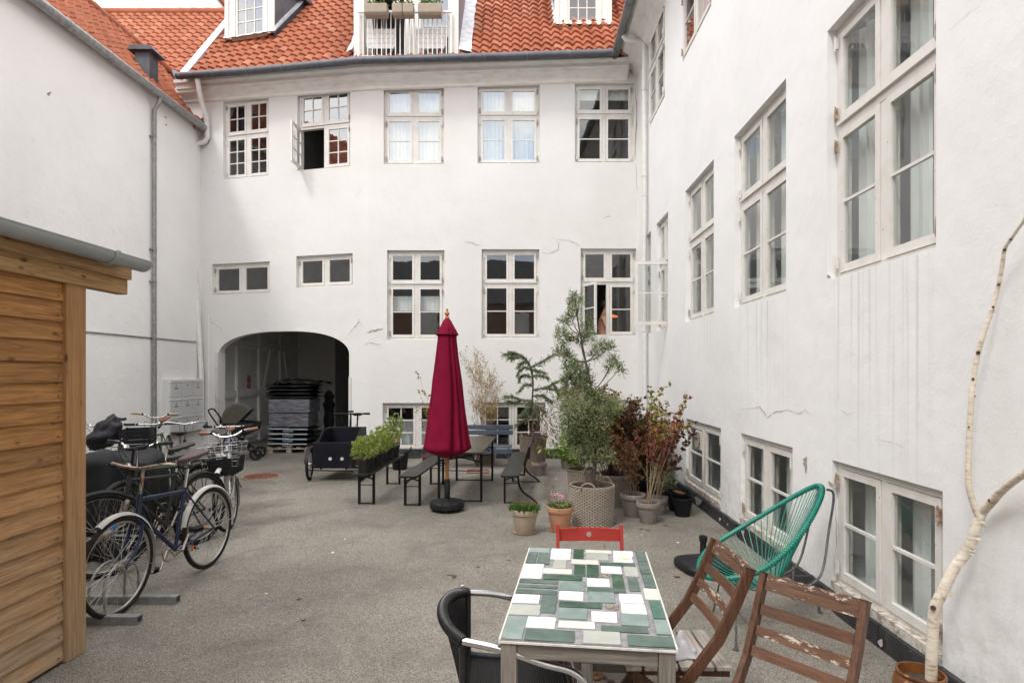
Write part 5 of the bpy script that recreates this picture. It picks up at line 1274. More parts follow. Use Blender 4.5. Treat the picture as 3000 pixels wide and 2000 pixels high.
m.add(vs, [(i*(n+1)+j, (i+1)*(n+1)+j, (i+1)*(n+1)+j+1, i*(n+1)+j+1) for i in range(n) for j in range(n)]); o = part(m, 'plastic_sheet', BLF, smooth='all'); o.location = (sx0+0.1, sy0, 1.455); o.modifiers.new('s', 'SOLIDIFY').thickness = 0.006
tag(o, 'loose black plastic sheet heaped over the top of the sack pile', 'plastic sheet')
t = T('folded_parasol', 'black folded bundle with straps standing in the dark passage behind the pallet', 'folded bundle', (-4.35, 14.2, 0))
m = MB(); m.lathe([(0.07,0.0),(0.10,0.3),(0.13,0.6),(0.10,0.8),(0.15,0.95),(0.09,1.05),(0.13,1.15),(0.05,1.28),(0.0,1.3)], n=9); part(m, 'bundle', BLACKP, t)
m = MB(); m.torus((0,0,0.78), (0.2,0,1), 0.115, 0.012, 14, 5); part(m, 'strap', BLACKM, t)

# prohibition signs in the passage
def psign(y, z, label):
    xx = PX0+0.02286*(y-12.8)+0.02
    t = T('warning_sign', label, 'sign', (xx, y, z), 0, 'prohibition signs')
    m = MB(); m.bx(0, 0.006, -0.11, 0.11, 0, 0.33); part(m, 'panel', M('sign_white', (0.55,0.54,0.52)), t)
    REDS = bpy.data.materials.get('sign_red') or M('sign_red', (0.38,0.02,0.025))
    m = MB(); m.torus((0.009,0,0.215), (1,0,0), 0.082, 0.012, 32, 5); m.beam((0.009,-0.058,0.273), (0.009,0.058,0.157), 0.018, 0.006, (1,0,0)); part(m, 'prohibition_ring', REDS, t, smooth=True)
    m = MB(); m.bx(0.0065, 0.009, -0.10, 0.10, 0.012, 0.105); part(m, 'red_panel', REDS, t)
    m = MB(); m.beam((0.008,-0.045,0.19), (0.008,0.04,0.19), 0.008, 0.004, (1,0,0)); m.torus((0.008,-0.035,0.195), (1,0,0), 0.018, 0.004, 16, 4); m.torus((0.008,0.035,0.195), (1,0,0), 0.018, 0.004, 16, 4); m.beam((0.008,-0.01,0.19), (0.008,0.015,0.235), 0.007, 0.004, (1,0,0)); part(m, 'bicycle_symbol', BLACKM, t)
    for zz in (0.075, 0.048):
        m = MB(); 
        for k in range(6): m.bx(0.0092, 0.0105, -0.08+k*0.027, -0.062+k*0.027, zz-0.008, zz+0.008)
        part(m, 'lettering', M('sign_lettering', (0.6,0.58,0.55)), t)
psign(14.6, 1.32, 'red and white prohibition sign on the passage wall nearest the courtyard')
psign(18.9, 1.32, 'red and white prohibition sign deeper in the dark passage')

# ================================================================ pram
px_, py_ = -5.42, 11.75
t = T('pram', 'black pram with an olive grey hood parked at the left side of the gateway', 'pram', (px_, py_, 0), R(12)); t.scale = (1.1, 1.1, 1.1)
OLV = M('olive_canvas', (0.055,0.052,0.040), (0.075,0.07,0.055), 20, 0.85, bs=0.3, bscale=200, bd=0.002)
m = MB(); vs = []; nu, nv = 22, 12
for i in range(nu+1):
    a = R(-8 + 150*i/nu)
    for j in range(nv+1):
        y = -0.21+0.42*j/nv; e = (1-(abs(y)/0.215)**4)**0.25 if abs(y) < 0.215 else 0
        r = 0.275*(0.78+0.22*e)+0.010*abs(math.sin(3.1*a)); vs.append((0.06-r*math.cos(a)*0.98, y, 0.70+r*math.sin(a)*1.12))
m.add(vs, [(i*(nv+1)+j, i*(nv+1)+j+1, (i+1)*(nv+1)+j+1, (i+1)*(nv+1)+j) for i in range(nu) for j in range(nv)])
for y in (-0.21, 0.21): 
    k0 = 0 if y < 0 else nv; m.add([vs[i*(nv+1)+k0] for i in range(nu+1)]+[(0.06,y,0.66)], [tuple(range(nu+2))])
hd = part(m, 'hood', OLV, t, smooth='all')
m = MB(); m.torus((-0.19,-0.0,0.86), (-0.8,0,0.6), 0.022, 0.004, 18, 5); part(m, 'emblem', STEEL, hd)
m = MB(); vs = []; 
for i, (x, z, w) in enumerate([(-0.24,0.72,0.19),(-0.22,0.52,0.17),(-0.05,0.44,0.16),(0.20,0.44,0.15),(0.36,0.52,0.17),(0.40,0.66,0.18)]):
    vs += [(x,-w,z),(x,w,z)]
m.add(vs, [(2*i,2*i+1,2*i+3,2*i+2) for i in range(5)]); m.add([vs[2*i] for i in range(6)], [tuple(range(6))]); m.add([vs[2*i+1] for i in range(6)], [tuple(range(6))]); part(m, 'carrycot', BLACKP, t)
m = MB(); vs=[]
for i in range(9):
    for j in range(7): vs.append((-0.225+0.0*i, -0.17+0.34*j/6, 0.60+0.13*i/8)) if False else vs.append((-0.235-0.02*math.sin(j), -0.175+0.35*j/6, 0.50+0.24*i/8))
m.add(vs, [(i*7+j, i*7+j+1, (i+1)*7+j+1, (i+1)*7+j) for i in range(8) for j in range(6)]); part(m, 'apron', OLV, t, smooth=True)
m = MB(); m.tube(bezier([(-0.12,-0.215,0.42),(-0.30,-0.215,0.70),(-0.40,-0.20,0.86),(-0.42,-0.12,0.90),(-0.42,0.12,0.90),(-0.40,0.20,0.86),(-0.30,0.215,0.70),(-0.12,0.215,0.42)], 6), 0.014, 8); part(m, 'handle', BLACKM, t, smooth=True)
m = MB()
for s in (-1, 1): m.tube([(-0.12,s*0.215,0.42),(-0.28,s*0.24,0.15)], 0.015, 8); m.tube([(-0.18,s*0.20,0.50),(0.34,s*0.18,0.12)], 0.015, 8); m.tube([(0.2,s*0.2,0.6),(0.05,s*0.2,0.32)], 0.014, 8)
m.tube([(-0.28,-0.24,0.15),(-0.28,0.24,0.15)], 0.010, 8); m.bx(-0.2,0.2,-0.16,0.16,0.18,0.28); part(m, 'chassis', BLACKM, t, smooth=True)
for (x, y, r) in ((-0.28,-0.27,0.145),(-0.28,0.27,0.145),(0.36,-0.20,0.105),(0.36,0.20,0.105)):
    m = MB(); m.torus((x,y,r), (0,1,0), r-0.02, 0.021, 32, 8); w = part(m, 'wheel', RUBBER, t, smooth=True)
    m = MB(); 
    for k in range(6): m.tube([(x,y,r),(x+(r-0.03)*math.cos(k*math.pi/3),y,r+(r-0.03)*math.sin(k*math.pi/3))], 0.008, 6)
    m.tube([(x,y-0.02,r),(x,y+0.02,r)], 0.022, 10); part(m, 'spokes', BLACKP, w)

# ================================================================ balcony planters and hanging tables
PLN = M('beige_planter', (0.36,0.30,0.235), (0.31,0.255,0.20), 12, 0.7)
LFG = leafmat('planter_leaves', [(0.0,(0.05,0.11,0.025)), (0.6,(0.12,0.22,0.04)), (0.85,(0.22,0.30,0.06)), (1.0,(0.28,0.16,0.08))])
def leaf_quad(mb, p, d, up, L_, W_, val, fold=0.15):
    d = d.normalized(); s = d.cross(up); s = s.normalized() if s.length > 1e-5 else V((1,0,0)); n = s.cross(d)
    mb.add([p, p+d*L_*0.5-s*W_/2+n*fold*W_, p+d*L_, p+d*L_*0.5+s*W_/2+n*fold*W_], [(0,1,2,3)], val)
def rdir(rg):
    while True:
        v = V((rg.uniform(-1,1), rg.uniform(-1,1), rg.uniform(-1,1)))
        if 0.05 < v.length < 1: return v.normalized()
def tuft(mb, rg, c, rad, n, L_, W_, up=0.4, v0=0.0, v1=1.0):
    for _ in range(n):
        d = rdir(rg); p = V(c) + V((d.x*rad[0], d.y*rad[1], d.z*rad[2]))*rg.random()**0.45
        dd = (d*0.8 + V((0,0,up)) + rdir(rg)*0.5); leaf_quad(mb, p, dd, rdir(rg), L_*rg.uniform(0.6,1.3), W_*rg.uniform(0.7,1.2), rg.uniform(v0, v1))
rb_ = random.Random(14)
for k, (x0_, x1_, lb) in enumerate(((1070,1138,'beige planter with low green plants, leftmost on the balcony rail'), (1151,1182,'short beige planter with white flowers, left of the middle pair on the rail'), (1182,1214,'short beige planter with trailing leaves, right of the middle pair on the rail'), (1226,1296,'beige planter with taller plants, rightmost on the balcony rail'))):
    a = D(x0_, 40, 11.45); b = D(x1_, 40, 11.45); w = b.x-a.x-0.01
    t = T('planter', lb, 'planter', ((a.x+b.x)/2, 11.50, 8.50), 0, 'planters on the balcony rail')
    m = MB(); m.poly([(-w/2,-0.19,0.20),(-w/2,-0.175,0.04),(-w/2,-0.13,0.0),(-w/2,0.0,0.0),(-w/2,0.02,0.20)], (w,0,0)); part(m, 'box', PLN, t, bevel=0.012)
    m = MB(); m.tube([(-w/2+0.08,-0.1,0.21),(-w/2+0.08,0.085,0.21),(-w/2+0.08,0.10,0.1)], 0.006, 6); part(m, 'hook', STEEL, t)
    m = MB(); h = (0.03, 0.05, 0.05, 0.10)[k]
    for _ in range(int(60*w/0.45)+12): tuft(m, rb_, (rb_.uniform(-w/2+0.03,w/2-0.03), -0.09, 0.20+h*rb_.uniform(0.2,1.3)), (0.03,0.05,0.03), 4, 0.045, 0.03)
    part(m, 'plants', LFG, t)
    if k in (1, 2):
        m = MB()
        for _ in range(5):
            c = V((rb_.uniform(-w/2+0.03,w/2-0.03), -0.15, 0.22+rb_.uniform(0,0.06)))
            for q in range(5): leaf_quad(m, c, V((math.cos(q*1.256), -0.5, math.sin(q*1.256))), V((0,-1,0)), 0.022, 0.018, 0.5)
        part(m, 'flowers', M('white_petal', (0.75,0.75,0.70)), t)
for k, (x0_, x1_, lb) in enumerate(((1075,1156,'white slatted folding table hung inside the balcony rail, left one'), (1221,1303,'white slatted folding table hung inside the balcony rail, right one'))):
    a = D(x0_, 100, 11.65); b = D(x1_, 100, 11.65); w = b.x-a.x
    t = T('balcony_table', lb, 'folding table', ((a.x+b.x)/2, 11.66, 7.86), 0, 'hanging balcony tables')
    for q in range(4): m = MB(); m.bx(-w/2, w/2, -0.008, 0.008, 0.17+q*0.095, 0.26+q*0.095); part(m, 'slat', WHITE2, t, bevel=0.002)
    m = MB(); m.tube([(-w/2-0.01,-0.015,0.56),(-w/2-0.01,-0.015,0.2),(-w/2+0.03,-0.015,0.16),(w/2-0.03,-0.015,0.16),(w/2+0.01,-0.015,0.2),(w/2+0.01,-0.015,0.56)], 0.009, 6)
    m.tube([(-w/2+0.01,0.01,0.19),(-w/2+0.17,0.05,0.0),(w/2-0.17,0.05,0.0),(w/2-0.01,0.01,0.19)], 0.008, 6); part(m, 'frame', WHITE2, t, smooth=True)

# ================================================================ extractor fans in two basement panes
def fan(wf, px, py, r, label):
    u, z = wf.uz(px, py)
    t = T('extractor_fan', label, 'fan', tuple(wf.P(u, -0.10, z)), 0, 'extractor fans')
    m = MB(); wf.box(m, u-r*1.25, u+r*1.25, -0.11, -0.03, z-r*1.3, z+r*1.3); part(m, 'housing', M('yellowed_plastic', (0.60,0.57,0.47), (0.52,0.49,0.39), 8, 0.5), t, world=True, bevel=0.015)
    m = MB(); m.lathe([(0.0,0.0),(r,0.0),(r,0.004),(r*0.9,0.006)], n=28, M=(-wf.N).to_track_quat('-Z','Y').to_matrix().to_4x4() if False else wf.N.to_track_quat('Z','Y').to_matrix().to_4x4()); c = wf.P(u,-0.028,z); m.v = [(x+c.x, y+c.y, zz+c.z) for x, y, zz in m.v]; g_ = part(m, 'grille', M('dark_grille', (0.10,0.09,0.07)), t, world=True)
    m = MB()
    for k in range(9):
        zz = z-r*0.85+k*r*1.7/8; hw2 = math.sqrt(max(r*r-(zz-z)**2, 0)); wf.box(m, u-hw2, u+hw2, -0.024, -0.014, zz-r*0.035, zz+r*0.035)
    part(m, 'louvres', M('yellowed_louvre', (0.55,0.52,0.42)), g_, world=True)
fan(HW, 2038, 1288, 0.10, 'round extractor fan in the basement pane behind the black pots')
fan(RW, 1855, 1203, 0.10, 'round extractor fan in the corner basement window above the red shrub')

# ================================================================ man at the open kitchen window
SK = M('skin', (0.62,0.32,0.22), (0.54,0.26,0.17), 6, 0.5); HR = M('dark_hair', (0.02,0.012,0.008), (0.04,0.025,0.015), 40, 0.6)
mp_ = D(1770, 985, 12.55); fz = mp_.z
# he stands on the storey floor below the sill, side-on, looking down at the worktop
base = V((mp_.x, 12.55, 1.46))
t = T('person', 'bare backed man with dark hair looking down inside the open window', 'person', tuple(base), R(-8))
sv = [(0,0,0.92),(0,0,1.08),(-0.01,0,1.26),(-0.02,0,1.42),(0.015,0,1.50),(0.045,0,1.56),(0.06,0,1.64),(0.055,0,1.70),
      (-0.01,-0.17,1.40),(0.06,-0.23,1.16),(0.24,-0.17,1.02),(-0.01,0.17,1.40),(0.06,0.23,1.16),(0.24,0.17,1.02),
      (0,-0.095,0.86),(0.03,-0.10,0.48),(-0.02,-0.10,0.07),(0.13,-0.11,0.03),(0,0.095,0.86),(0.03,0.10,0.48),(-0.02,0.10,0.07),(0.13,0.11,0.03),(0.31,-0.155,0.99),(0.31,0.155,0.99)]
se = [(0,1),(1,2),(2,3),(3,4),(4,5),(5,6),(6,7),(3,8),(8,9),(9,10),(3,11),(11,12),(12,13),(0,14),(14,15),(15,16),(16,17),(0,18),(18,19),(19,20),(20,21),(10,22),(13,23)]
sr_ = [(0.15,0.11),(0.135,0.10),(0.155,0.11),(0.13,0.10),(0.06,0.06),(0.062,0.062),(0.092,0.078),(0.075,0.065),(0.062,0.062),(0.046,0.046),(0.032,0.032),(0.062,0.062),(0.046,0.046),(0.032,0.032),(0.085,0.085),(0.06,0.06),(0.042,0.042),(0.04,0.035),(0.085,0.085),(0.06,0.06),(0.042,0.042),(0.04,0.035),(0.036,0.02),(0.036,0.02)]
me = bpy.data.meshes.new('body'); me.from_pydata(sv, se, []); bo = link(bpy.data.objects.new('body', me)); bo.parent = t
md = bo.modifiers.new('skin', 'SKIN'); md.use_smooth_shade = True
for i, q in enumerate(sr_): me.skin_vertices[0].data[i].radius = q
me.skin_vertices[0].data[0].use_root = True
bo.modifiers.new('sub', 'SUBSURF').levels = 2; bo.modifiers['sub'].render_levels = 2; me.materials.append(SK)
m = MB(); m.lathe([(0.0,0.0),(0.013,0.008),(0.016,0.025),(0.006,0.045),(0.0,0.05)], (0.150,0,1.605), 8); m.torus((0.055,-0.083,1.64), (0,1,0), 0.02, 0.008, 14, 6); m.torus((0.055,0.083,1.64), (0,1,0), 0.02, 0.008, 14, 6); part(m, 'face', SK, t, smooth=True)
m = MB(); 
for y in (-0.032, 0.032): m.lathe([(0.0,-0.008),(0.009,0.0),(0.0,0.008)], (0.137,y,1.655), 8)
m.box((0.142,0,1.590), (0.006,0.045,0.008)); part(m, 'features', HR, t)
m = MB(); rh = random.Random(3); vs = []; 
for i in range(10):
    for k in range(20):
        a, b = 2*math.pi*k/20, math.pi*0.60*i/9; r = 0.112+0.010*noise.noise(V((a*2, b*4, 1))); vs.append((0.035+r*1.0*math.sin(b)*math.cos(a)-(0.02 if math.cos(a) > 0 else 0)*math.sin(b), r*0.86*math.sin(b)*math.sin(a), 1.665+r*math.cos(b)))
m.add(vs, [(i*20+k, i*20+(k+1) % 20, (i+1)*20+(k+1) % 20, (i+1)*20+k) for i in range(9) for k in range(20)]); part(m, 'hair', HR, t, smooth='all')
m = MB(); m.lathe([(0.165,0.88),(0.168,0.97),(0.160,0.98)], n=20); m.v = [(x*1.0, y*1.02, z) for x, y, z in m.v]
for s in (-1, 1): m.tube([(0,s*0.09,0.92),(0.03,s*0.10,0.48),(-0.02,s*0.10,0.1)], [0.105,0.08,0.07], 12)
part(m, 'trousers', M('dark_trousers', (0.02,0.02,0.03)), t, smooth=True)
# lamp glimpsed in the same room
t = T('ceiling_lamp', 'orange hanging lamp glowing in the kitchen behind the open window', 'lamp', (2.2, 13.2, 2.93))
OL = M('orange_shade', (0.6,0.14,0.03)); OL.node_tree.nodes['Principled BSDF'].inputs['Emission Color'].default_value = (1,0.25,0.05,1); OL.node_tree.nodes['Principled BSDF'].inputs['Emission Strength'].default_value = 0.5
m = MB(); m.lathe([(0.14,0.0),(0.13,0.03),(0.03,0.06),(0.0,0.06)], n=20); part(m, 'shade', OL, t, smooth=True); m = MB(); m.tube([(0,0,0.06),(0,0,1.2)], 0.005, 6); part(m, 'cord', BLACKM, t)
# ================================================================ bicycles
SPOKE = M('spoke_wire', (0.55,0.54,0.52), (0.35,0.34,0.32), 30, 0.35, 0.9)
CREAMT = M('cream_tyre', (0.42,0.37,0.28), (0.35,0.31,0.24), 20, 0.75)
RIMM = M('worn_rim', (0.42,0.40,0.37), (0.30,0.28,0.25), 20, 0.4, 0.7)
RUSTC = M('rusty_chrome', (0.50,0.46,0.41), (0.28,0.14,0.07), 24, 0.35, 0.8)
WHT = M('dull_white_mudguard', (0.55,0.54,0.50), (0.42,0.41,0.37), 8, 0.4)
LEATH = M('brown_leather', (0.20,0.07,0.035), (0.27,0.11,0.055), 18, 0.5)
SADB = M('black_saddle', (0.018,0.017,0.017), (0.03,0.028,0.027), 18, 0.4)
TANG = M('tan_grip', (0.50,0.36,0.2), (0.42,0.29,0.15), 14, 0.6)
BLUA = M('bright_blue_accent', (0.01,0.16,0.55))
ORNG = M('orange_reflector', (0.75,0.16,0.02), rough=0.25)
WICK = None
def bike(label, rear, front, frame_mat, style='diamond', bar='flat', grip=None, mudguard=None, tyre=None, saddle=None, fork_mat=None, steer=0, sh=0.96, bh=1.0, R_=0.345, L=1.05,
         rack=False, basket=False, crate=False, knobby=False, bar_mat=None, blue=False, reflector=False, kick=True, saddle_on=True, bw=1.0):
    rx, ry = rear; fx, fy = front; hd = math.atan2(fy-ry, fx-rx)
    t = T('bicycle', label, 'bicycle', (rx, ry, 0), hd, 'parked bicycles')
    bar_mat = bar_mat or CHROME; grip = grip or BLACKP; tyre = tyre or RUBBER; saddle = saddle or SADB; fork_mat = fork_mat or frame_mat
    hb, ht = V((0.865,0,0.60)), V((0.83,0,0.80)); sa = (ht-hb).normalized()
    SM = Matrix.Translation(hb) @ Matrix.Rotation(R(steer), 4, sa) @ Matrix.Translation(-hb)
    I_ = Matrix.Identity(4)
    def wheel(cx_, Mx):
        m = MB(); m.torus((cx_,0,R_), (0,1,0), R_-0.018, 0.0185 if not knobby else 0.026, 56, 8)
        if knobby:
            for k in range(70):
                a = 2*math.pi*k/70
                for yy in (-0.014, 0.014): m.box((cx_+(R_+0.004)*math.cos(a+yy*2), yy, R_+(R_+0.004)*math.sin(a+yy*2)), (0.012,0.012,0.010), Matrix.Rotation(-a, 3, 'Y'))
        w = part(m.xf(Mx), 'wheel', tyre, t, smooth=True)
        m = MB(); m.torus((cx_,0,R_), (0,1,0), R_-0.038, 0.0095, 56, 6, flat=1.0); part(m.xf(Mx), 'rim', RIMM, w, smooth=True)
        m = MB(); m.tube([(cx_,-0.05,R_),(cx_,0.05,R_)], 0.016, 10)
        for s in (-1, 1): m.tube([(cx_,s*0.034,R_),(cx_,s*0.038,R_)], 0.026, 14)
        part(m.xf(Mx), 'hub', RUSTC, w, smooth=True)
        m = MB()
        for k in range(32):
            a = 2*math.pi*k/32; s = 1 if k % 2 else -1; b = a+(0.9 if (k//2) % 2 else -0.9)
            m.tube([(cx_+0.024*math.cos(b), s*0.034, R_+0.024*math.sin(b)), (cx_+(R_-0.042)*math.cos(a), 0, R_+(R_-0.042)*math.sin(a))], 0.0014, 4, cap=False)
        part(m.xf(Mx), 'spokes', SPOKE, w)
        return w
    wheel(0, I_); wf_ = wheel(L, SM)
    bb, st = V((0.44,0,0.285)), V((0.315,0,0.76)); dt = V((0.85,0,0.66))
    m = MB(); tr_ = 0.0155
    m.tube([bb, st], tr_, 10); m.tube([hb-sa*0.01, ht+sa*0.01], 0.02, 10)
    if style == 'diamond': m.tube([st-V((0,0,0.03)), ht-sa*0.03], tr_, 10); m.tube([bb, dt], 0.017, 10)
    else: m.tube(bezier([V((0.40,0,0.46)), V((0.62,0,0.50)), ht-sa*0.05], 6), tr_, 10); m.tube(bezier([bb, V((0.66,0,0.40)), hb+sa*0.02], 6), 0.017, 10)
    for s in (-1, 1):
        m.tube([bb+V((-0.03,s*0.02,0)), V((0,s*0.055,R_))], 0.009, 8); m.tube([st+V((0.01,s*0.015,-0.04)), V((0,s*0.055,R_))], 0.0075, 8)
    part(m, 'frame', frame_mat, t, smooth=True)
    m = MB()
    for s in (-1, 1): m.tube([(V(q)) for q in ((0.868,s*0.045,0.60),(0.895,s*0.048,0.50),(0.955,s*0.05,0.40),(L,s*0.052,R_))], [0.014,0.0125,0.011,0.008] if not blue else 0.018, 8)
    m.tube([(0.866,-0.048,0.60),(0.866,0.048,0.60)], 0.016, 8); fk = part(m.xf(SM), 'fork', fork_mat, t, smooth=True)
    if blue:
        for s in (-1, 1): m = MB(); m.tube([(0.955,s*0.05,0.43),(0.99,s*0.051,0.385)], 0.021, 10); part(m.xf(SM), 'blue_cuff', BLUA, fk, smooth=True)
    if mudguard:
        for cx_, Mx, a0, a1 in ((0, I_, 20, 185), (L, SM, 35 if cx_ is None else 25, 150)) if False else ((0, I_, 15, 190), (L, SM, 20, 140)):
            m = MB(); pts = []; n = 22
            if cx_ == L: a0, a1 = 60, 205
            for i in range(n+1):
                a = R(a0+(a1-a0)*i/n)
                for yy, dr in ((-0.027,-0.008),(-0.018,0.008),(0,0.013),(0.018,0.008),(0.027,-0.008)):
                    pts.append((cx_+(R_+0.016+dr)*math.cos(a), yy, R_+(R_+0.016+dr)*math.sin(a)))
            m.add(pts, [(5*i+q, 5*i+q+1, 5*i+q+6, 5*i+q+5) for i in range(n) for q in range(4)]); part(m.xf(Mx), 'mudguard', mudguard, t, smooth='all')
            m = MB(); a = R(a1-12)
            for s in (-1, 1): m.tube([(cx_,s*0.05,R_),(cx_+(R_+0.01)*math.cos(a),s*0.027,R_+(R_+0.01)*math.sin(a))], 0.0025, 5)
            part(m.xf(Mx), 'mudguard_stay', SPOKE, t)
    top = hb + sa*(bh-0.60)/sa.z
    m = MB(); m.tube([ht, top], 0.012, 10); m.tube([top, top+V((0.05,0,0.012))], 0.012, 10); hc = top+V((0.05,0,0.015))
    if bar == 'swept': bp = [(hc+V(q)) for q in ((-0.21,-0.275,-0.015),(-0.10,-0.27,0.005),(-0.02,-0.22,0.03),(0.02,-0.10,0.015),(0,0,0),(0.02,0.10,0.015),(-0.02,0.22,0.03),(-0.10,0.27,0.005),(-0.21,0.275,-0.015))]
    elif bar == 'riser': bp = [(hc+V(q)) for q in ((-0.07,-0.31,0.055),(-0.04,-0.18,0.05),(0,-0.07,0.0),(0,0.07,0.0),(-0.04,0.18,0.05),(-0.07,0.31,0.055))]
    else: bp = [(hc+V(q)) for q in ((-0.05,-0.31,0.01),(0,-0.1,0.0),(0,0.1,0.0),(-0.05,0.31,0.01))]
    bp = [V((hc.x+(q.x-hc.x)*bw, q.y*bw, q.z)) for q in bp]; bp = bezier(bp, 6); m.tube(bp, 0.0115, 10); hbp = part(m.xf(SM), 'handlebar', bar_mat, t, smooth=True)
    for k in (0, -1):
        e = bp[0] if k == 0 else bp[-1]; i_ = bp[7] if k == 0 else bp[-8]; d = (i_-e).normalized()
        m = MB(); m.tube([e-d*0.005, e+d*0.005, e+d*0.12, e+d*0.125], [0.014,0.0175,0.0165,0.014], 12); part(m.xf(SM), 'grip', grip, hbp, smooth=True)
        m = MB(); m.tube([e+d*0.14+V((0.012,0,0)), e+d*0.10+V((0.045,0,-0.01)), e+d*0.02+V((0.05,0,-0.012))], 0.005, 6); m.tube([e+d*0.135,e+d*0.16], 0.018, 8); part(m.xf(SM), 'brake_lever', BLACKP, hbp, smooth=True)
    m = MB(); pts = bezier([bp[9], hc+V((0.10,-0.08,0.02)), hc+V((0.08,0.0,-0.12)), hb+V((0.02,0.01,0.1)), V((0.87,0.03,0.62))], 5); m.tube(pts, 0.0027, 5); pts = bezier([bp[-10], hc+V((0.09,0.10,0.03)), hc+V((0.02,0.05,-0.16)), V((0.72,0.0,0.70))], 5); m.tube(pts, 0.0027, 5); part(m.xf(SM), 'brake_cables', BLACKM, t)
    m = MB(); m.tube([hc+V((-0.01,-0.09,0.01)),hc+V((-0.01,-0.09,0.035))], [0.024,0.012], 12); part(m.xf(SM), 'bell', CHROME, hbp, smooth=True)
    if saddle_on:
        sd = (st-bb).normalized(); sp_ = st+sd*((sh-0.03-st.z)/sd.z)
        m = MB(); m.tube([st, sp_], 0.0125, 10); part(m, 'seat_post', CHROME, t, smooth=True)
        m = MB(); n = 14; vs = []; 
        for i in range(n+1):
            u = i/n; x = sp_.x-0.13+0.27*u; w = 0.078*(1-u)**0.9+0.018+0.0*u if u < 1 else 0.012; zt = sh+0.012*math.cos(u*3.0)+(0.012*(1-u)**3); 
            for k in range(10):
                a = 2*math.pi*k/10; vs.append((x, w*math.cos(a), zt-0.018+0.02*math.sin(a)*(1 if math.sin(a) > 0 else 1.5)))
        m.add(vs, [(i*10+k, i*10+(k+1) % 10, (i+1)*10+(k+1) % 10, (i+1)*10+k) for i in range(n) for k in range(10)]+[tuple(range(9,-1,-1)), tuple(n*10+k for k in range(10))])
        for s in (-1, 1): m.tube([(sp_.x-0.11,s*0.03,sh-0.035),(sp_.x+0.02,s*0.02,sh-0.055),(sp_.x+0.11,s*0.008,sh-0.03)], 0.0035, 5)
        part(m, 'saddle', saddle, t, smooth='all')
    # drive
    m = MB(); m.torus((0.44,-0.045,0.285), (0,1,0), 0.092, 0.006, 36, 6)
    for k in range(5): a = 2*math.pi*k/5+0.3; m.beam((0.44,-0.045,0.285), (0.44+0.09*math.cos(a),-0.045,0.285+0.09*math.sin(a)), 0.004, 0.012, (0,1,0))
    cr_ = part(m, 'chainring', RUSTC, t, smooth=True)
    m = MB(); m.tube([(0.0,-0.045,R_+0.035),(0.44,-0.047,0.285+0.095)], 0.0045, 5); m.tube([(0.0,-0.045,R_-0.035),(0.44,-0.047,0.285-0.095)], 0.0045, 5); m.torus((0,-0.045,R_), (0,1,0), 0.035, 0.006, 20, 5); part(m, 'chain', M('oily_chain', (0.06,0.045,0.035), (0.16,0.09,0.05), 60, 0.6, 0.6) if not bpy.data.materials.get('oily_chain') else bpy.data.materials['oily_chain'], cr_)
    for s in (-1, 1):
        ca = R(-62 if s < 0 else 118); e = V((0.44+0.165*math.cos(ca), s*0.075, 0.285+0.165*math.sin(ca)))
        m = MB(); m.tube([(0.44, s*0.03, 0.285), (0.44, s*0.065, 0.285), e], [0.011,0.011,0.008], 8); cra = part(m, 'crank', CHROME, t, smooth=True)
        m = MB(); m.box(e+V((0,s*0.055,0.012)), (0.085,0.075,0.006)); m.box(e+V((0,s*0.055,-0.012)), (0.085,0.075,0.006)); m.box(e+V((0.038,s*0.055,0)), (0.008,0.07,0.024)); m.box(e+V((-0.038,s*0.055,0)), (0.008,0.07,0.024)); m.tube([e, e+V((0,s*0.09,0))], 0.006, 6); part(m, 'pedal', BLACKP, cra)
    if rack:
        m = MB()
        for yy in (-0.055, -0.02, 0.02, 0.055): m.tube([(-0.22,yy,0.745),(0.20,yy,0.745)], 0.0045, 5)
        for xx in (-0.2, -0.05, 0.1, 0.19): m.tube([(xx,-0.055,0.742),(xx,0.055,0.742)], 0.0045, 5)
        for s in (-1, 1): m.tube([(-0.12,s*0.055,0.742),(0,s*0.065,R_)], 0.0045, 5); m.tube([(0.02,s*0.055,0.742),(0,s*0.065,R_)], 0.0045, 5)
        part(m, 'rear_rack', BLACKM, t)
    if kick: m = MB(); m.tube([(0.36,0.03,0.28),(0.22,0.13,0.02),(0.19,0.14,0.01)], 0.009, 8); part(m, 'kickstand', BLACKP, t, smooth=True)
    if basket:
        m = MB(); c0 = V((L-0.06, 0, 0)); zt, zb = 0.93, 0.70
        def rg_(z, k): return [c0+V((x*k, y*k, z)) for x, y in ((0.16,-0.21),(0.16,0.21),(-0.16,0.21),(-0.16,-0.21))]
        for i in range(5):
            z = zb+(zt-zb)*i/4; k = 0.82+0.18*i/4; m.tube(rg_(z,k), 0.004 if i == 4 else 0.0022, 5, closed=True)
        a_, b_ = rg_(zb, 0.82), rg_(zt, 1.0)
        for e in range(4):
            n = 7 if e % 2 == 0 else 6
            for i in range(n): f__ = i/n; m.tube([a_[e].lerp(a_[(e+1) % 4], f__), b_[e].lerp(b_[(e+1) % 4], f__)], 0.0022, 5)
        for i in range(1, 8): m.tube([a_[0].lerp(a_[1], i/8), a_[3].lerp(a_[2], i/8)], 0.0022, 5)
        for s in (-1, 1): m.tube([(L,s*0.055,R_),(L-0.02,s*0.11,zb)], 0.004, 5)
        bk_ = part(m.xf(SM), 'basket', CHROME, t)
        m = MB(); vs = []; n = 20
        for i in range(3):
            for k in range(n):
                a = 2*math.pi*k/n; r = (0.10,0.16,0.19)[i]; vs.append(c0+V((r*math.cos(a)*0.95, r*1.15*math.sin(a), (0.60,0.63,0.79)[i]+0.012*math.sin(5*a))))
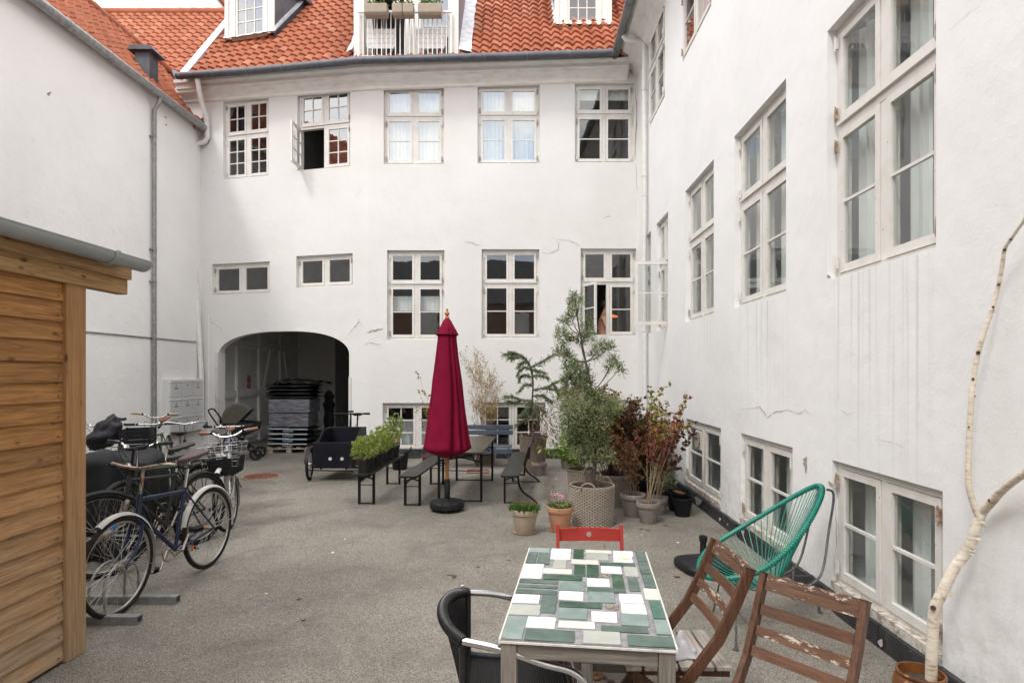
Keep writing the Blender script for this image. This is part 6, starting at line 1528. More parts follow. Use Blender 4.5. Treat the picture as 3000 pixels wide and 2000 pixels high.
        m.add(vs, [(i*n+k, i*n+(k+1) % n, (i+1)*n+(k+1) % n, (i+1)*n+k) for i in range(2) for k in range(n)]+[tuple(range(n-1,-1,-1))]); part(m.xf(SM), 'basket_net', BLACKP, bk_, smooth=True)
    if crate:
        m = MB()
        m.bx(-0.30,0.10,-0.15,0.15,0.75,0.76)
        for i in range(5): z = 0.77+i*0.055; m.bx(-0.30,0.10,-0.155,-0.148,z,z+0.035); m.bx(-0.30,0.10,0.148,0.155,z,z+0.035); m.bx(-0.305,-0.298,-0.145,0.145,z,z+0.035); m.bx(0.098,0.105,-0.145,0.145,z,z+0.035)
        for x in (-0.30, 0.10):
            for y in (-0.15, 0.15): m.bx(x-0.012, x+0.012, y-0.012, y+0.012, 0.762, 1.03)
        part(m, 'crate', BLACKP, t)
    if reflector:
        m = MB(); m.box((0.20,-0.012,R_-0.12), (0.05,0.008,0.022), Matrix.Rotation(R(60),3,'Y')); part(m, 'reflector', ORNG, t, bevel=0.003)
    return t
bike('dark blue bicycle with white mudguards and rusty curved handlebars, nearest, front wheel in the rack', (-2.66,5.23), (-2.76,4.20), M('navy_frame', (0.005,0.011,0.042), (0.009,0.019,0.062), 12, 0.3), bar='swept', mudguard=WHT, bar_mat=RUSTC, sh=1.02, bh=0.985, reflector=True, kick=False, saddle=M('plum_saddle', (0.06,0.03,0.035), (0.09,0.05,0.05), 12, 0.45), rack=False)
bike('black mountain bicycle with knobbly tyres, worn white fork and blue details, beside the shed post', (-3.12,5.98), (-3.36,4.95), M('matt_black_frame', (0.012,0.012,0.013), (0.02,0.02,0.02), 10, 0.4), bar='flat', knobby=True, fork_mat=M('worn_white_fork', (0.50,0.45,0.38), (0.12,0.09,0.07), 14, 0.5), steer=-32, blue=True, sh=0.93, bh=1.03, bar_mat=BLACKM, mudguard=BLACKP, bw=1.18)
bike('white bicycle with wire basket on the front, brown grips and a black saddle', (-3.60,7.32), (-3.02,6.45), M('white_frame', (0.62,0.62,0.60), (0.5,0.5,0.48), 12, 0.35), bar='riser', grip=LEATH, basket=True, steer=-28, sh=1.0, bh=0.985, mudguard=WHT, rack=True, style='diamond')
bike('black bicycle with cream tyres and a plain black saddle in the middle of the row', (-4.03,7.20), (-4.45,8.16), M('black_gloss_frame', (0.01,0.01,0.011), rough=0.3), tyre=CREAMT, mudguard=BLACKP, sh=0.96, bh=1.0, bar='swept', rack=True, style='step')
bike('red bicycle with a black crate on its rear rack by the wall', (-4.55,7.30), (-4.95,8.26), M('red_frame', (0.42,0.012,0.02), (0.5,0.02,0.03), 10, 0.3), crate=True, rack=True, sh=0.97, bh=0.99, mudguard=BLACKP, style='step')
bike('green bicycle with brown saddle and tan grips at the back of the row', (-5.62,9.72), (-5.28,8.72), M('green_frame', (0.05,0.10,0.04), (0.07,0.13,0.05), 10, 0.35), grip=TANG, saddle=LEATH, sh=0.98, bh=1.02, bar='riser', steer=25, mudguard=WHT)
bike('silver bicycle with black grips behind the dark tarpaulin', (-5.55,8.1), (-4.98,7.2), M('silver_frame', (0.45,0.45,0.46), (0.35,0.35,0.36), 10, 0.35, 0.6), sh=0.95, bh=1.03, bar='riser', steer=-30)
bike('blue bicycle lying back against the others beside the mailboxes', (-4.25,9.05), (-3.86,8.10), M('blue_frame', (0.02,0.06,0.20), (0.03,0.09,0.26), 10, 0.35), sh=0.90, bh=0.94, bar='flat', mudguard=WHT, saddle=LEATH)

# ---------------------------------------------------------------- rack
t = T('bicycle_rack', 'galvanised bicycle rack with low hoops holding the blue front wheel beside the shed', 'bicycle rack', (-3.2, 4.2, 0))
for y, x1_ in ((4.06, -2.53), (4.42, -2.47)):
    m = MB(); a0, a1, h = -4.6, x1_, 0.055
    for (yy0, yy1, z0, z1) in ((y-0.03,y+0.03,0.0,0.005),(y-0.03,y+0.03,h-0.005,h),(y-0.03,y-0.025,0.0051,h-0.0051),(y+0.025,y+0.03,0.0051,h-0.0051)): m.bx(a0, a1, yy0, yy1, z0, z1)
    part(m, 'base_rail', STEEL, t, world=True)
for x in (-2.87, -2.77, -3.42, -3.32, -4.0, -3.9):
    m = MB(); pts = [(x,4.07,0.05),(x,4.05,0.20)]+[(x, 4.24-0.19*math.cos(a), 0.20+0.16*math.sin(a)) for a in [math.pi*k/12 for k in range(1,12)]]+[(x,4.43,0.20),(x,4.42,0.05)]
    m.tube(pts, 0.009, 8); part(m, 'hoop', STEEL, t, world=True, smooth=True)

# ---------------------------------------------------------------- tarpaulin covered bicycle
m = MB(); nx, ny = 64, 40; vs = []
W_, L_, H_ = 0.66, 1.35, 0.90
for j in range(ny+1):
    v = j/ny
    for i in range(nx):
        a = 2*math.pi*i/nx; ca, sa_ = math.cos(a), math.sin(a)
        k = 1/((abs(ca)**3.2+abs(sa_)**3.2)**(1/3.2))
        if v < 0.35: r = (v/0.35)**0.9; z = H_-0.05*r**6-0.15*(ca*r)**2-0.06*(sa_*r)+0.05*noise.noise(V((ca*r*2.2,sa_*r*3,7)))
        else:
            q = (v-0.35)/0.65; r = 1+0.12*q*q; z = (H_-0.05-0.075*ca*ca)*(1-q)**0.92+0.02
        fold = 0 if v < 0.3 else (v-0.3)*0.24*(math.sin(a*9+1.3*math.sin(a*2))+0.6*math.sin(a*17+2+2*v))
        x = (W_/2)*ca*k*r*(1+fold); y = (L_/2)*sa_*k*r*(1+fold*0.5)
        nz_ = noise.noise(V((x*3, y*3, z*2)))*0.03
        vs.append((x+nz_, y+nz_, z+nz_*(1 if v < 0.4 else 0.3) - (0.05*math.cos(y*5)*(1-v) if v < 0.35 else 0)))
m.add(vs, [(j*nx+i, j*nx+(i+1) % nx, (j+1)*nx+(i+1) % nx, (j+1)*nx+i) for j in range(ny) for i in range(nx)])
TARP = M('dark_grey_tarpaulin', (0.010,0.011,0.014), (0.018,0.019,0.023), 4, 0.6, spec=0.25, bs=0.4, bscale=120, bd=0.002)
o = part(m, 'covered_bicycle', TARP, smooth='all'); o.location = (-4.0, 6.05, 0); o.rotation_euler = (0, 0, R(16))
tag(o, 'dark grey tarpaulin draped to the ground over a bicycle behind the mountain bicycle', 'covered bicycle')
m = MB(); vs = []; n = 28
for i in range(n+1):
    for k in range(n):
        b, a = math.pi*i/n, 2*math.pi*k/n; p = V((math.sin(b)*math.cos(a), math.sin(b)*math.sin(a), math.cos(b)))
        d = 1+0.45*noise.noise(p*1.7)+0.22*abs(noise.noise(p*4.1)); vs.append((p.x*0.25*d, p.y*0.16*d, p.z*0.15*d+0.05*p.x))
m.add(vs, [(i*n+k, (i+1)*n+k, (i+1)*n+(k+1) % n, i*n+(k+1) % n) for i in range(n) for k in range(n)])
o = part(m, 'jacket', M('dark_nylon', (0.010,0.010,0.014), (0.018,0.018,0.024), 6, 0.6, bs=0.5, bscale=30, bd=0.01), smooth='all'); o.scale = (0.85,0.85,0.85); o.location = (-4.78, 7.05, 1.0); o.rotation_euler = (0, R(-28), R(30))
tag(o, 'dark crumpled jacket slung over the handlebars of the silver bicycle', 'jacket')

# ================================================================ cargo tricycle
t = T('cargo_tricycle', 'black cargo tricycle with a big open front box beside the plant bench', 'cargo bicycle', (-2.80, 9.5, 0), R(0))
BXM = M('black_box_panel', (0.006,0.007,0.011), (0.010,0.011,0.017), 3, 0.42, rvar=0.1, spec=0.25)
def side_prof(y): return 0.60 + (0.165 if y > 0.34 else 0.165*(0.5-0.5*math.cos(math.pi*max(y+0.02,0)/0.36)))
m = MB()
for x in (-0.31, 0.285):
    ys = [-0.15+0.9*k/24 for k in range(25)]
    pts = [(x, y, 0.215) for y in (0.75, -0.15)]+[(x, y, side_prof(y-0.05)) for y in ys]; m.poly(pts, (0.018,0,0))
m.bx(-0.31, 0.303, -0.168, -0.151, 0.215, 0.60); m.bx(-0.291, 0.284, 0.733, 0.75, 0.215, 0.762); m.bx(-0.291, 0.284, -0.15, 0.732, 0.216, 0.234)
bx_ = part(m, 'cargo_box', BXM, t, bevel=0.003)
m = MB()
for x in (-0.31, 0.294): m.tube([(x, y, side_prof(y-0.05)+0.004) for y in [-0.15+0.9*k/24 for k in range(25)]], 0.010, 6)
m.tube([(-0.31,-0.16,0.603),(0.303,-0.16,0.603)], 0.011, 6); m.tube([(-0.31,0.742,0.768),(0.303,0.742,0.768)], 0.011, 6)
for x in (-0.30, 0.292): m.bx(x-0.014,x+0.014,-0.172,-0.1685,0.22,0.59)
part(m, 'edge_trim', BLACKM, bx_, smooth=True)
for x in (-0.21, 0.21) if False else (-0.06+0.02, 0.145):
    m = MB(); m.tube([(x-0.0,-0.169,0.36),(x,-0.175,0.36)], 0.026, 20); part(m, 'reflector', M('white_reflector', (0.65,0.65,0.66), (0.5,0.5,0.52), 60, 0.3), bx_)
for x in (-0.285, 0.275):
    for z in (0.25, 0.40, 0.56): m = MB(); m.tube([(x,-0.173,z),(x,-0.178,z)], 0.007, 8); part(m, 'bolt', CHROME, bx_)
for x in (-0.42, 0.42):
    Mx = Matrix.Rotation(R(8), 4, 'Z'); Mx = Matrix.Translation((x, 0, 0)) @ Mx @ Matrix.Translation((-x, 0, 0))
    m = MB(); m.torus((x,0,0.25), (1,0,0), 0.228, 0.024, 40, 8); w = part(m.xf(Mx), 'wheel', RUBBER, t, smooth=True)
    m = MB(); m.torus((x,0,0.25), (1,0,0), 0.203, 0.010, 40, 6); m.tube([(x-0.04,0,0.25),(x+0.04,0,0.25)], 0.02, 10); part(m.xf(Mx), 'rim', CHROME, w, smooth=True)
    m = MB()
    for k in range(20): a = 2*math.pi*k/20; m.tube([(x+0.03*(-1)**k,0.02*math.cos(a),0.25+0.02*math.sin(a)),(x,0.2*math.cos(a),0.25+0.2*math.sin(a))], 0.0016, 4)
    part(m.xf(Mx), 'spokes', SPOKE, w)
    m = MB(); vs = []
    for i in range(13):
        a = R(20+150*i/12)
        for dx in (-0.032, 0, 0.032): vs.append((x+dx, 0.268*math.cos(a), 0.25+(0.268+(0.008 if dx == 0 else 0))*math.sin(a)))
    m.add(vs, [(3*i+q, 3*i+q+1, 3*i+q+4, 3*i+q+3) for i in range(12) for q in (0,1)]); part(m.xf(Mx), 'mudguard', BLACKP, t, smooth='all')
m = MB(); m.tube([(-0.42,0,0.25),(-0.36,0,0.25)], 0.014, 8); m.tube([(0.36,0,0.25),(0.42,0,0.25)], 0.014, 8); m.tube([(-0.36,0,0.2),(0.36,0,0.2)], 0.016, 8); m.tube([(-0.40,-0.10,0.17),(0.30,-0.10,0.155)], 0.009, 6)
for x in (-0.2, 0.2): m.tube([(x,-0.14,0.2),(x,0.75,0.2)], 0.014, 8)
m.tube([(0,0.7,0.2),(0,1.15,0.26),(0,1.45,0.33)], 0.02, 8); m.tube([(0,1.15,0.26),(0.0,1.30,0.72)], 0.018, 8); m.tube([(0,0.85,0.25),(0,0.86,0.9)], 0.018, 8); m.tube([(0,0.86,0.55),(0,1.27,0.62)], 0.018, 8)
for s in (-1, 1): m.tube([(0,1.2,0.27),(s*0.06,1.68,0.33)], 0.009, 6); m.tube([(0,1.29,0.66),(s*0.06,1.68,0.33)], 0.008, 6)
part(m, 'frame', BLACKM, t, smooth=True)
m = MB(); m.torus((0,1.68,0.33), (1,0,0), 0.31, 0.022, 44, 8); w = part(m, 'wheel', RUBBER, t, smooth=True)
m = MB(); m.torus((0,1.68,0.33), (1,0,0), 0.287, 0.010, 40, 6)
for k in range(20): a = 2*math.pi*k/20; m.tube([(0.03*(-1)**k,1.68,0.33),(0,1.68+0.28*math.cos(a),0.33+0.28*math.sin(a))], 0.0016, 4)
part(m, 'rim', CHROME, w, smooth=True)
m = MB(); m.tube([(0,0.86,0.88),(0,0.88,0.985)], 0.015, 8); m.tube(bezier([(-0.31,0.97,0.985),(-0.2,0.92,0.99),(0,0.88,0.99),(0.2,0.92,0.99),(0.31,0.97,0.985)], 6), 0.013, 8); hb_ = part(m, 'handlebar', BLACKM, t, smooth=True)
for s in (-1, 1): m = MB(); m.tube([(s*0.31,0.97,0.985),(s*0.21,0.93,0.99)], 0.018, 10); part(m, 'grip', BLACKP, hb_, smooth=True)
m = MB(); m.box((0,0.87,1.03), (0.09,0.05,0.03)); m.tube(bezier([(-0.15,0.9,1.0),(-0.13,0.82,0.85),(-0.03,0.82,0.75)], 6), 0.004, 5); m.tube(bezier([(0.15,0.9,1.0),(0.12,0.82,0.83),(0.04,0.82,0.72)], 6), 0.004, 5); part(m, 'controls', BLACKP, hb_)
m = MB(); m.tube([(0.0,1.30,0.70),(0.0,1.33,0.93)], 0.014, 8); sp2 = part(m, 'seat_post', BLACKM, t, smooth=True); m = MB(); m.lathe([(0.0,-0.02),(0.09,-0.015),(0.10,0.01),(0.06,0.03),(0.0,0.032)], (0,0,0), 14); m.v = [(x*0.85, 1.34+y*1.35, z+0.945) for x, y, z in m.v]; part(m, 'saddle', SADB, t, smooth=True)
# two more in the crowd
bike('dark green bicycle wedged between the mountain bicycle and the tarpaulin', (-3.42,6.50), (-3.60,5.55), M('bottle_green_frame', (0.01,0.04,0.025), (0.02,0.06,0.035), 20, 0.35), bar='riser', sh=0.94, bh=0.97, saddle=SADB, mudguard=BLACKP, rack=True, steer=10, kick=False)
# ================================================================ pots and baskets
SOIL = M('potting_soil', (0.035,0.025,0.017), (0.07,0.05,0.035), 40, 0.95, bs=0.8, bscale=60)
BEIG = M('beige_clay', (0.42,0.34,0.255), (0.36,0.285,0.21), 9, 0.8); TERR = M('terracotta', (0.50,0.265,0.16), (0.42,0.21,0.12), 9, 0.8)
GREY = M('grey_brown_clay', (0.20,0.175,0.155), (0.27,0.24,0.215), 7, 0.85, bs=0.3, bscale=20, speck=(16,(0.36,0.33,0.30),0.66))
def pot(t, mat, r, h, rimh=0.055, base=0.66, saucer=None, name='pot'):
    m = MB(); b = r*base
    m.lathe([(b*0.96,0.0),(b,0.006),(r*0.90,h-rimh-0.004),(r*0.985,h-rimh),(r,h-rimh+0.006),(r,h-0.006),(r*0.985,h),(r*0.90,h),(r*0.88,h-0.01),(r*0.86,h-0.05)], n=40)
    m.f = m.f[:-1]; m.a = m.a[:-1]
    if saucer: m.v = [(x, y, z+0.014) for x, y, z in m.v]
    p = part(m, name, mat, t, smooth=True)
    m = MB(); m.lathe([(0.0, h-0.025),(r*0.5,h-0.022),(r*0.875,h-0.03)], n=24); m.v = [(x, y, z+0.006*noise.noise(V((x*30,y*30,0)))) for x, y, z in m.v]; part(m, 'soil', SOIL, p, smooth=True)
    if saucer:
        m = MB(); m.lathe([(b*1.0,0.0),(b*1.22,0.005),(b*1.30,0.022),(b*1.26,0.022),(b*1.16,0.010),(0,0.010)], n=36); part(m, 'saucer', mat, t, smooth=True)
    return p
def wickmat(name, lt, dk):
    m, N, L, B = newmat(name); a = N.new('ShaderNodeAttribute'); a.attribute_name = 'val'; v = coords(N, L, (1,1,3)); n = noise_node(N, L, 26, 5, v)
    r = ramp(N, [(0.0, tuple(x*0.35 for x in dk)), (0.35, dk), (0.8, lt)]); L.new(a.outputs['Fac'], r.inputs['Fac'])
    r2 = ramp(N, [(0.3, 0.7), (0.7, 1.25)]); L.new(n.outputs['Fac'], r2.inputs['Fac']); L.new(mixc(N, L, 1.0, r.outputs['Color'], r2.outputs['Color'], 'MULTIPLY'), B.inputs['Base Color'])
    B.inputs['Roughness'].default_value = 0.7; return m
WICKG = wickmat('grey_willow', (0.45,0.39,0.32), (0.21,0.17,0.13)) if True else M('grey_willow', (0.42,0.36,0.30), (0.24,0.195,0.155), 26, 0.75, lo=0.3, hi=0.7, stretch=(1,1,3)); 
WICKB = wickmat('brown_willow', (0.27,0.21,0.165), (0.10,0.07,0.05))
def wicker(t, mat, r, h, taper=0.9, stakes=30, rowh=0.0125, handles=True):
    m = MB(); n = stakes*6; rows = int(h/rowh); vs = []
    zs = []
    for j in range(rows):
        for q in (0.04, 0.3, 0.7, 0.96): zs.append((j, q))
    for (j, q) in zs:
        z = (j+q)*rowh; rr0 = r*(taper+(1-taper)*z/h)
        for k in range(n):
            ph = math.pi*k*stakes/n/1.0 + (math.pi/2 if j % 2 else 0)
            bulge = 0.0055*math.sin(ph*1.0) * (1 if j % 2 == 0 else 1); rnd = 0.006 if q in (0.3, 0.7) else -0.009
            rr_ = rr0+0.012*abs(math.sin(ph))-0.006+rnd
            a = 2*math.pi*k/n; vs.append((rr_*math.cos(a), rr_*math.sin(a), z))
    for i in range(len(zs)-1):
        j, q = zs[i]
        for k in range(n):
            ph = math.pi*(k+0.5)*stakes/n + (math.pi/2 if j % 2 else 0)
            m.add([vs[i*n+k], vs[i*n+(k+1) % n], vs[(i+1)*n+(k+1) % n], vs[(i+1)*n+k]], [(0,1,2,3)], (0.9 if abs(math.sin(ph)) > 0.42 else 0.3) if q != 0.96 else 0.0)  # two-tone willow; recessed faces and row gaps darkened, crevice shade put into the colour
    m.lathe([(0.0,0.01),(r*taper-0.005,0.01)], n=24)
    b = part(m, 'basket', mat, t, smooth='all')
    m = MB()
    for s in range(3):
        m.tube([((r+0.004*math.cos(3*a*6+s*2.1))*math.cos(a), (r+0.004*math.cos(3*a*6+s*2.1))*math.sin(a), h+0.006+0.011*math.sin(a*18+s*2.1)) for a in [2*math.pi*k/150 for k in range(150)]], 0.0075, 6, closed=True)
    part(m, 'braided_rim', mat, b, smooth=True)
    if handles:
        for a0 in (-115, 65) if handles is True else handles:
            m = MB(); ca, sa_ = math.cos(R(a0)), math.sin(R(a0)); 
            for s in range(3):
                m.tube([((r+0.006*math.cos(t_*7+s*2.1))*ca-sa_*0.085*math.cos(t_), (r+0.006*math.cos(t_*7+s*2.1))*sa_+ca*0.085*math.cos(t_), h-0.02+0.09*math.sin(t_)+0.006*math.sin(t_*7+s*2.1)) for t_ in [math.pi*k/18 for k in range(19)]], 0.006, 6)
            part(m, 'handle', mat, b, smooth=True)
    m = MB(); m.lathe([(0.0,h-0.045),(r*0.5,h-0.04),(r*0.97,h-0.06)], n=24); part(m, 'soil', SOIL, b, smooth=True)
    return b
BARK = M('twig_bark', (0.10,0.07,0.05), (0.17,0.125,0.095), 30, 0.85, bs=0.4, bscale=60); TAN = M('pale_cane', (0.25,0.17,0.10), (0.34,0.25,0.16), 20, 0.8); DKB = M('dark_bark', (0.055,0.04,0.035), (0.10,0.075,0.06), 40, 0.9, bs=0.6, bscale=60)
L_JUN = leafmat('juniper_scales', [(0.0,(0.05,0.075,0.028)), (0.35,(0.125,0.17,0.068)), (0.7,(0.25,0.31,0.14)), (0.95,(0.42,0.46,0.25)), (1.0,(0.28,0.20,0.10))], trans=0.2)
L_CED = leafmat('cedar_needles', [(0.0,(0.10,0.135,0.06)), (0.6,(0.22,0.27,0.155)), (1.0,(0.38,0.43,0.27))], trans=0.15)
L_RED = leafmat('red_autumn_leaves', [(0.0,(0.035,0.016,0.014)), (0.3,(0.075,0.026,0.02)), (0.5,(0.13,0.045,0.022)), (0.62,(0.21,0.055,0.028)), (0.72,(0.22,0.12,0.035)), (0.84,(0.20,0.17,0.04)), (1.0,(0.15,0.19,0.05))])
L_OLV = leafmat('olive_autumn_leaves', [(0.0,(0.035,0.03,0.014)), (0.35,(0.10,0.055,0.018)), (0.6,(0.17,0.115,0.03)), (0.85,(0.20,0.20,0.045)), (1.0,(0.28,0.10,0.03))])
L_YEL = leafmat('yellowing_small_leaves', [(0.0,(0.22,0.14,0.08)), (0.4,(0.38,0.27,0.12)), (0.75,(0.42,0.36,0.12)), (1.0,(0.45,0.28,0.20))])
L_GRN = leafmat('fresh_green_leaves', [(0.0,(0.07,0.13,0.025)), (0.5,(0.16,0.26,0.045)), (0.85,(0.28,0.38,0.07)), (1.0,(0.36,0.36,0.10))])
L_LIM = leafmat('lime_foliage', [(0.0,(0.10,0.15,0.03)), (0.4,(0.20,0.28,0.05)), (0.8,(0.32,0.40,0.08)), (0.93,(0.40,0.40,0.12)), (1.0,(0.33,0.20,0.08))])
L_GRS = leafmat('blade_leaves', [(0.0,(0.03,0.08,0.02)), (0.6,(0.07,0.17,0.035)), (0.92,(0.14,0.25,0.06)), (1.0,(0.30,0.18,0.07))])
L_DRY = leafmat('dry_leaves', [(0.0,(0.16,0.07,0.035)), (0.5,(0.26,0.12,0.05)), (1.0,(0.34,0.20,0.09))])

def grow(rg, stems, leafpts, p, d, ln, r, depth, droop=0.0, wob=0.25, nb=3, leaf_from=0.4, shrink=0.62, ang=0.7):
    n = 7; pts = [V(p)]; d = d.normalized()
    for i in range(n):
        d = (d + rdir(rg)*wob*0.35 + V((0,0,-droop*0.12))).normalized(); pts.append(pts[-1]+d*ln/n)
    stems.tube(pts, [r*(1-0.6*i/n) for i in range(n+1)], 5 if r < 0.004 else 7, cap=False)
    for i in range(1, n+1):
        if depth == 0 or (i/n > leaf_from and r < 0.006): leafpts.append((pts[i], (pts[i]-pts[i-1]).normalized()))
    if depth > 0:
        for k in range(nb):
            i = rg.randint(2, n); q = rdir(rg); dd = (pts[min(i,n)]-pts[i-1]).normalized(); side_ = (q-dd*q.dot(dd)).normalized()
            grow(rg, stems, leafpts, pts[i], dd*math.cos(ang)+side_*math.sin(ang)+V((0,0,0.15)), ln*shrink*rg.uniform(0.7,1.15), r*0.5, depth-1, droop, wob, nb, leaf_from, shrink, ang)
def shrub(t, base, h, spread, nst, depth, leaves, L_, W_, lm, sm, seed, r0=0.006, base_r=0.04, per=2.0, jit=0.03, leaf_from=0.45, nb=3, lean=(0,0), zmin=0, v=(0,1), split=None, shrink=0.5, ang=0.6, foliage='foliage', lobed=False, droop=0.3):
    rg = random.Random(seed); st, lp = MB(), []
    for k in range(nst):
        a = rg.uniform(0, 2*math.pi); b = V(base)+V((base_r*math.cos(a)*rg.random(), base_r*math.sin(a)*rg.random(), 0))
        d = V((math.cos(a)*spread*rg.uniform(0.2,1)+lean[0], math.sin(a)*spread*rg.uniform(0.2,1)+lean[1], 1))
        grow(rg, st, lp, b, d, h*rg.uniform(0.62,1.0), r0*rg.uniform(0.7,1.1), depth, 0.0, 0.28, nb, leaf_from, shrink, ang)
    part(st, 'stems', sm, t, smooth=True)
    lv = MB(); lp = [q for q in lp if q[0].z > zmin]
    zz = [q[0].z for q in lp]; zlo, zhi = min(zz), max(zz)
    for _ in range(leaves):
        p, d = lp[int(rg.random()*len(lp))]; p = p+rdir(rg)*jit*rg.random(); f__ = (p.z-zlo)/(zhi-zlo+1e-6)
        val = rg.uniform(*v)
        if split: val = min(max(rg.gauss(split[0]+(split[1]-split[0])*f__, 0.22), 0), 1)
        dd = (d*0.35+rdir(rg)+V((0,0,-droop))).normalized(); s = rg.uniform(0.6,1.3)
        leaf_quad(lv, p, dd, rdir(rg), L_*s, W_*s, val, 0.2)
        if lobed:
            ax_ = rdir(rg)
            for w in (-0.9, 0.9): leaf_quad(lv, p, (Matrix.Rotation(w, 3, dd.cross(ax_) if dd.cross(ax_).length > 0.1 else V((0,0,1))) @ dd), ax_, L_*s*0.8, W_*s*0.7, val, 0.2)
    part(lv, foliage, lm, t)
    return lp
def PT_(label, loc, rz=0, grp=None, cat='potted plant', name='potted_plant'): return T(name, label, cat, tuple(loc), rz, grp)

# two flower pots behind the red chair
t = PT_('beige pot of low green leafy plants on a saucer, left of the terracotta pot', (0.134, 6.36, 0)); pot(t, BEIG, 0.15, 0.245, saucer=True)
m = MB(); rg = random.Random(31)
for _ in range(1100):
    a, r = rg.uniform(0, 6.28), 0.135*rg.random()**0.5; p = V((r*math.cos(a), r*math.sin(a), 0.225)); leaf_quad(m, p+V((0,0,rg.uniform(0,0.03))), V((math.cos(a)*r*5+rg.uniform(-.5,.5), math.sin(a)*r*5+rg.uniform(-.5,.5), rg.uniform(0.2,1.1))), rdir(rg), rg.uniform(0.04,0.085), 0.011, rg.random())
part(m, 'foliage', L_GRS, t)
m = MB()
for _ in range(26):
    a, r = rg.uniform(0, 6.28), 0.13*rg.random()**0.5; p = V((r*math.cos(a), r*math.sin(a), 0.29+rg.random()*0.045)); tuft(m, rg, p, (0.006,0.006,0.006), 7, 0.014, 0.009)
part(m, 'dry_flower_heads', L_DRY, t)
t = PT_('terracotta pot with a pink geranium flower on a saucer', (0.52, 6.45, 0)); pot(t, TERR, 0.147, 0.25, saucer=True)
m = MB(); 
for _ in range(900):
    a, r = rg.uniform(0, 6.28), 0.135*rg.random()**0.5; p = V((r*math.cos(a), r*math.sin(a), 0.225)); leaf_quad(m, p+V((0,0,rg.uniform(0,0.05))), V((rg.uniform(-1,1), rg.uniform(-1,1), rg.uniform(0.1,1.0))), rdir(rg), rg.uniform(0.025,0.05), 0.010, rg.random()*0.85)
for c_ in ((0.0,-0.08,0.285),(0.035,-0.07,0.275),(-0.03,-0.06,0.27),(0.06,-0.02,0.29)):
    n = V((rg.uniform(-.3,.3), -0.6, 0.8)).normalized(); x_ = n.cross(V((0,0,1))).normalized(); y_ = n.cross(x_)
    m.add([V(c_)]+[V(c_)+(x_*math.cos(k*0.7)+y_*math.sin(k*0.7))*0.032*(1+0.1*math.sin(k*2.1)) for k in range(9)], [(0,k,k+1) for k in range(1,9)], 0.95)
part(m, 'foliage', L_GRN if False else L_GRS, t)
m = MB()
for c_, nn in (((0.01,-0.05,0.37),40), ((-0.09,-0.03,0.40),14), ((-0.03,-0.05,0.395),12)):
    tuft(m, rg, c_, (0.024,0.024,0.02), nn, 0.018, 0.016)
    m.tube([(c_[0]*0.5, c_[1]*0.4, 0.24), c_], 0.002, 5)
part(m, 'flowers', M('pink_petals', (0.70,0.32,0.42), (0.75,0.45,0.50), 50, 0.6), t)
m = MB()
for _ in range(16): a = rg.uniform(0,6.28); p = V((0.12*math.cos(a), 0.12*math.sin(a), 0.27+rg.random()*0.07)); tuft(m, rg, p, (0.008,0.008,0.008), 8, 0.016, 0.012)
part(m, 'dry_flower_heads', L_DRY, t)

# big grey basket with the juniper
jd = 6.75; jb = V((0.905, jd, 0))
t = T('potted_tree', 'tall grey green juniper growing in the largest grey wicker basket', 'potted tree', tuple(jb))
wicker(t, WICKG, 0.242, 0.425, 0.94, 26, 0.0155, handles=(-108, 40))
def loc(px, py, dd=0.0): return D(px, py, jd+dd)-jb
trunk = [loc(1738,1425), loc(1742,1350), loc(1739,1250), loc(1735,1150), loc(1716,1060), loc(1700,980), loc(1690,920), loc(1683,862)]
m = MB(); m.tube(bezier(trunk, 4), [0.022*(1-0.82*i/28) for i in range(29)], 9); tk = part(m, 'trunk', DKB, t, smooth=True)
clumps = [(1683,870,11),(1676,892,15),(1697,882,12),(1688,915,14),(1657,943,16),(1719,943,15),(1672,925,10),(1642,982,19),(1663,994,20),(1723,982,22),(1700,1000,14),(1642,1028,18),(1663,1041,20),(1757,1016,15),(1783,1018,17),(1800,1058,16),(1815,1082,13),(1787,1075,13),(1740,1037,16),(1672,1075,26),(1702,1084,28),(1668,1118,30),(1714,1120,32),(1663,1156,32),(1706,1156,36),(1744,1169,33),(1659,1199,33),(1702,1199,38),(1740,1207,36),(1787,1182,24),(1808,1192,20),(1672,1241,32),(1714,1245,36),(1753,1241,28),(1697,1280,30),(1740,1275,30),(1761,1285,20),(1689,1305,22),(1736,1305,26),(1761,1307,20),(1740,1322,20),(1774,1333,18),(1785,1345,12),(1704,1310,18),(1720,1340,20),(1752,1355,18),(1690,1335,16),(1672,1285,24),(1780,1230,20)]
rg = random.Random(77); lv = MB(); br_ = MB()
for (px, py, rad) in clumps:
    dd = rg.uniform(-0.14, 0.14)*(1 if rad > 22 else 0.6); c = loc(px, py, dd); r = rad/259*1.15
    q = min(trunk, key=lambda w: (w-(c-V((0,0,0.12)))).length); mid = q.lerp(c, 0.5)+V((0,0,-0.03))
    br_.tube(bezier([q, mid, c], 4), [0.008,0.0074,0.0068,0.006,0.0055,0.005,0.0045,0.004,0.003], 5)
    tone = rg.uniform(-0.15, 0.25)
    for _ in range(int(70*(r/0.1)**2)+14):          # feathery sprays
        d = rdir(rg); s0 = c+d*r*rg.uniform(0.1,0.75); ax_ = (d+V((0,0,0.45))+rdir(rg)*0.4).normalized(); ln = rg.uniform(0.05,0.10); tn = rg.gauss(0, 0.2)
        for k in range(9):
            p = s0+ax_*ln*k/9; dd_ = (ax_*0.7+rdir(rg)*0.8); leaf_quad(lv, p, dd_, rdir(rg), 0.025*(1.1-0.05*k), 0.0095, min(max(0.45+tone+tn+0.03*k+rg.gauss(0,0.08),0),1))
part(br_, 'branches', BARK, tk, smooth=True); part(lv, 'foliage', L_JUN, t)
m = MB(); 
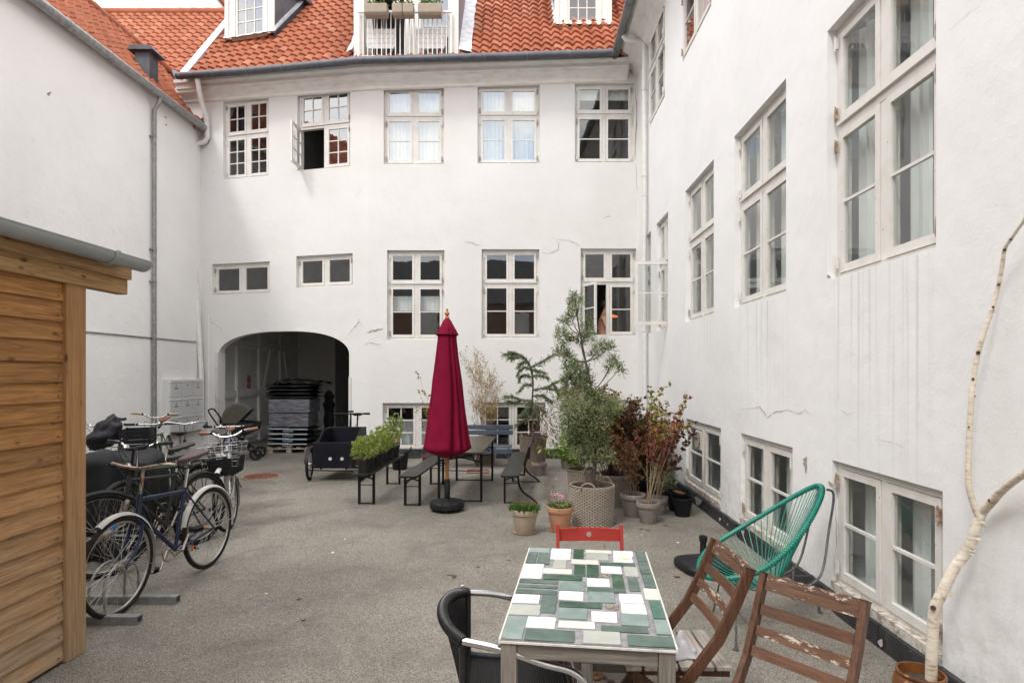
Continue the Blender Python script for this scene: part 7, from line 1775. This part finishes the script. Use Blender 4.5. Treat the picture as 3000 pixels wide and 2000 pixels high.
for k in range(12): a = rg.uniform(0,6.28); m.tube(bezier([V((0.05*math.cos(a),0.05*math.sin(a),0.40)), V((0.1*math.cos(a),0.1*math.sin(a),0.6)), V((0.22*math.cos(a),0.16*math.sin(a),0.85+0.1*rg.random()))], 4), 0.0028, 5)
part(m, 'low_twigs', BARK, tk)

# cedar in the tall basket by the wall
cb = V((0.36, 10.3, 0)); t = T('potted_tree', 'slender drooping cedar in a tall brown basket by the back wall', 'potted tree', tuple(cb))
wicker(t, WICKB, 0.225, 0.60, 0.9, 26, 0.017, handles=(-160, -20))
def lz(zx, zy, dd=0.0): return D(1000+zx/2.351, 667+zy/2.351, 10.3+dd)-cb
lead = [(1318,1420),(1320,1370),(1315,1200),(1320,1080),(1310,980),(1280,920),(1240,880),(1180,870),(1125,873)]
m = MB(); m.tube(bezier([lz(*q) for q in lead], 4), [0.020*(1-0.85*i/32) for i in range(33)], 8); tk = part(m, 'trunk', DKB, t, smooth=True)
brs = [[(1310,960),(1370,930),(1420,900),(1470,870)],[(1300,970),(1250,965),(1215,1010)],[(1310,980),(1350,985),(1395,998)],[(1312,1030),(1260,1015),(1225,1050)],[(1315,1020),(1370,1020),(1425,1035)],[(1320,1120),(1400,1100),(1470,1070),(1550,1030)],[(1400,1100),(1470,1115),(1535,1115)],[(1318,1090),(1270,1080),(1228,1125)],[(1320,1190),(1240,1185),(1180,1165),(1128,1165)],[(1320,1160),(1380,1155),(1425,1180)],[(1240,1190),(1190,1205),(1150,1195)],[(1320,1210),(1270,1250),(1230,1300)],[(1320,1220),(1370,1240),(1400,1270)],[(1460,1080),(1490,1120),(1495,1160)],[(1320,1240),(1350,1280),(1360,1310)],[(1280,925),(1250,930),(1225,955)],[(1240,885),(1200,890),(1160,900)],[(1315,1200),(1290,1230),(1290,1280)],[(1410,1180),(1450,1200)],[(1320,1300),(1250,1330),(1200,1360)],[(1200,870),(1170,860),(1150,868)]]
bm, lv = MB(), MB(); rg = random.Random(5)
for b in brs+[lead[3:]]:
    dd = rg.uniform(-0.15,0.15); pts = bezier([lz(x, y, dd*(i/(len(b)))) for i, (x, y) in enumerate(b)], 6); bm.tube(pts, [0.008*(1-0.7*i/len(pts)) for i in range(len(pts))], 5)
    for i in range(1, len(pts)):
        for q in range(4):
            p = pts[i-1].lerp(pts[i], q/4); dv = (pts[i]-pts[i-1]).normalized()
            for _ in range(8):
                leaf_quad(lv, p+rdir(rg)*0.012, dv*0.5+rdir(rg)*0.9+V((0,0,0.15)), rdir(rg), 0.032, 0.0075, rg.random())
        for _s in range(2):          # side sprays
            dv = (pts[i]-pts[i-1]).normalized(); sdv = (rdir(rg)*0.9+dv+V((0,0,-0.35))).normalized(); ln = rg.uniform(0.04,0.12)
            for k in range(10):
                for _ in range(4): leaf_quad(lv, pts[i]+sdv*ln*k/10, sdv*0.5+rdir(rg)*0.8, rdir(rg), 0.024, 0.0065, rg.random())
part(bm, 'branches', DKB, tk, smooth=True); part(lv, 'foliage', L_CED, t)

# potted shrubs of the corner
t = PT_('grey clay pot of bare dark twigs standing beside the cedar basket', (0.455, 9.95, 0), cat='potted shrub', name='potted_shrub'); pot(t, GREY, 0.13, 0.21)
shrub(t, (0,0,0.18), 0.95, 0.28, 12, 1, 260, 0.035, 0.022, leafmat('plum_leaves', [(0,(0.06,0.02,0.02)),(0.6,(0.14,0.04,0.03)),(1,(0.22,0.13,0.05))]), BARK, 41, 0.0045, 0.05, zmin=0.45, lean=(0.12,-0.05))
t = PT_('loose shrub with small yellow and rust leaves in a basket behind the blue bench', (-0.50, 11.25, 0), cat='potted shrub', name='potted_shrub')
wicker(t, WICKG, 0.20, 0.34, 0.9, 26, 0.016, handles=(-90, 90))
shrub(t, (0,0,0.30), 1.42, 0.33, 15, 2, 2600, 0.034, 0.016, L_YEL, TAN, 42, 0.0055, 0.08, zmin=0.62, nb=4, shrink=0.42, ang=0.5, jit=0.05, lean=(0.04,0))
t = PT_('small shrub with yellow and red leaves half hidden behind the parasol', (-1.55, 11.0, 0), cat='potted shrub', name='potted_shrub'); pot(t, M('plum_pot', (0.10,0.045,0.04)), 0.12, 0.2)
shrub(t, (0,0,0.17), 1.15, 0.25, 7, 1, 330, 0.06, 0.03, leafmat('amber_leaves', [(0,(0.35,0.09,0.03)),(0.5,(0.42,0.28,0.05)),(1,(0.22,0.28,0.05))]), BARK, 43, 0.005, 0.04, zmin=0.4, lean=(0.15,0))
t = PT_('grey clay pot of thin twiggy yellow green shrub against the back wall', (0.98, 10.65, 0), cat='potted shrub', name='potted_shrub'); pot(t, GREY, 0.135, 0.24)
shrub(t, (0,0,0.2), 0.98, 0.55, 16, 2, 1000, 0.036, 0.02, L_OLV, TAN, 44, 0.0045, 0.06, zmin=0.35, nb=3, shrink=0.45, lean=(0.05,-0.1), v=(0.3,1))
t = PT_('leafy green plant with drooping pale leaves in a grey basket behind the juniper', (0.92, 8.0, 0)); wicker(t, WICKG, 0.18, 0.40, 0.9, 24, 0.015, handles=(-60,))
shrub(t, (-0.05,0,0.36), 0.50, 0.75, 20, 1, 900, 0.075, 0.026, L_GRN, TAN, 45, 0.004, 0.08, zmin=0.38, nb=3, shrink=0.6, lean=(-0.3,-0.1), droop=0.9)
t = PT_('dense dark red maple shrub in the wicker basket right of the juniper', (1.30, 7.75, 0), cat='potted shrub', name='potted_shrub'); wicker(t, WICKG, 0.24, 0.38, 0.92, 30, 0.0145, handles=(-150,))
shrub(t, (0,0,0.34), 0.80, 0.36, 26, 2, 3600, 0.05, 0.026, L_RED, DKB, 46, 0.0075, 0.13, zmin=0.45, nb=4, shrink=0.45, ang=0.7, jit=0.07, lobed=True, v=(0,0.95), lean=(0.03,0))
t = PT_('tall rust red maple rising behind the juniper beside the corner window', (1.50, 8.75, 0), cat='potted shrub', name='potted_shrub'); pot(t, GREY, 0.17, 0.28)
shrub(t, (0,0,0.24), 1.22, 0.20, 9, 2, 1100, 0.055, 0.026, L_RED, DKB, 47, 0.008, 0.08, zmin=0.55, nb=3, shrink=0.38, ang=0.6, jit=0.05, lobed=True, v=(0.15,0.9))
t = PT_('bushy olive and brown shrub filling the corner behind the clay pots', (1.68, 8.05, 0), cat='potted shrub', name='potted_shrub'); pot(t, BLACKP, 0.18, 0.28)
shrub(t, (0,0,0.24), 0.72, 0.45, 26, 2, 4000, 0.05, 0.028, L_OLV, BARK, 48, 0.006, 0.1, zmin=0.30, nb=4, shrink=0.5, ang=0.8, jit=0.08, lobed=True)
# three clay pots in front
t = PT_('large grey clay pot of tangled brown stems, widest of three before the wicker basket', (1.44, 7.12, 0), cat='potted shrub', name='potted_shrub'); pot(t, GREY, 0.153, 0.265)
shrub(t, (0,0,0.22), 0.80, 0.20, 13, 1, 420, 0.045, 0.022, L_DRY, BARK, 49, 0.005, 0.08, zmin=0.3, jit=0.04, lobed=True, lean=(-0.18,0.05))
t = PT_('weathered grey pot of tall canes tipped with yellow green leaves, frontmost in the corner group', (1.55, 6.80, 0), cat='potted shrub', name='potted_shrub'); pot(t, GREY, 0.135, 0.235)
shrub(t, (0,0,0.2), 1.15, 0.14, 9, 1, 340, 0.055, 0.036, leafmat('turning_leaves', [(0,(0.12,0.03,0.03)),(0.4,(0.24,0.07,0.05)),(0.65,(0.30,0.20,0.05)),(1,(0.27,0.33,0.07))]), TAN, 50, 0.0055, 0.06, zmin=0.7, split=(0.1,1.0), nb=3, shrink=0.35, lobed=True, lean=(0.16,0.05))
t = PT_('small grey clay pot of red leaved canes behind the frontmost pot', (1.76, 7.22, 0), cat='potted shrub', name='potted_shrub'); pot(t, GREY, 0.123, 0.205)
shrub(t, (0,0,0.17), 1.05, 0.26, 9, 1, 330, 0.055, 0.034, L_RED, TAN, 51, 0.005, 0.05, zmin=0.55, nb=3, shrink=0.4, lobed=True, lean=(0.16,0.0), v=(0.1,0.85))
t = PT_('low grey green fern like plant beside the black pots', (1.90, 7.65, 0)); pot(t, BLACKP, 0.11, 0.18)
shrub(t, (0,0,0.15), 0.34, 0.9, 18, 1, 700, 0.05, 0.012, L_CED, BARK, 52, 0.003, 0.05, zmin=0.16, lean=(0.2,0))
# black pots
def bpot(label, loc, r, h, tilt=None):
    t = T('plant_pot', label, 'plant pot', loc, 0, 'empty black pots')
    m = MB(); m.lathe([(r*0.66,0),(r*0.68,0.004),(r*0.96,h-0.03),(r*1.02,h-0.028),(r*1.02,h),(r*0.97,h),(r*0.93,h-0.03),(r*0.72,0.03),(0,0.03)], n=32)
    if tilt: m.xf(Matrix.Translation((0,0,tilt[2])) @ Matrix.Rotation(R(tilt[0]),4,'X') @ Matrix.Rotation(R(tilt[1]),4,'Y'))
    part(m, 'pot', BLACKP, t, smooth=True); return t
bpot('wide empty black pot against the plinth, largest of the black pots', (2.06, 7.42, 0), 0.155, 0.24)
bpot('empty black pot standing in front of the wide black pot', (2.03, 7.12, 0), 0.125, 0.225)
tt = bpot('small black pot filled with reddish soil lying tilted on the front black pot', (1.99, 7.16, 0.215), 0.08, 0.075, (12,8,0))
m = MB(); m.lathe([(0,0.06),(0.075,0.055)], n=20); m.xf(Matrix.Rotation(R(12),4,'X') @ Matrix.Rotation(R(8),4,'Y')); part(m, 'soil', M('reddish_soil', (0.26,0.10,0.05), (0.18,0.08,0.04), 40, 0.95), tt)
t = T('garden_tool', 'short blue handled tool standing in the wide black pot', 'garden tool', (2.03, 7.40, 0.03)); m = MB(); m.tube([(0,0,0),(0.0,-0.01,0.3)], 0.011, 8); part(m, 'handle', M('blue_grey_handle', (0.05,0.09,0.14)), t, smooth=True); m = MB(); m.tube([(0,-0.01,0.3),(0,-0.011,0.33)], 0.013, 8); part(m, 'tip', M('lime_tip', (0.4,0.5,0.08)), t)
# covered grill in the corner
m = MB(); n = 30; vs = []
for j in range(22):
    v = j/21
    for k in range(n):
        a = 2*math.pi*k/n; ca, sa_ = math.cos(a), math.sin(a); kq = 1/((abs(ca)**3+abs(sa_)**3)**(1/3))
        if v < 0.35: r, z = (v/0.35), 0.98-0.10*(v/0.35)**3
        else: q = (v-0.35)/0.65; r, z = 1+0.1*q+0.035*q*math.sin(7*a), 0.88*(1-q)
        vs.append((0.26*ca*kq*r, 0.42*sa_*kq*r, z*(1-0.22*(ca*0.5+0.5)*0)+0.02*noise.noise(V((ca*2,sa_*2,z*3)))))
m.add(vs, [(j*n+k, j*n+(k+1) % n, (j+1)*n+(k+1) % n, (j+1)*n+k) for j in range(21) for k in range(n)])
o = part(m, 'covered_grill', M('black_cover', (0.010,0.010,0.011), (0.02,0.02,0.021), 5, 0.5, bs=0.4, bscale=20, bd=0.01), smooth='all'); o.location = (2.03, 9.0, 0)
tag(o, 'black cover over a garden grill in the corner behind the red shrubs', 'covered grill')

# plants on the bench
BLP = M('black_nursery_pot', (0.012,0.012,0.013), (0.02,0.02,0.02), 12, 0.5)
ba, bb2 = V((-1.90,7.50,0)), V((-1.80,9.42,0))
labs = ['bushy lime green plant in a black nursery pot, nearest on the bench', 'lime green plant in a black pot, second along the bench', 'brownish tipped green plant in a black pot, third along the bench', 'green plant dotted with tiny white flowers, fourth along the bench', 'green plant with a round pink label, fifth along the bench', 'taller upright green plant at the far end of the bench']
for k, (f__, hh_, rr0, dx) in enumerate(((0.085,0.27,0.185,0.0),(0.22,0.28,0.185,-0.03),(0.37,0.31,0.19,0.02),(0.52,0.33,0.19,-0.01),(0.67,0.35,0.18,0.02),(0.83,0.50,0.14,0.03))):
    p = ba.lerp(bb2, f__); t = PT_(labs[k], (p.x+dx-0.01, p.y, 0.431), 0, 'potted plants along the bench')
    m = MB(); m.lathe([(0.068,0),(0.085,0.15),(0.094,0.152),(0.094,0.17),(0.086,0.17)], n=26); part(m, 'pot', BLP, t, smooth=True)
    rg = random.Random(60+k); m = MB(); st = MB()
    for _ in range(16):
        d = rdir(rg); d.z = abs(d.z); e = V((d.x*rr0*0.8, d.y*rr0*0.8, 0.18+d.z*hh_*0.8)); st.tube([V((0,0,0.15)), e.lerp(V((0,0,0.15)),0.5)+V((0,0,0.03)), e], 0.0028, 5)
    part(st, 'stems', TAN, t)
    for _ in range(110):
        d = rdir(rg); r = rg.random()**0.4; c_ = V((d.x*rr0*r, d.y*rr0*r, 0.16+hh_*0.5+d.z*hh_*0.52*r))
        for _ in range(22): leaf_quad(m, c_+rdir(rg)*0.026*rg.random(), d*0.5+rdir(rg)*0.7+V((0,0,0.35)), rdir(rg), 0.027, 0.011, rg.uniform(0.1,0.95) if k != 2 else rg.uniform(0.3,1.0))
    part(m, 'foliage', L_LIM, t)
    if k in (3, 4, 5, 1):
        m = MB()
        for _ in range(14): d = rdir(rg); d.z = abs(d.z); tuft(m, rg, (d.x*rr0, d.y*rr0, 0.18+hh_*0.5+d.z*hh_*0.5), (0.006,0.006,0.006), 5, 0.012, 0.01)
        part(m, 'flowers', bpy.data.materials['white_petal'], t)
    if k in (1, 4):
        m = MB(); m.lathe([(0.0,0),(0.028,0),(0.028,0.002),(0,0.002)], n=18, M=Matrix.Rotation(R(90),4,'X')); m.v = [(x+rr0*0.75, y-rr0*0.75, z*1.3+0.24+0.05*k/4) for x, y, z in m.v]; tg = part(m, 'plant_label', M('dusky_pink_card', (0.35,0.12,0.15), (0.5,0.3,0.3), 60, 0.6), t)
t = T('bucket', 'black rubber tub with handles on the ground behind the plant bench', 'bucket', (-1.98, 10.55, 0)); m = MB(); m.lathe([(0.12,0),(0.125,0.01),(0.155,0.30),(0.162,0.305),(0.155,0.31),(0.148,0.30),(0.12,0.02),(0,0.02)], n=30); part(m, 'tub', BLACKP, t, smooth=True)
for s in (-1, 1): m = MB(); m.tube([(s*0.15,-0.05,0.29),(s*0.19,-0.04,0.36),(s*0.20,0,0.39),(s*0.19,0.04,0.36),(s*0.15,0.05,0.29)], 0.011, 8); part(m, 'handle', BLACKP, t, smooth=True)

# birch in a glazed pot
t = T('potted_tree', 'bare birch trunk with peeling white bark in a round brown glazed pot', 'potted tree', (2.04, 2.98, 0)); o_ = V((2.04, 2.98, 0))
m = MB(); m.lathe([(0.06,0.0),(0.085,0.01),(0.118,0.08),(0.125,0.13),(0.115,0.175),(0.103,0.19),(0.110,0.205),(0.108,0.212),(0.098,0.212),(0.094,0.19),(0.1,0.12),(0,0.10)], n=40); gp_ = part(m, 'pot', M('brown_glaze', (0.20,0.075,0.02), (0.10,0.035,0.015), 9, 0.3, bs=0.3, bscale=30, speck=(14,(0.36,0.20,0.06),0.62)), t, smooth=True)
m = MB(); m.lathe([(0,0.165),(0.098,0.16)], n=24); part(m, 'soil', SOIL, gp_)
def barkmat():
    mm, N, L, B = newmat('birch_bark'); v = coords(N, L, (14,14,60)); n = noise_node(N, L, 1.0, 6, v, 0.7); r = ramp(N, [(0.30,(0.07,0.045,0.03)),(0.38,(0.36,0.24,0.14)),(0.45,(0.62,0.53,0.41)),(0.60,(0.74,0.68,0.58))]); L.new(n.outputs['Fac'], r.inputs['Fac'])
    v2 = coords(N, L, (5,5,3)); n2 = noise_node(N, L, 1.5, 6, v2, 0.6); r2 = ramp(N, [(0.5,(0.76,0.71,0.61)),(0.7,(0.60,0.46,0.30))]); L.new(n2.outputs['Fac'], r2.inputs['Fac']); o = mixc(N, L, 0.5, r.outputs['Color'], r2.outputs['Color'], 'MULTIPLY'); o = mixc(N, L, 0.35, r.outputs['Color'], r2.outputs['Color'])
    L.new(o, B.inputs['Base Color']); B.inputs['Roughness'].default_value = 0.65; bump(N, L, B, n.outputs['Fac'], 0.6, 0.004); return mm
BB = barkmat()
path = [(2728,2010,3.0),(2729,1930,2.99),(2733,1850,2.985),(2739,1780,2.97),(2760,1735,2.95),(2795,1665,2.93),(2825,1625,2.91),(2846,1585,2.88),(2862,1535,2.86),(2876,1500,2.85)]
p3 = [D(*q)-o_ for q in path]; rad = [0.0265,0.026,0.0255,0.026,0.0245,0.024,0.0235,0.023,0.022,0.0225]
rb3 = bezier(p3, 4); rr3 = [rad[min(i//4, 9)]*(1-(i % 4)/4)+rad[min(i//4+1, 9)]*((i % 4)/4) for i in range(len(rb3))]
m = MB(); m.tube(rb3, rr3, 20); 
pb2 = bezier([p3[-1], D(2900,1476,2.79)-o_, D(2940,1432,2.69)-o_, D(3005,1383,2.54)-o_, D(3080,1330,2.42)-o_, D(3170,1250,2.3)-o_], 4); m.tube(pb2, [0.020*(1-0.35*i/20) for i in range(21)], 18); tk = part(m, 'trunk', BB, t, smooth=True)
lb_ = [(2866,1512,2.85),(2852,1475,2.85),(2838,1420,2.85),(2838,1333,2.85),(2842,1240,2.84),(2846,1170,2.83),(2853,1105,2.83),(2866,1033,2.81),(2889,956,2.78),(2910,897,2.76),(2925,837,2.74),(2937,773,2.71),(2943,731,2.69),(2961,701,2.65),(2985,667,2.60),(3003,640,2.56),(3040,560,2.48)]
lp3 = bezier([D(*q)-o_ for q in lb_], 4); m = MB(); m.tube(lp3, [0.0145*(1-0.55*i/len(lp3)) for i in range(len(lp3))], 14); part(m, 'branch', BB, tk, smooth=True)
KN = M('dark_knot', (0.035,0.02,0.015), (0.09,0.05,0.03), 40, 0.9, bs=0.6, bscale=60)
for (x, y, d_, r_) in ((2734,1780,2.945,0.013),(2900,1465,2.765,0.008),(2866,1033,2.80,0.009),(2926,834,2.725,0.006),(2910,899,2.75,0.005),(2943,732,2.67,0.007),(2851,1110,2.82,0.006),(2856,1160,2.82,0.004),(2838,1250,2.83,0.004),(2962,702,2.64,0.004)):
    m = MB(); p = D(x, y, d_)-o_; m.lathe([(0,-0.004),(r_,-0.002),(r_*0.9,0.003),(r_*0.4,0.005),(0,0.003)], n=12, M=V((-0.35,-0.93,0.1)).to_track_quat('Z','Y').to_matrix().to_4x4()); m.v = [(a+p.x, b+p.y, c+p.z) for a, b, c in m.v]; part(m, 'knot', KN, tk, smooth=True)
rg = random.Random(12)
for k in range(16):                          # curls of loose bark
    i = rg.randint(10, 34); i = min(i, len(rb3)-2); c_ = rb3[i]; a = rg.uniform(-2.6, 0.6); d = V((math.cos(a), math.sin(a), 0)); side_ = V((-d.y, d.x, 0)); r_ = rr3[i]; w = rg.uniform(0.008,0.02); l_ = rg.uniform(0.015,0.03)
    vs = []
    for q in range(5): s = q/4*l_; vs += [c_+d*(r_+s*0.5)+side_*(s-0.004)+V((0,0,-w/2+rg.uniform(-.003,.003))), c_+d*(r_+s*0.5)+side_*(s-0.004)+V((0,0,w/2+0.006*q/4))]
    m = MB(); m.add(vs, [(2*q, 2*q+2, 2*q+3, 2*q+1) for q in range(4)]); part(m, 'bark_curl', BB, tk, smooth=True)

# leaf litter and scraps
rg = random.Random(99)
def litter(px, py, kind, sc=1.0):
    g_ = G(px, py); m = MB(); s = 0.028*sc*rg.uniform(0.7,1.3)
    pts = [V((s*r*math.cos(a), s*0.75*r*math.sin(a), 0.004+0.006*rg.random())) for a, r in [(2*math.pi*k/9, rg.uniform(0.65,1.15)) for k in range(9)]]
    m.add([V((0,0,0.012))]+pts, [(0, k, k+1) for k in range(1, 9)]+[(0, 9, 1)], rg.random())
    o = part(m, 'fallen_leaf' if kind != 'w' else 'paper_scrap', L_DRY if kind == 'd' else (L_GRN if kind == 'g' else CURT)); o.location = g_; o.rotation_euler = (0, 0, rg.uniform(0, 6.28))
    if kind == 'w': tag(o, 'tiny pale scrap lying loose on the asphalt', 'scrap', 'pale scraps on the ground')
    else: tag(o, 'small dry brown leaf lying loose on the asphalt', 'leaf', 'fallen leaves on the ground')
for (x, y) in ((1400,1660),(1878,1549),(1898,1553),(1800,1533),(1640,1392),(1622,1425),(1680,1420),(1655,1372),(1700,1395),(1870,1500),(1770,1600),(2085,1470),(1985,1690),(2010,1500),(1560,1430),(1600,1370),(1610,1400),(1880,1820),(875,1755),(888,1815),(1490,1640),(1330,1690),(1950,1540),(1720,1352),(1590,1352)): litter(x, y, 'd')
for k in range(26): litter(rg.uniform(1670, 1800), rg.uniform(1960, 1998), 'd', 0.8)
for k in range(30): litter(rg.uniform(1560, 1780), rg.uniform(1345, 1420), 'd', 0.8)
for (x, y) in ((1392,1391),(1330,1455),(1359,1456),(1380,1439),(1665,1452),(1880,1568),(1135,1370),(1145,1352),(1250,1362),(780,1740),(1355,1716),(1630,1403),(1985,1590),(2240,1660),(975,1620),(1010,1580)): litter(x, y, 'w', 0.55)
m = MB(); m.tube([(-0.04,0,0.004),(0,0.008,0.006),(0.05,-0.004,0.004)], 0.003, 5); o = part(m, 'twig', BARK); o.location = G(1322, 1686); tag(o, 'short thin twig lying on the open asphalt left of the table', 'twig')
